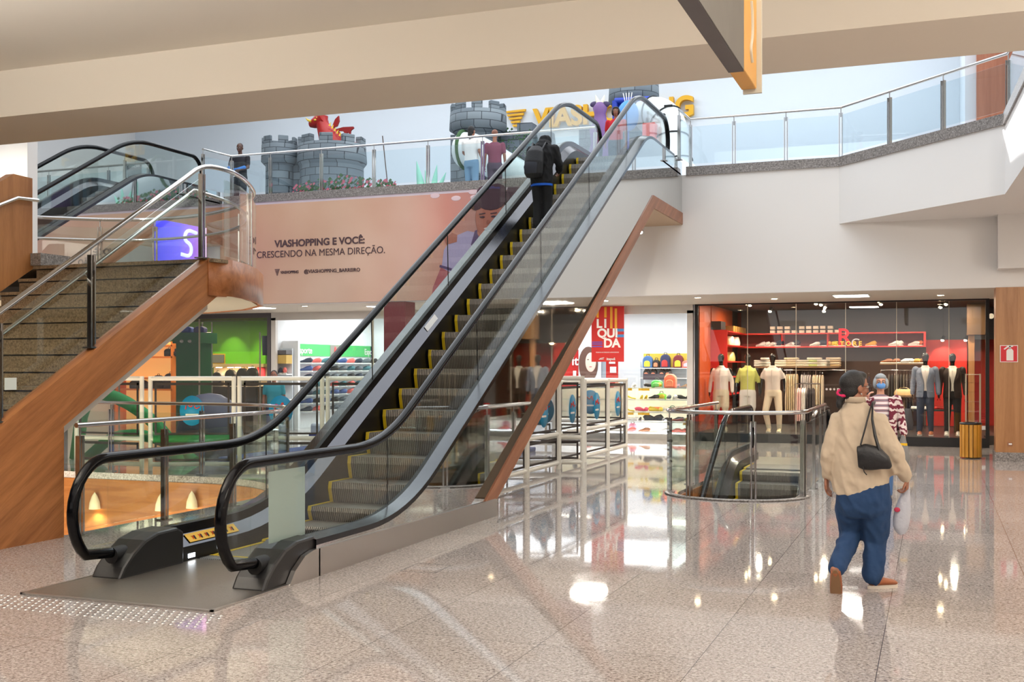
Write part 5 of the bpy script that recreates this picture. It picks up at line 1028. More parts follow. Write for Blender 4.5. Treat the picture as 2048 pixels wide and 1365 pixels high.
for u, v in ((1337, 212), (1322, 230)): p = PY(u, v, 24.75); MB().box((p.x-.10, p.y-.05, p.z-.025), (p.x+.10, p.y+.05, p.z+.025)).build('strap_pad', blackm, t, bevel=.02)
blu = mat('play_blue', (28, 60, 170), .5); lbl = mat('balloon_blue', (60, 140, 214), .35)
t = thing('padded_frame', 'blue padded play frame under the tall tower crown', 'play frame', PY(1232, 300, 25.5)); 
for (u0, v0), (u1, v1) in (((1230, 202), (1300, 198)), ((1230, 202), (1232, 330)), ((1298, 198), (1300, 330))): MB().cyl(PY(u0, v0, 25.4), PY(u1, v1, 25.4), .07, 12).build('padded_tube', blu, t)
a, c = PY(1234, 206, 25.45), PY(1262, 240, 25.45); MB().box((a.x, 25.45, c.z), (c.x, 25.47, a.z)).build('blue_net', blu, t)
t = thing('blue_balloon_fish', 'round light blue toy figure seen above the escalator handrail', 'toy', PY(1256, 235, 24.9)); p = PY(1256, 232, 24.9); MB().ell(p, (.26, .2, .36)).build('body', lbl, t); MB().cyl((p.x, p.y, F2), (p.x, p.y, p.z-.3), .03).build('stand', blu, t)
for k in range(4): MB().cyl(p+Vector((-.05+.04*k, -.05, .3)), p+Vector((-.1+.07*k, -.06, .52)), .012, 6).build('white_spike', white, t)
t = thing('red_pad', 'coral red padded block seen through the escalator glass', 'play block', PY(1303, 260, 24.6)); a, c = PY(1284, 246, 24.6), PY(1310, 285, 24.6); MB().box((a.x, 24.6, F2), (c.x, 24.9, a.z)).build('pad', mat('coral_red', (226, 70, 60), .5), t, bevel=.03)
# red dragon
red = mat('dragon_red', (168, 26, 22), .45); redd = mat('dragon_wing_red', (146, 20, 20), .5); dy = mat('dragon_yellow', (226, 190, 60), .5)
def DP(u, v, y=24.8): return PY(u, v, y)
t = thing('dragon_figure', 'red dragon figure with yellow horns on the wide castle tower', 'dragon statue', DP(655, 292))
P = [DP(668, 296), DP(660, 276), DP(650, 262), DP(644, 246), DP(643, 234)]; MB().loft([(P[0], .36, .30), (P[1], .30, .27), (P[2], .2, .2), (P[3], .15, .16), (P[4], .17, .17)], 20).build('body', red, t)
P = [DP(648, 236), DP(637, 243), DP(628, 247), DP(620, 249)]; MB().loft([(P[0], .20, .17), (P[1], .17, .17), (P[2], .13, .13), (P[3], .07, .08)], 16, side=(0, 1, 0)).build('head', red, t)
for u0, v0, u1, v1 in ((622, 243, 611, 236), (634, 236, 640, 230)): MB().tube([DP(u0, v0, 24.65), DP((u0+u1)/2-1, (v0+v1)/2+1, 24.65), DP(u1, v1, 24.65)], [.035, .025, .005], 8).build('horn', dy, t)
MB().ell(DP(630, 240, 24.62), (.04, .02, .025), 8, 6).build('eye', dy, t)
MB().prism([(p.x, p.z) for p in (DP(655, 258), DP(664, 236), DP(671, 229), DP(672, 240), DP(668, 250), DP(662, 252), DP(660, 258))], 'y', 24.95, 25.0).build('wing', redd, t)
MB().prism([(p.x, p.z) for p in (DP(664, 262), DP(688, 255), DP(708, 254), DP(709, 257), (DP(703, 262)), DP(702, 271), DP(697, 265), DP(693, 271), DP(688, 263), DP(676, 263))], 'y', 24.75, 24.80).build('wing', redd, t)
P = [DP(664, 290), DP(684, 292), DP(700, 289), DP(712, 290)]; MB().tube(P, [.2, .13, .10, .06], 12).build('tail', red, t)
for k in range(9): u = 659+k*5.5; v = 250+k*4.6; 
for k in range(8): p = DP(659+k*5, 252+k*5, 24.62); MB().tube([p, p+Vector((.04, 0, .09))], [.03, .004], 6).build('back_spike', dy, t)
# purple dragon
pur = mat('figure_purple', (118, 82, 140), .5); t = thing('horned_figure', 'purple long-eared figure with cream horns above the escalator', 'statue', DP(1201, 270)); y_ = 24.6
MB().loft([(Vector((DP(1201, 285, y_).x, y_, F2)), .30, .26), (DP(1201, 300, y_), .26, .24), (DP(1201, 285, y_), .22, .2), (DP(1201, 258, y_), .26, .22), (DP(1201, 242, y_), .15, .15), (DP(1200, 228, y_), .13, .14), (DP(1200, 216, y_), .17, .17), (DP(1200, 206, y_), .08, .1)], 18).build('body', pur, t)
for s_ in (-1, 1): MB().tube([DP(1200+s_*3, 208, y_), DP(1200+s_*6, 200, y_), DP(1200+s_*9, 190, y_)], [.05, .04, .006], 8).build('horn', mat('horn_cream', (232, 230, 206), .5), t); MB().ell(DP(1200+s_*11, 209, y_), (.11, .03, .07), 12, 8).build('ear', mat('ear_dark', (58, 44, 84), .6), t)
# small planting, pole and leafy spikes
t = thing('flower_bed', 'low planter of pink flowers and greenery before the wide castle tower', 'planter', PY(680, 380, 22.2)); 
a, c = PY(590, 372, 22.0), PY(790, 372, 22.0); MB().box((a.x, 21.9, F2), (c.x, 22.2, F2+.22)).build('trough', mat('trough_dark', (60, 52, 50), .7), t)
b = MB(); b2 = MB()
for i in range(420):
    x = random.uniform(a.x, c.x); hgt = .26+.42*random.random()*(1-abs((x-a.x)/(c.x-a.x)-.45)); q_ = Vector((x, random.uniform(21.85, 22.25), F2+hgt)); s_ = random.uniform(.02, .05); (b if random.random() < .72 else b2).add([q_+Vector((-s_, 0, 0)), q_+Vector((0, -.02, -s_)), q_+Vector((s_, 0, .01)), q_+Vector((0, .01, s_))], [(0, 1, 2, 3)])
b.build('foliage', ivy, t, kind='stuff'); b2.build('blossom', mat('blossom_pink', (190, 90, 110), .7), t, kind='stuff')
t = thing('pole', 'thin dark pole leaning beside the flower planter', 'pole', PY(778, 372, 22.1)); MB().cyl(PY(765, 272, 22.1), (PY(779, 360, 22.1).x, 22.1, F2), .012, 8).build('shaft', mat('pole_brown', (84, 66, 58), .6), t)
t = thing('spiky_leaf_figure', 'pale green spiked figure low behind the gallery glass', 'statue', PY(860, 375, 22.8)); lg = mat('spike_mint', (150, 214, 190), .5)
for (u0, v0), (u1, v1), r_ in (((842, 372), (833, 322), .10), ((856, 372), (850, 340), .07), ((868, 372), (874, 330), .08), ((880, 372), (892, 345), .06)): MB().tube([PY(u0, v0, 22.8), PY((u0+u1)/2, (v0+v1)/2, 22.8), PY(u1, v1, 22.8)], [r_, r_*.6, .005], 8).build('spike', lg, t)
a = PY(828, 365, 22.8); MB().ell((a.x+.5, 22.9, F2+.15), (.65, .3, .22)).build('base', mat('base_teal', (30, 120, 100), .5), t)
t = thing('black_frame_board', 'small black notice frame on the upper floor beyond the distant escalator', 'sign', PY(267, 350, 22.5)); a, c = PY(254, 328, 22.5), PY(282, 352, 22.5); MB().box((a.x, 22.5, c.z), (c.x, 22.53, a.z)).build('board', blackpl, t); MB().cyl(((a.x+c.x)/2, 22.52, F2), ((a.x+c.x)/2, 22.52, c.z), .015).build('pole', steel, t); fit('lettering', 'ATENÇÃO', a.x+.04, c.x-.04, a.z-.08, .05, white, 22.495, t)

# ---------------------------------------------------------------- play fence on the ground floor
pvc = mat('fence_pipe', (240, 236, 224), .35); trimk = mat('vinyl_binding', (52, 44, 40), .6); stk_b = mat('sticker_blue', (24, 140, 184), .5); mat('sticker_scribble', (206, 60, 50), .5)
def fence_panel(w_, h_, zm, label, sticker=True, foam=False):
    t = thing('play_fence_panel', label, 'fence panel'); r_ = .035; zb = .10
    for x in (r_, w_-r_): MB().cyl((x, 0, .0), (x, 0, h_), r_, 12).build('upright', pvc, t)
    for z, n_ in ((h_-r_, 'top_rail'), (zm, 'middle_rail'), (zb, 'bottom_rail')): MB().cyl((r_, 0, z), (w_-r_, 0, z), r_, 12).build(n_, pvc, t)
    for z0_, z1_, n_ in ((zm+.06, h_-.10, 'upper_vinyl'), (zb+.05, zm-.06, 'lower_vinyl')):
        MB().box((.11, -.004, z0_), (w_-.11, .004, z1_)).build(n_, PVC, t)
        b = MB(); b.box((.10, -.008, z1_-.04), (w_-.10, .008, z1_)); b.box((.10, -.008, z0_), (w_-.10, .008, z0_+.03)); b.box((.10, -.008, z0_), (.13, .008, z1_)); b.box((w_-.13, -.008, z0_), (w_-.10, .008, z1_)); b.build('binding', trimk, t)
    if sticker:
        zc = (zm+h_)/2-.05; b = MB(); b.lathe([(0, 0), (.19, 0), (.19, .003), (0, .003)], (0, 0, 0), 24); b.v = [(w_*.5+p[0], -.012-p[2], zc+p[1]*1.25) for p in b.v]; b.build('round_sticker', stk_b, t)
        MB().tube(smooth([(w_*.5-.10, -.018, zc+.02), (w_*.5-.08, -.018, zc+.12), (w_*.5-.01, -.018, zc+.04), (w_*.5+.03, -.018, zc+.15), (w_*.5+.05, -.018, zc+.02), (w_*.5+.12, -.018, zc+.06)], 2), .010, 6).build('sticker_scribble', M['sticker_scribble'], t)
        MB().box((w_*.5-.1, -.018, zc-.08), (w_*.5+.1, -.015, zc-.05)).build('sticker_scribble', pvc, t)
    if foam: MB().cyl((.09, 0, zm), (w_-.09, 0, zm), .06, 16).build('foam_sleeve', mat('foam_green', (24, 130, 60), .7), t)
    return t
dirx = Vector((.911, .411, 0)); angf = math.atan2(.411, .911); PW = 1.36; P0 = Vector((-11.52, 14.22, 0))
lab = ['white pipe fence panel with blue sticker and green foam sleeve, by the stairwell guard', 'white pipe fence panel with blue sticker, between the foam-sleeved panel and the escalator', 'white pipe fence panel partly hidden by the long escalator newel', 'white pipe fence panel behind the long escalator', 'white pipe fence panel behind the escalator, nearest the aisle']
fp0 = fence_panel(PW, 1.48, .50, lab[0], True, True); put(fp0, P0, angf, lab[0], 'pipe fence panels around the play area')
fp1 = fence_panel(PW, 1.48, .50, lab[1]); put(fp1, P0+dirx*(PW+.02), angf, lab[1], 'pipe fence panels around the play area')
for k in (2, 3, 4): dup(fp1, P0+dirx*(PW+.02)*k, angf, lab[k])
fp2 = fence_panel(1.36, 1.48, .50, 'white pipe fence panel almost hidden behind the wooden stair', False); put(fp2, (-12.95, 14.2, 0), 0, None, 'pipe fence panels around the play area')
ylist = [14.0, 15.29, 16.77, 18.15, 19.6, 20.94]; labs = ['first white fence panel on the aisle side, behind the foot of the wooden band', 'aisle-side white fence panel, second from the escalator', 'aisle-side white fence panel with two surfboard-shaped stickers seen through it', 'aisle-side white fence panel, second from its far corner', 'aisle-side white fence panel at the far corner near the shoe shop']
for k in range(5):
    t = fence_panel(ylist[k+1]-ylist[k], 1.41, .56, labs[k]); put(t, (-5.6, ylist[k], 0), PI/2, labs[k], 'aisle-side fence panels')
for k in range(3): t = fence_panel(1.45, 1.41, .56, 'x', True); put(t, (-9.97+k*1.46, 20.94, 0), 0, 'rear white fence panel towards the shoe shop, %s' % ['behind the escalator', 'in the middle', 'by the far corner'][k])
# soft play pieces inside
t = thing('foam_tube_arch', 'green foam tubes forming an arch inside the play area', 'play equipment', (-13, 15.4, 0)); gf = mat('foam_green', (24, 130, 60), .7)
MB().tube(smooth([(-14.2, 15.6, 0), (-14.0, 15.6, 1.2), (-13.2, 15.6, 1.1), (-12.3, 15.6, .55), (-12.0, 15.6, 0)], 2), .11, 14).build('tube', gf, t); MB().tube(smooth([(-14.2, 15.9, 0), (-13.6, 15.9, .45), (-12.6, 15.9, .4), (-11.9, 15.9, 0)], 2), .10, 14).build('tube', gf, t)
t = thing('blue_play_mat', 'blue foam mat with white edge inside the play area', 'mat', (-9.4, 17.5, 0)); MB().box((-11.5, 16.0, 0), (-7.2, 20.2, .08)).build('mat', mat('mat_blue', (40, 70, 130), .7), t, bevel=.02); 
t = thing('play_padding', 'low white padded play wall inside the fence', 'play equipment', (-9.2, 18.6, .08)); MB().box((-11.2, 18.5, .08), (-7.4, 18.8, .55)).build('pad', mat('pad_white', (214, 218, 226), .4), t, bevel=.05); MB().box((-11.2, 18.47, .3), (-7.4, 18.5, .36)).build('blue_stripe', mat('mat_blue2', (40, 60, 140), .6), t)
t = thing('round_play_drum', 'dark grey play drum behind the foam-sleeved fence panel', 'play equipment', (-11.3, 16.6, 0)); MB().lathe([(0, 0), (.55, 0), (.6, .4), (.5, .95), (.2, 1.12), (0, 1.15)], (-12.4, 17.0, 0), 24).build('drum', mat('drum_grey', (74, 76, 88), .5), t)

# ---------------------------------------------------------------- hanging sign
t = thing('hanging_sign', 'dark grey hanging direction sign with an orange end and white arrow strokes', 'hanging sign', (-1.0, 5.4, 3.2)); zb = 3.2; zt = 4.1; xl, xr = -1.03, -.945; ye = 6.36; yo = 5.93
sgm = mat('sign_grey', (104, 100, 96), .45); sgd = mat('sign_dark', (84, 78, 78), .5); sor = mat('sign_orange', (222, 166, 84), .5); spl = mat('sign_pale', (216, 214, 200), .5)
MB().box((xl, 3.6, zb+.003), (xr, yo, zt)).build('panel', sgm, t); MB().box((xl, 3.6, zb), (xr-.004, yo+.02, zb+.004)).build('underside', sgd, t)
MB().box((xl+.002, yo, zb+.003), (xr+.002, ye, zt)).build('orange_end', sor, t, bevel=.006); MB().box((xl+.01, ye, zb-.02), (xr+.03, ye+.02, zt)).build('end_plate', spl, t)
MB().tube(smooth([(xr+.004, 6.13, 3.63), (xr+.004, 6.17, 3.55), (xr+.004, 6.17, 3.44), (xr+.004, 6.10, 3.36), (xr+.004, 6.16, 3.30)], 2), [.012]*100 if False else .012, 8, rz=.2).build('white_stroke', spl, t)
MB().tube([(xr+.004, 5.2, 3.74), (xr+.004, 5.33, 3.58)], .012, 8).build('white_stroke', spl, t)
for y in (4.2, 5.6): MB().cyl((-.99, y, zt), (-.99, y, 4.7), .008, 8).build('suspension_rod', steel, t)

# ---------------------------------------------------------------- tactile studs, floor hatch
t = thing('tactile_strip', 'strip of small steel tactile studs set before the escalator landing plate', 'tactile studs', (-5.3, 5.7, 0)); n = 0; rest = MB(); bl = None
for r in range(6):
    for k in range(31):
        x = -6.22+k*.062+.031*(r % 2); y = 6.10-.062*r
        if n < 100:
            if bl is None: b = MB(); b.lathe([(.013, 0), (.011, .004), (.006, .0055), (0, .0055)], (0, 0, 0), 10); me = b.mesh('stud', steel)
            bl = bpy.data.objects.new('stud', me); COL.objects.link(bl); bl.parent = t; bl.location = (x+5.3, y-5.7, 0)
        else: rest.lathe([(.013, 0), (.011, .004), (.006, .0055), (0, .0055)], (x, y, 0), 8)
        n += 1
rest.build('studs', steel, t, kind='stuff')
hp = [PZ(800, 1143), PZ(868, 1147), PZ(902, 1132), PZ(836, 1127)]
t = thing('floor_hatch', 'small tiled floor hatch with a thin dark seam near the escalator base', 'floor hatch', tuple(hp[0])); b = MB()
for i in range(4): b.bar(hp[i]+Vector((0, 0, .0005)), hp[(i+1) % 4]+Vector((0, 0, .0005)), .006, .001)
b.build('seam', mat('seam_dark', (40, 34, 32), .5), t)
# ---------------------------------------------------------------- people and mannequins
V = Vector
from mathutils import noise as _nz
def fused(mb, name, m, parent, voxel=.012, sm=6, fold=0, **k):
    me0 = mb.mesh('tmp', m); o = bpy.data.objects.new('tmp', me0); COL.objects.link(o)
    r = o.modifiers.new('r', 'REMESH'); r.mode = 'VOXEL'; r.voxel_size = voxel; r.use_smooth_shade = True
    s = o.modifiers.new('s', 'SMOOTH'); s.factor = .5; s.iterations = sm
    dg = bpy.context.evaluated_depsgraph_get(); me = bpy.data.meshes.new_from_object(o.evaluated_get(dg)); bpy.data.objects.remove(o)
    me.name = name; me.materials.clear(); me.materials.append(m)
    if fold:                                            # cloth folds: ridges that run slanting down the garment
        for v in me.vertices:
            c = v.co; q = V((c.x*9+c.z*3.5, c.y*9-c.z*2.0, c.z*4.5)); r_ = 1-abs(_nz.noise(q))*2; v.co += v.normal*fold*(r_*.7+_nz.noise(q*2.7)*.6-.5)
        me.update()
    ob = bpy.data.objects.new(name, me); COL.objects.link(ob); ob.parent = parent
    return tag(ob, **k)
def lerp(a, b, t): return a+(b-a)*t
def limb(b, pts, n=14):
    """pts: (point, radius) with soft joints"""
    P = [V(p) for p, r in pts]; R = [r for p, r in pts]
    for i in range(len(P)-1): b.loft([(lerp(P[i], P[i+1], t), lerp(R[i], R[i+1], t), lerp(R[i], R[i+1], t)) for t in (0, .25, .5, .75, 1)], n, side=(.9, .1, .05))
    for p, r in pts: b.ell(p, r, 12, 8)
def hand(b, wr, d, palm, curl=.5, side=1, s=1.0):
    """wr wrist, d pointing down the hand, palm = normal out of the palm, side = thumb side vector sign"""
    d = V(d).normalized(); pn = V(palm).normalized(); pn = (pn-d*pn.dot(d)).normalized(); ac = d.cross(pn)*side; wr = V(wr)
    b.loft([(wr-d*.01*s, .024*s, .018*s), (wr+d*.03*s, .034*s, .016*s), (wr+d*.075*s, .040*s, .014*s), (wr+d*.085*s, .036*s, .011*s)], 12, side=tuple(ac))
    for i, (o, L_) in enumerate(((-.030, .058), (-.011, .074), (.010, .080), (.030, .070))):
        p0 = wr+d*.078*s+ac*o*s; a1 = curl*.7; a2 = curl*1.5; a3 = curl*2.2
        q1 = p0+(d*math.cos(a1)+pn*math.sin(a1))*L_*.45*s; q2 = q1+(d*math.cos(a2)+pn*math.sin(a2))*L_*.33*s; q3 = q2+(d*math.cos(a3)+pn*math.sin(a3))*L_*.25*s
        b.tube([p0-d*.012*s, p0, q1, q2, q3], [.0085*s, .0092*s, .0085*s, .0078*s, .0062*s], 8); b.ell(q3, .0062*s, 8, 6)
    t0 = wr+d*.025*s+ac*.026*s; t1 = t0+(ac*.7+d*.6+pn*.25).normalized()*.036*s; t2 = t1+(ac*.25+d*.9+pn*.35).normalized()*.032*s
    b.tube([t0-ac*.01*s, t0, t1, t2], [.011*s, .0115*s, .0105*s, .0078*s], 8); b.ell(t2, .0078*s, 8, 6)
def head(b, c, f, up=(0, 0, 1), s=1.0, egg=False):
    """head with brow, nose, jaw and ears; c is the centre, f the facing direction"""
    f = V(f).normalized(); up = V(up); rt = f.cross(up).normalized(); up = rt.cross(f); c = V(c)
    def at(x, y, z): return c+rt*x*s+f*y*s+up*z*s
    def blob(x, y, z, r, n=14):
        t = MB(); t.ell((0, 0, 0), r, n, 10); b.add([c+rt*(x+p[0])*s+f*(y+p[1])*s+up*(z+p[2])*s for p in t.v], t.f, True)
    blob(0, -.008, .025, (.076, .092, .092)); blob(0, .012, -.03, (.060, .074, .082)); blob(0, .035, -.085, (.032, .035, .028))
    if not egg:
        blob(0, .088, -.012, (.012, .020, .026), 10); blob(0, .098, -.026, (.015, .014, .011), 10); blob(0, .080, -.058, (.024, .012, .011), 10)
        blob(0, .076, .026, (.046, .014, .010), 10)
        for sx in (-1, 1): blob(sx*.078, -.012, -.012, (.010, .020, .030), 10); blob(sx*.036, .052, -.03, (.022, .02, .02), 10)
    return at
def face_parts(at, root, s=1.0, eyes=True, lip=(150, 84, 78)):
    if eyes:
        for sx in (-1, 1):
            MB().ell(at(sx*.030, .078, .008), (.012*s, .012*s, .009*s), 10, 8).build('eye', mat('eye_white', (226, 222, 216), .3), root); MB().ell(at(sx*.030, .089, .008), (.006*s, .005*s, .006*s), 8, 6).build('iris', mat('iris_dark', (40, 26, 20), .2), root)
            MB().tube([at(sx*.014, .090, .024), at(sx*.030, .092, .029), at(sx*.048, .080, .025)], .0035*s, 6).build('eyebrow', mat('brow_dark', (34, 24, 20), .8), root)
    MB().ell(at(0, .090, -.060), (.022*s, .010*s, .006*s), 10, 6).build('lips', mat('lip_%d' % lip[0], lip, .5), root)
skin1 = mat('skin_brown', (150, 98, 74), .5); skin2 = mat('skin_dark', (84, 54, 42), .5); skin3 = mat('skin_light', (206, 152, 126), .5); hairb = mat('hair_black', (20, 17, 17), .45, bump=.6, bscale=160)

# ---- mannequins
mannm = mat('mannequin_gloss', (12, 12, 13), .12)
def garment_torso(b, g=.018, hem=.86, sw=.19, zsh=1.43, dep=.105, waist=.15, hemw=.17, c=0.0):
    b.loft([((c, 0, hem), hemw+g*.3, .115+g*.3), ((c, 0, 1.0), waist+g, .10+g), ((c, 0, 1.12), waist+g, .098+g), ((c, -.005, 1.27), .172+g, dep+g), ((c, 0, 1.38), .178+g*.6, .095+g*.6), ((c, .0, 1.445), .12, .07), ((c, .005, 1.475), .062, .058)], 22)
def mannequin(label, top, sleeves, bottoms, blen, shoes, loc, jacket=None, hemz=.86, rz=0, group=None, sway=0, s=1.0):
    t = thing('mannequin', label, 'mannequin', (0, 0, 0), group); b = MB()
    at = head(b, (0, -.01, 1.655), (0, -1, 0), egg=True, s=1.02)
    b.loft([((0, .012, 1.42), .06, .06), ((0, .01, 1.5), .048, .05), ((0, 0, 1.58), .046, .05)], 14)
    b.loft([((0, 0, .84), .165, .11), ((0, 0, .95), .165, .115), ((0, 0, 1.08), .135, .095), ((0, -.005, 1.27), .165, .105), ((0, 0, 1.38), .175, .09), ((0, 0, 1.46), .07, .06)], 20)
    arms = {}
    for sx in (-1, 1):
        sh = V((sx*.195, 0, 1.40)); el = V((sx*(.245), .03, 1.13)); wr = V((sx*.262, -.02, .89)); arms[sx] = (sh, el, wr)
        limb(b, [(sh, .052), (el, .038), (wr, .026)]); hand(b, wr, (sx*.03, -.1, -1), (-sx, 0, 0), .35, side=sx)
        hp = V((sx*.088+sway*.02, 0, .88)); kn = V((sx*.10+sway*.05*sx, -.02-.05*sway, .48)); an = V((sx*.115+sway*.03, .015, .09)); arms[sx*2] = (hp, kn, an)
        limb(b, [(hp, .088), (kn, .056), (lerp(kn, an, .3), .056), (an, .036)]); b.loft([(an+V((0, .04, -.05)), .03, .035), (an+V((0, -.03, -.055)), .036, .03), (an+V((0, -.13, -.07)), .038, .018), (an+V((0, -.16, -.075)), .02, .01)], 12)
    fused(b, 'body', mannm, t, .014, 5)
    m1 = mat('garment_%d_%d_%d' % top, top, .85, bump=.15, bscale=60); b = MB(); garment_torso(b, .018, hemz)
    for sx in (-1, 1):
        sh, el, wr = arms[sx]
        if sleeves: pts = [(sh+V((-sx*.02, 0, -.012)), .058), (el, .050)]+([(lerp(el, wr, .92), .042)] if sleeves > 1 else []); limb(b, pts if sleeves >= 1 else [(sh+V((-sx*.02, 0, -.012)), .060), (lerp(sh, el, .6), .058)])
    fused(b, 'shirt', m1, t, .014, 5)
    bcol = MB(); bcol.lathe([(.072, 1.45), (.066, 1.50), (.078, 1.475), (.082, 1.45)], (0, .005, 0), 20); bcol.build('collar', m1, t)
    bb_ = MB(); bb_.box((-.012, -.135, 1.0), (.012, -.118, 1.40)); bb_.build('button_placket', m1, t)
    if jacket:
        mj = mat('garment_%d_%d_%d' % jacket, jacket, .8, bump=.15, bscale=60)
        for side in (-1, 1):
            b = MB(); rows = []
            prof = [(.80, .190, .135), (.95, .182, .135), (1.12, .165, .130), (1.28, .20, .142), (1.38, .212, .128), (1.455, .13, .09)]
            for z, rx, ry in prof:
                openx = {0.80: .035, .95: .03, 1.12: .01, 1.28: .06, 1.38: .08, 1.455: .075}[z]; row = []
                a0 = -90+math.degrees(math.asin(min(.99, openx/rx)))
                for i in range(13): a = math.radians(a0+(90-a0)*i/12); row.append((side*rx*math.cos(a), ry*math.sin(a), z))
                rows.append(row)
            b.sheet(rows); b.build('jacket_front', mj, t, solid=.012, sub=1)
            sh, el, wr = arms[side]; b = MB(); limb(b, [(sh+V((0, 0, .01)), .075), (el, .060), (lerp(el, wr, .95), .048)]); fused(b, 'jacket_sleeve', mj, t, .015, 4)
            MB().prism([(side*.03, 1.12), (side*.085, 1.36), (side*.125, 1.33), (side*.10, 1.24)], 'y', -.160, -.150).build('lapel', mj, t)
            MB().box((min(side*.07, side*.15), -.150, .93), (max(side*.07, side*.15), -.138, .95)).build('pocket_flap', mj, t)
    m2 = mat('garment_%d_%d_%d' % bottoms, bottoms, .85, bump=.15, bscale=60); b = MB(); b.loft([((0, 0, .80), .175, .118), ((0, 0, .92), .176, .124), ((0, 0, 1.03), .150, .108)], 20)
    for sx in (-1, 1):
        hp, kn, an = arms[sx*2]; limb(b, [(hp, .10), (kn, .074)] if blen < 1 else [(hp, .10), (kn, .074), (an+V((0, 0, .0)), .054)])
        if blen < 1: limb(b, [(hp, .10), (lerp(hp, kn, .8), .092)])
    fused(b, 'trousers' if blen >= 1 else 'shorts', m2, t, .014, 4)
    m3 = mat('mshoe_%d_%d_%d' % shoes, shoes, .5)
    for sx in (-1, 1):
        an = arms[sx*2][2]; b = MB(); b.loft([(an+V((0, .055, -.045)), .032, .04), (an+V((0, -.02, -.035)), .044, .052), (an+V((0, -.09, -.06)), .048, .032), (an+V((0, -.17, -.068)), .044, .022), (an+V((0, -.20, -.072)), .02, .012)], 14); b.build('shoe', m3, t)
        z0 = an.z-.10; MB().prism([(an.x-.036, an.y+.06), (an.x+.036, an.y+.06), (an.x+.05, an.y-.1), (an.x+.038, an.y-.2), (an.x-.038, an.y-.2), (an.x-.05, an.y-.1)], 'z', z0+.005, z0+.03).build('shoe_sole', mat('sole_white2', (220, 214, 200), .6), t)
    t.location = loc; t.rotation_euler = (0, 0, rz); t.scale = (s, s, s); return t
PZ0 = .195
mannequin('black mannequin in a white long-sleeved shirt and cream shorts, beside the red cabinet', (228, 214, 204), 2, (222, 208, 178), .5, (226, 214, 190), (-4.47, 24.85, PZ0), s=.975)
mannequin('black mannequin in a lime yellow shirt and white shorts', (206, 206, 110), 1, (232, 226, 216), .5, (30, 28, 28), (-3.88, 24.85, PZ0), s=.975)
mannequin('black mannequin in a white short-sleeved shirt and long cream trousers', (226, 210, 196), .6, (228, 208, 178), 1, (228, 208, 170), (-3.33, 24.8, PZ0), s=.975, sway=1)
mannequin('black mannequin in a grey-blue blazer and blue jeans', (226, 216, 206), 2, (52, 60, 78), 1, (150, 84, 44), (-.19, 24.85, PZ0), jacket=(116, 124, 140), s=.975)
mannequin('black mannequin in a dark suit with a white tee', (230, 222, 206), 0, (26, 22, 20), 1, (226, 220, 204), (.34, 24.98, PZ0), jacket=(48, 34, 26), s=.97)

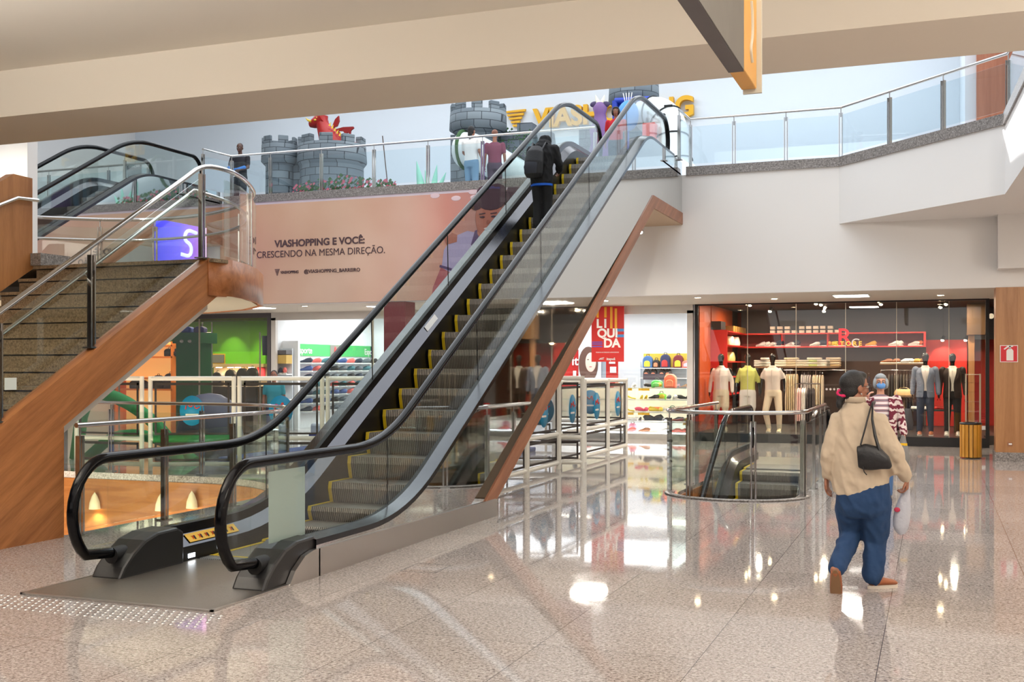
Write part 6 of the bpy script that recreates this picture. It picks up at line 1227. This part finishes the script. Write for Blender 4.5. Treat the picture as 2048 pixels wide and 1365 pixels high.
# ---- the walking woman, seen from behind, head turned to her right
def walking_woman():
    X0, Y0 = -.49, 8.55
    t = thing('person', 'woman walking away in a beige shirt and blue jeans, black shoulder bag on her right', 'person', (0, 0, 0))
    S = 272.0
    def q(u, v, y=0.0): return V(((u-1720)/S, y, (1178-v)/S))       # figure plane: y is depth, + away from the hall
    hd = q(1704, 776, .03); f = V((.80, .60, -.05)); b = MB(); at = head(b, hd, f, s=1.02)
    b.loft([(q(1706, 822, .0), .062, .062), (q(1704, 800, .0), .054, .056), (q(1704, 785, .015), .052, .056)], 16)
    b.loft([(q(1717, 995), .155, .115), (q(1713, 940), .145, .11), (q(1708, 880), .155, .115), (q(1706, 848), .14, .09), (q(1705, 818), .075, .065)], 20)
    shl, ell_, wrl = q(1670, 846, .0), q(1653, 904, -.03), q(1648, 958, .03); shr, elr, wrr = q(1748, 845), q(1778, 902, -.06), q(1801, 955, .02)
    limb(b, [(shl, .048), (ell_, .042), (wrl, .028)]); limb(b, [(shr, .048), (elr, .042), (wrr, .028)])
    hand(b, wrl, (-.05, .25, -1), (1, -.2, 0), .45, side=1, s=1.02); hand(b, wrr, (0, .1, -1), (-.9, .1, 0), 1.05, side=-1, s=1.0)
    hl, kl, al = q(1692, 1005), q(1694, 1075, .12), q(1672, 1133, -.26); hr, kr, ar = q(1744, 1005), q(1741, 1085, .08), q(1737, 1158, .02)
    limb(b, [(hl, .080), (kl, .055), (al, .04)]); limb(b, [(hr, .080), (kr, .055), (ar, .04)])
    fused(b, 'body', skin1, t, .0055, 5)
    face_parts(at, t, 1.02)
    # hair: cap, low bun with pink band
    b = MB()
    def hb(x, y, z, r): tt = MB(); tt.ell((0, 0, 0), r, 16, 10); c0 = at(x, y, z); f_ = f.normalized(); rt = f_.cross(V((0, 0, 1))).normalized(); up = rt.cross(f_); b.add([c0+rt*p[0]+f_*p[1]+up*p[2] for p in tt.v], tt.f, True)
    hb(0, -.022, .035, (.086, .094, .094)); hb(0, -.045, -.02, (.076, .072, .080)); hb(0, .03, .085, (.060, .05, .035)); hb(0, -.05, .03, (.08, .078, .08))
    fused(b, 'hair', hairb, t, .008, 3)
    bun = at(-.02, -.105, -.075); b = MB(); b.ell(bun, (.034, .034, .045), 14, 10); b.ell(bun+V((-.01, -.01, -.05)), (.026, .026, .04), 12, 8); fused(b, 'hair_bun', hairb, t, .008, 2); 
    bp_ = at(-.01, -.098, -.045); MB().tube([bp_+V((.035*math.cos(a), .02*math.sin(a), .022*math.sin(a))) for a in [2*PI*i/12 for i in range(12)]], .013, 8, closed=True).build('hair_band', mat('pink_band', (206, 20, 90), .6), t)
    # glasses and earring
    gm = mat('glasses_dark', (60, 34, 28), .3); ri = MB()
    for sx in (-1, 1):
        c0 = at(sx*.034, .100, .004); fr_ = f.normalized(); rt = fr_.cross(V((0, 0, 1))).normalized()
        ri.tube([c0+rt*.024*math.cos(a)+V((0, 0, .019*math.sin(a))) for a in [2*PI*i/16 for i in range(16)]], .0022, 6, closed=True); ri.tube([at(sx*.058, .094, .010), at(sx*.080, .03, .010), at(sx*.082, -.012, .008)], .0025, 6)
    ri.tube([at(-.010, .104, .008), at(.010, .104, .008)], .002, 6); ri.build('glasses', gm, t)
    MB().ell(at(.084, -.006, -.048), .007, 8, 6).build('earring', steel, t)
    # shirt
    sm_ = mat('shirt_beige', (200, 182, 158), .9, bump=1, bscale=9); b = MB()
    b.loft([(q(1715, 986, .01), .205, .155), (q(1714, 962), .205, .155), (q(1712, 920), .195, .145), (q(1709, 880), .190, .135), (q(1708, 850), .178, .12), (q(1706, 828), .142, .10), (q(1706, 811), .088, .072), (q(1706, 803), .068, .062)], 28)
    b.loft([(q(1779, 948, .02), .045, .10), (q(1766, 915, .02), .06, .12), (q(1752, 880), .08, .12)], 16)                       # flared hem on her right
    limb(b, [(shl, .068), (ell_, .058), (lerp(ell_, wrl, .9), .048)]); limb(b, [(shr, .070), (elr, .062), (lerp(elr, wrr, .92), .052)])
    fused(b, 'shirt', sm_, t, .010, 6, fold=.016)
    MB().loft([(q(1705, 806, .0), .072, .066), (q(1705, 798, .0), .064, .060), (q(1705, 795, .0), .068, .064)], 20, cap=False).build('collar', sm_, t, solid=.006)
    # jeans, belt, shoes
    jm = mat('jeans_blue', (28, 58, 96), .9, bump=1, bscale=12); b = MB()
    b.loft([(q(1718, 1036), .165, .10), (q(1718, 1022), .188, .130), (q(1718, 1000), .198, .150), (q(1720, 965), .188, .145), (q(1722, 944), .16, .125)], 24)
    limb(b, [(hl+V((.0, 0, 0)), .108), (lerp(hl, kl, .5), .104), (kl, .084), (lerp(kl, al, .92), .066)], 18); limb(b, [(hr, .108), (lerp(hr, kr, .5), .106), (kr, .088), (lerp(kr, ar, .5), .080), (ar+V((0, 0, .02)), .078)], 18)
    fused(b, 'jeans', jm, t, .010, 12, fold=.013)
    MB().loft([(q(1742, 953, .0), .150, .128), (q(1742, 949, .0), .150, .128)], 28).build('belt', mat('belt_pattern', (110, 60, 80), .6), t) if False else None
    lm = mat('shoe_tan', (150, 86, 50), .55); ls = mat('sole_tan', (120, 88, 58), .7); lw = mat('sole_rim', (224, 212, 196), .6)
    # raised foot: toes down, sole to the viewer
    h0 = al+V((.0, -.02, -.03)); d = V((.01, .20, -.98)).normalized()
    b = MB(); b.loft([(h0-d*.03, .034, .036), (h0+d*.02+V((0, .02, 0)), .040, .045), (h0+d*.09+V((0, .015, 0)), .044, .036), (h0+d*.15+V((0, .01, 0)), .042, .026), (h0+d*.185, .018, .012)], 16); b.build('shoe', lm, t)
    b = MB(); o_ = V((0, -.030, 0)); n_ = V((0, -.98, -.2)).normalized(); ot = []
    for a in [2*PI*i/24 for i in range(24)]: k = math.sin(a); w_ = .040+.010*k-.006*math.cos(2*a); ot.append((math.cos(a)*w_, k*.115))
    pts = [h0+o_+d*(.075+y_)+V((1, 0, 0))*x_ for x_, y_ in ot]; b.add([p for p in pts]+[p-n_*.018 for p in pts], [tuple(range(24))]+[tuple(range(47, 23, -1))]+[(i, (i+1) % 24, 24+(i+1) % 24, 24+i) for i in range(24)]); b.build('shoe_sole', ls, t)
    h1 = V((ar.x+.005, ar.y, 0)); d = V((.80, .60, 0)); sdv = V((-.6, .8, 0))
    MB().loft([(h1+V((-.02, -.015, .05)), .034, .035), (h1+V((.01, .01, .055)), .040, .042), (h1+d*.10+V((0, 0, .045)), .044, .028), (h1+d*.17+V((0, 0, .036)), .038, .02), (h1+d*.195+V((0, 0, .03)), .016, .01)], 16, side=tuple(sdv)).build('shoe', lm, t)
    b = MB(); b.prism([tuple((h1+d*(.075+y_)+sdv*x_)[:2]) for x_, y_ in [(px1, py1*1.08) for px1, py1 in ot]], 'z', 0.0, .024); b.build('shoe_sole', lw, t)
    t.location = (X0, Y0, .0); 
    # bags: things of their own
    bg_ = thing('shoulder_bag', 'slouchy black shoulder bag with two straps on the walking woman', 'bag', (0, 0, 0)); bm_ = mat('leather_black', (20, 19, 22), .42, bump=.3, bscale=40); y_ = -.175
    P = [q(1712, 900, y_), q(1711, 925, y_), q(1735, 932, y_), q(1773, 934, y_), q(1766, 922, y_), q(1752, 900, y_), q(1740, 885, y_), q(1720, 884, y_)]
    b = MB(); b.loft([(q(1711, 912, y_), .032, .078), (q(1724, 911, y_), .048, .098), (q(1745, 914, y_), .050, .090), (q(1763, 922, y_), .038, .055), (q(1774, 931, y_), .012, .015)], 18, side=(0, 1, 0)); fused(b, 'bag_body', bm_, bg_, .009, 4)
    MB().tube([q(1717, 888, y_-.01), q(1724, 860, y_+.015), q(1733, 822, -.11), q(1737, 806, -.05), q(1740, 806, .02)], [.012]*5, 8, rz=.5).build('strap', bm_, bg_)
    MB().tube([q(1752, 898, y_-.01), q(1744, 870, y_+.01), q(1738, 838, -.13), q(1738, 810, -.06), q(1741, 806, .02)], [.028, .026, .020, .014, .012], 8, rz=.45).build('strap', bm_, bg_)
    MB().tube([q(1722, 930, y_-.03), q(1724, 940, y_-.03), q(1729, 946, y_-.03)], .004, 6).build('strap_end', bm_, bg_)
    bg_.location = (X0, Y0, 0)
    pb = thing('plastic_bag', 'translucent white plastic carrier bag in the walking woman\'s hand', 'bag', (0, 0, 0)); pm = mat('carrier_plastic', (206, 208, 218), .25, bump=.9, bscale=26, alpha=.86)
    b = MB(); b.loft([(q(1801, 974, .05), .018, .014), (q(1799, 990, .05), .035, .022), (q(1794, 1015, .05), .058, .04), (q(1790, 1045, .05), .064, .05), (q(1790, 1060, .05), .050, .04), (q(1793, 1068, .05), .02, .02)], 18); b.build('bag_body', pm, pb, sub=1)
    MB().tube([q(1799, 978, .05), q(1800, 966, .035), q(1803, 966, .06), q(1805, 978, .05)], .008, 8).build('bag_handle', pm, pb)
    MB().ell(q(1783, 1018, .0), (.022, .004, .018), 10, 6).build('red_print', mat('print_bag_red', (190, 50, 80), .5), pb)
    pb.location = (X0, Y0, 0)
walking_woman()

# ---- generic clothed figure for the people farther away
def figure(label, loc, rz, s=1.0, skin=skin1, top=(60, 60, 60), sleeve=2, bottom=(40, 50, 80), shoe_c=(40, 36, 34), hairc=(20, 17, 17), hairstyle='short', arms=None, legs=None, headf=(0, -1, 0), hemz=.86, vox=.014, wide=1.0, name='person'):
    t = thing(name, label, 'person', (0, 0, 0)); b = MB(); W_ = wide
    hdc = V((0, -.012, 1.645)); at = head(b, hdc, headf); b.loft([((0, .012, 1.44), .06, .06), ((0, .01, 1.5), .05, .053), ((0, 0, 1.58), .048, .052)], 14)
    b.loft([((0, 0, .84), .165*W_, .11), ((0, 0, .95), .165*W_, .115), ((0, 0, 1.08), .14*W_, .1), ((0, -.005, 1.27), .165*W_, .11), ((0, 0, 1.38), .175*W_, .09), ((0, 0, 1.46), .07, .06)], 20)
    A = arms or {-1: ((-.19, 0, 1.40), (-.235, .02, 1.13), (-.25, -.04, .89)), 1: ((.19, 0, 1.40), (.235, .02, 1.13), (.25, -.04, .89))}
    Lg = legs or {-1: ((-.09, 0, .90), (-.095, -.02, .48), (-.10, .015, .09)), 1: ((.09, 0, .90), (.095, -.02, .48), (.10, .015, .09))}
    for sx in (-1, 1):
        sh, el, wr = map(V, A[sx]); sh.x *= W_; limb(b, [(sh, .05), (el, .04), (wr, .027)]); hand(b, wr, (wr-el), (-sx, -.2, 0), .6, side=sx)
        hp, kn, an = map(V, Lg[sx]); limb(b, [(hp, .088), (kn, .056), (lerp(kn, an, .3), .056), (an, .036)])
        b.loft([(an+V((0, .04, -.05)), .03, .035), (an+V((0, -.03, -.055)), .036, .03), (an+V((0, -.13, -.07)), .038, .018)], 12)
    fused(b, 'body', skin, t, vox*.8, 4); face_parts(at, t)
    m1 = mat('cloth_%d_%d_%d' % top, top, .85, bump=.2, bscale=50); b = MB()
    b.loft([((0, 0, hemz), .172*W_, .125), ((0, 0, 1.0), .165*W_, .122), ((0, 0, 1.12), .162*W_, .12), ((0, -.005, 1.27), .188*W_, .128), ((0, 0, 1.38), .19*W_, .105), ((0, 0, 1.445), .12, .075), ((0, .005, 1.475), .064, .06)], 22)
    for sx in (-1, 1):
        sh, el, wr = map(V, A[sx]); sh.x *= W_
        limb(b, [(sh, .064), (el, .054), (lerp(el, wr, .92), .042)] if sleeve == 2 else [(sh, .064), (lerp(sh, el, .65), .058)])
    fused(b, 'shirt', m1, t, vox, 4)
    m2 = mat('cloth_%d_%d_%d' % bottom, bottom, .85, bump=.2, bscale=50); b = MB(); b.loft([((0, 0, .80), .175*W_, .12), ((0, 0, .92), .178*W_, .128), ((0, 0, 1.03), .155*W_, .112)], 20)
    for sx in (-1, 1): hp, kn, an = map(V, Lg[sx]); limb(b, [(hp, .104), (kn, .078), (lerp(kn, an, .97), .062)])
    fused(b, 'trousers', m2, t, vox, 4)
    m3 = mat('shoes_%d_%d_%d' % shoe_c, shoe_c, .5)
    for sx in (-1, 1): an = V(Lg[sx][2]); MB().loft([(an+V((0, .055, -.045)), .032, .04), (an+V((0, -.02, -.035)), .044, .052), (an+V((0, -.09, -.06)), .048, .03), (an+V((0, -.17, -.068)), .042, .02), (an+V((0, -.20, -.072)), .02, .012)], 14).build('shoe', m3, t)
    hm = mat('hair_%d_%d_%d' % hairc, hairc, .6, bump=.5, bscale=120); f = V(headf).normalized(); b = MB(); rt = f.cross(V((0, 0, 1))).normalized()
    def hb(x, y, z, r): tt = MB(); tt.ell((0, 0, 0), r, 14, 9); c0 = at(x, y, z); b.add([c0+rt*p[0]+f*p[1]+V((0, 0, p[2])) for p in tt.v], tt.f, True)
    hb(0, -.024, .038, (.085, .092, .090)); hb(0, -.045, -.01, (.078, .068, .075))
    if hairstyle == 'bob': hb(0, -.03, -.03, (.098, .075, .09)); hb(-.078, .005, -.015, (.026, .055, .075)); hb(.078, .005, -.015, (.026, .055, .075)); hb(0, .03, .075, (.075, .055, .04))
    if hairstyle == 'long': hb(0, -.075, -.08, (.06, .04, .12))
    if hairstyle == 'bald': b = MB(); hb(0, -.02, .045, (.079, .086, .082))
    fused(b, 'hair', hm, t, .010, 2)
    t.location = loc; t.rotation_euler = (0, 0, rz); t.scale = (s, s, s); return t, at
# masked woman coming towards us
mw = PZ(1778, 940); xz = PY(1768, 760, 16.6)
tw, at = figure('older grey-haired woman in a blue face mask and burgundy patterned cardigan, facing the camera', (-.62, 14.25, 0), .12, .875, skin=skin3, top=(196, 178, 178), bottom=(70, 104, 150), hairc=(150, 156, 160), hairstyle='bob', wide=1.12, shoe_c=(60, 54, 54),
                arms={-1: ((-.19, 0, 1.40), (-.26, -.08, 1.24), (-.19, -.16, 1.42)), 1: ((.19, 0, 1.40), (.27, .03, 1.14), (.30, -.06, .93))})
b = MB(); c0 = at(0, .068, -.045); b.ell(c0, (.060, .040, .046), 16, 10); b.build('face_mask', mat('mask_blue', (96, 150, 214), .7), None); mk = [o for o in COL.objects if o.name.startswith('face_mask')][-1]; mk.parent = tw; 
for s_ in (-1, 1): e_ = MB().tube([at(s_*.055, .075, -.03), at(s_*.085, -.005, -.01)], .0025, 6).build('mask_loop', white, None); e_.parent = tw
b = MB()
for sx in (-1, 1): b.tube([at(sx*.034+.021*math.cos(a), .104, .012+.016*math.sin(a)) for a in [2*PI*i/12 for i in range(12)]], .003, 6, closed=True)
g_ = b.build('glasses', mat('glasses_dark', (60, 34, 28)), None); g_.parent = tw
cm = mat('cardigan_pattern', (110, 34, 52), .9); nt, bb, L = nodes(cm); tc = nt.nodes.new('ShaderNodeTexCoord'); wv = nt.nodes.new('ShaderNodeTexWave'); wv.bands_direction = 'Z'; wv.inputs['Scale'].default_value = 3.4; wv.inputs['Distortion'].default_value = 9; wv.inputs['Detail Scale'].default_value = 3; r_ = ramp(nt, [(.44, (104, 30, 50)), (.52, (212, 196, 192))]); L.new(tc.outputs['Object'], wv.inputs['Vector']); L.new(wv.outputs['Fac'], r_.inputs[0]); L.new(r_.outputs[0], bb.inputs['Base Color'])
tm = M['cloth_196_178_178']; nt, bb, L = nodes(tm); tc = nt.nodes.new('ShaderNodeTexCoord'); wv = nt.nodes.new('ShaderNodeTexWave'); wv.bands_direction = 'Z'; wv.inputs['Scale'].default_value = 4.5; wv.inputs['Distortion'].default_value = .6; r_ = ramp(nt, [(.3, (130, 110, 120)), (.5, (206, 150, 150)), (.7, (222, 214, 214))]); L.new(tc.outputs['Object'], wv.inputs['Vector']); L.new(wv.outputs['Fac'], r_.inputs[0]); L.new(r_.outputs[0], bb.inputs['Base Color'])
for side in (-1, 1):
    b = MB(); rows = []
    for z, rx, ry, ox in ((.68, .225, .16, .10), (.9, .222, .158, .10), (1.12, .208, .15, .10), (1.28, .226, .155, .10), (1.38, .228, .132, .10), (1.45, .14, .09, .085)):
        a0 = -90+math.degrees(math.asin(min(.99, ox/rx))); rows.append([(side*rx*math.cos(math.radians(a0+(90-a0)*i/12)), ry*math.sin(math.radians(a0+(90-a0)*i/12)), z) for i in range(13)])
    b.sheet(rows); c_ = b.build('cardigan', cm, None, solid=.012, sub=1, origin=(0, 0, 0)); c_.parent = tw
    A_ = {-1: ((-.21, 0, 1.40), (-.27, -.08, 1.24), (-.20, -.15, 1.40)), 1: ((.21, 0, 1.40), (.275, .03, 1.14), (.30, -.05, .95))}[side]; b = MB(); limb(b, [(A_[0], .076), (A_[1], .066), (A_[2], .054)]); fused(b, 'cardigan_sleeve', cm, tw, .014, 4)
for o in (mk, g_): o.location = (o.location[0], o.location[1], o.location[2])
t = handbag('shoulder_bag', (30, 26, 30), .22, .26, .12, 'black shoulder bag under the masked woman\'s arm', (-.36, 14.32, .86), False); 
MB().tube([(-.20, 16.55, 1.30), (-.15, 16.52, 1.1), (-.14, 16.6, 1.2)], .01, 6)
t = thing('plastic_bag', 'clear grey carrier bag hanging from the masked woman\'s hand', 'bag', (0, 0, 0)); pm = M['carrier_plastic']; MB().loft([((0, 0, .36), .02, .02), ((0, 0, .25), .05, .035), ((0, 0, .1), .085, .05), ((0, 0, .02), .07, .045), ((0, 0, 0), .02, .02)], 16).build('bag_body', mat('carrier_grey', (120, 118, 116), .35, bump=.6, bscale=30), t); MB().box((-.03, -.035, .24), (.05, -.03, .27)).build('orange_tag', stickery, t); t.location = (-.36, 14.18, .44)
# cleaner on the gallery
p = PZ(480, 288, F2+1.70); figure('bald man in a black uniform and blue gloves cleaning on the upper floor', (p.x, p.y, F2), .1, .97, skin=skin2, top=(26, 26, 34), sleeve=1, bottom=(34, 36, 42), hairc=(60, 44, 38), hairstyle='bald', wide=1.1,
    arms={-1: ((-.19, 0, 1.40), (-.25, -.08, 1.16), (-.10, -.26, 1.05)), 1: ((.19, 0, 1.40), (.25, -.06, 1.15), (.14, -.26, 1.06))}, headf=(.1, -1, -.15))
for o in list(COL.objects):
    pass
gl_m = mat('glove_blue', (20, 110, 190), .5)
gp = thing('cleaning_gloves', 'pair of blue rubber gloves worn by the cleaner', 'gloves', (p.x, p.y, F2+1.0)); 
for sx, a0, a1 in ((-1, (-.21, -.15, 1.11), (-.08, -.27, 1.03)), (1, (.21, -.13, 1.10), (.12, -.27, 1.04))):
    b = MB(); limb(b, [(V(a0), .045), (V(a1), .034)]); hand(b, V(a1), V(a1)-V(a0), (-sx, -.2, 0), .8, side=sx, s=1.12); o_ = fused(b, 'glove', gl_m, gp, .010, 2); o_.location = (0, 0, -1.0)
t = thing('spray_cloth', 'white cloth in the cleaner\'s hands', 'cloth', (p.x+.06, p.y-.33, F2+.98)); MB().loft([((p.x+.06, p.y-.33, F2+.86), .06, .02), ((p.x+.05, p.y-.33, F2+.96), .05, .03), ((p.x+.05, p.y-.32, F2+1.04), .03, .03)], 12).build('cloth', white, t)
# woman in white with the man in maroon
p = PZ(943, 253, F2+1.68); figure('woman in a white top and pale jeans seen from behind on the upper floor', (p.x, p.y, F2), PI-.2, .955, skin=skin1, top=(226, 224, 220), sleeve=1, bottom=(110, 144, 170), hairstyle='long', wide=1.08,
    arms={-1: ((-.19, 0, 1.40), (-.24, .02, 1.15), (-.24, -.1, .95)), 1: ((.19, 0, 1.40), (.26, -.06, 1.18), (.20, -.22, 1.06))})
figure('man in a maroon shirt standing beside the woman in white on the upper floor', (p.x+.42, p.y+.34, F2), PI+.3, .93, skin=skin1, top=(124, 50, 72), sleeve=1, bottom=(70, 50, 66), hairc=(130, 84, 66), hairstyle='bald')
p = PZ(1232, 215, F2+1.45); figure('child in a red shirt looking down over the gallery beside the escalator', (p.x, p.y, F2), .1, .83, skin=skin1, top=(186, 20, 36), sleeve=1, bottom=(40, 40, 60), hairstyle='bob')
# shopper behind the play fence: only the dark hair shows above it
p = PZ(548, 741, 1.52); figure('shopper in teal behind the play fence, dark hair just above the top rail', (p.x, 21.8 if False else 19.9, 0), .4, .88, skin=skin1, top=(60, 150, 160), sleeve=1, bottom=(50, 60, 90)); 
o = [x for x in COL.objects if x.get('label', '').startswith('shopper in teal')][0]; r_ = PY(548, 741, 19.9); o.location.x = r_.x
# rider on the escalator, leaning forward, backpack on
def rider():
    k = next(c for c in E1.children if c.name.startswith('step')); ys = sorted([(c.data.vertices[0].co.y+wloc(E1).y) for c in E1.children if c.name.startswith('step')])
    ft = PX(1070, 455, -5.56); y0 = min(ys, key=lambda a: abs(a+.18-ft.y)); zz_ = zat(esc_path(0, 6.81, 9.2, 0, 18.35, F2, 20.25), y0)+.012
    t = thing('person', 'man dressed in black riding up the escalator, head bent out of sight', 'person', (0, 0, 0)); b = MB()
    hd = V((-.02, .22, 1.47)); at = head(b, hd, (-.1, .8, -.6)); b.loft([((0, .09, 1.37), .055, .055), ((-.01, .16, 1.43), .052, .055), ((-.02, .2, 1.46), .05, .05)], 14)
    b.loft([((0, 0, .86), .165, .12), ((0, -.01, 1.0), .155, .115), ((0, .0, 1.2), .18, .12), ((0, .05, 1.34), .18, .10), ((0, .08, 1.40), .07, .06)], 20)
    for sx, A_, L_ in ((-1, ((-.19, .05, 1.32), (-.25, .1, 1.08), (-.20, .25, .95)), ((-.09, 0, .9), (-.085, .05, .48), (-.085, .0, .09))), (1, ((.19, .05, 1.32), (.25, .10, 1.08), (.20, .26, 1.0)), ((.09, 0, .9), (.08, .06, .48), (.075, .04, .09)))):
        sh, el, wr = map(V, A_); limb(b, [(sh, .055), (el, .043), (wr, .028)]); hand(b, wr, wr-el, (-sx, 0, -.3), .7, side=sx); hp, kn, an = map(V, L_); limb(b, [(hp, .09), (kn, .058), (an, .038)])
    fused(b, 'body', skin1, t, .010, 4); face_parts(at, t)
    jm = mat('hoodie_black', (13, 13, 16), .9, bump=.3, bscale=40); b = MB(); b.loft([((0, 0, .74), .185, .14), ((0, -.01, .88), .19, .145), ((0, -.01, 1.05), .19, .14), ((0, .01, 1.22), .215, .15), ((0, .05, 1.34), .21, .125), ((0, .09, 1.43), .10, .08)], 24)
    for sx, A_ in ((-1, ((-.2, .05, 1.32), (-.26, .1, 1.08), (-.21, .24, .96))), (1, ((.2, .05, 1.32), (.26, .10, 1.08), (.21, .25, 1.0)))): sh, el, wr = map(V, A_); limb(b, [(sh, .08), (el, .068), (wr, .052)])
    b.ell((0, .10, 1.42), (.12, .12, .09), 16, 10); b.ell((0, .17, 1.49), (.105, .12, .10), 16, 10)
    fused(b, 'hooded_jacket', jm, t, .014, 4, fold=.014)
    MB().loft([((0, 0, .715), .180, .137), ((0, 0, .75), .184, .14)], 28).build('blue_hem', mat('hem_blue', (10, 90, 200), .7), t)
    tm_ = mat('trousers_black', (14, 14, 16), .85, bump=.2, bscale=40); b = MB(); b.loft([((0, 0, .76), .165, .125), ((0, 0, .9), .172, .13), ((0, 0, 1.0), .155, .115)], 20)
    for L_ in (((-.09, 0, .86), (-.085, .05, .48), (-.085, .0, .10)), ((.09, 0, .86), (.08, .06, .48), (.075, .04, .10))): limb(b, [(V(L_[0]), .102), (V(L_[1]), .080), (V(L_[2]), .066)])
    fused(b, 'trousers', tm_, t, .014, 4)
    for x_, y_ in ((-.10, .0), (.075, .04)):
        MB().loft([((x_, y_-.06, .045), .034, .036), ((x_, y_, .06), .044, .052), ((x_, y_+.10, .045), .046, .03), ((x_, y_+.16, .035), .03, .018)], 14).build('shoe', mat('shoe_gloss_black', (18, 18, 20), .3), t); MB().box((x_-.042, y_-.09, .0), (x_+.042, y_+.15, .022)).build('shoe_sole', mat('sole_rim', (224, 212, 196)), t)
        MB().tube([(x_-.044, y_-.05, .035), (x_-.046, y_+.06, .05), (x_-.04, y_+.1, .03)], .004, 6).build('white_trim', white, t)
    t.location = (-5.52, y0+.18, zz_); t.scale = (.93, .93, .92)
    bp = thing('backpack', 'black backpack worn by the man on the escalator', 'backpack', (0, 0, 0)); bm_ = mat('pack_black', (18, 19, 24), .6, bump=.2, bscale=60)
    b = MB(); b.loft([((-.06, -.20, .84), .13, .07), ((-.06, -.23, .90), .155, .10), ((-.05, -.23, 1.08), .16, .105), ((-.04, -.20, 1.24), .14, .09), ((-.03, -.16, 1.33), .09, .05)], 20); fused(b, 'pack_body', bm_, bp, .012, 3)
    b = MB(); b.loft([((-.07, -.33, .88), .10, .02), ((-.07, -.345, .98), .115, .03), ((-.06, -.33, 1.06), .10, .02)], 16); b.build('front_pocket', mat('pack_navy', (24, 28, 40), .6), bp)
    for sx in (-1, 1): MB().tube([(sx*.09-.03, -.17, 1.28), (sx*.11-.02, -.06, 1.42), (sx*.12-.02, .06, 1.40)], .016, 8, rz=.5).build('shoulder_strap', bm_, bp)
    bp.location = t.location; bp.scale = t.scale
rider()
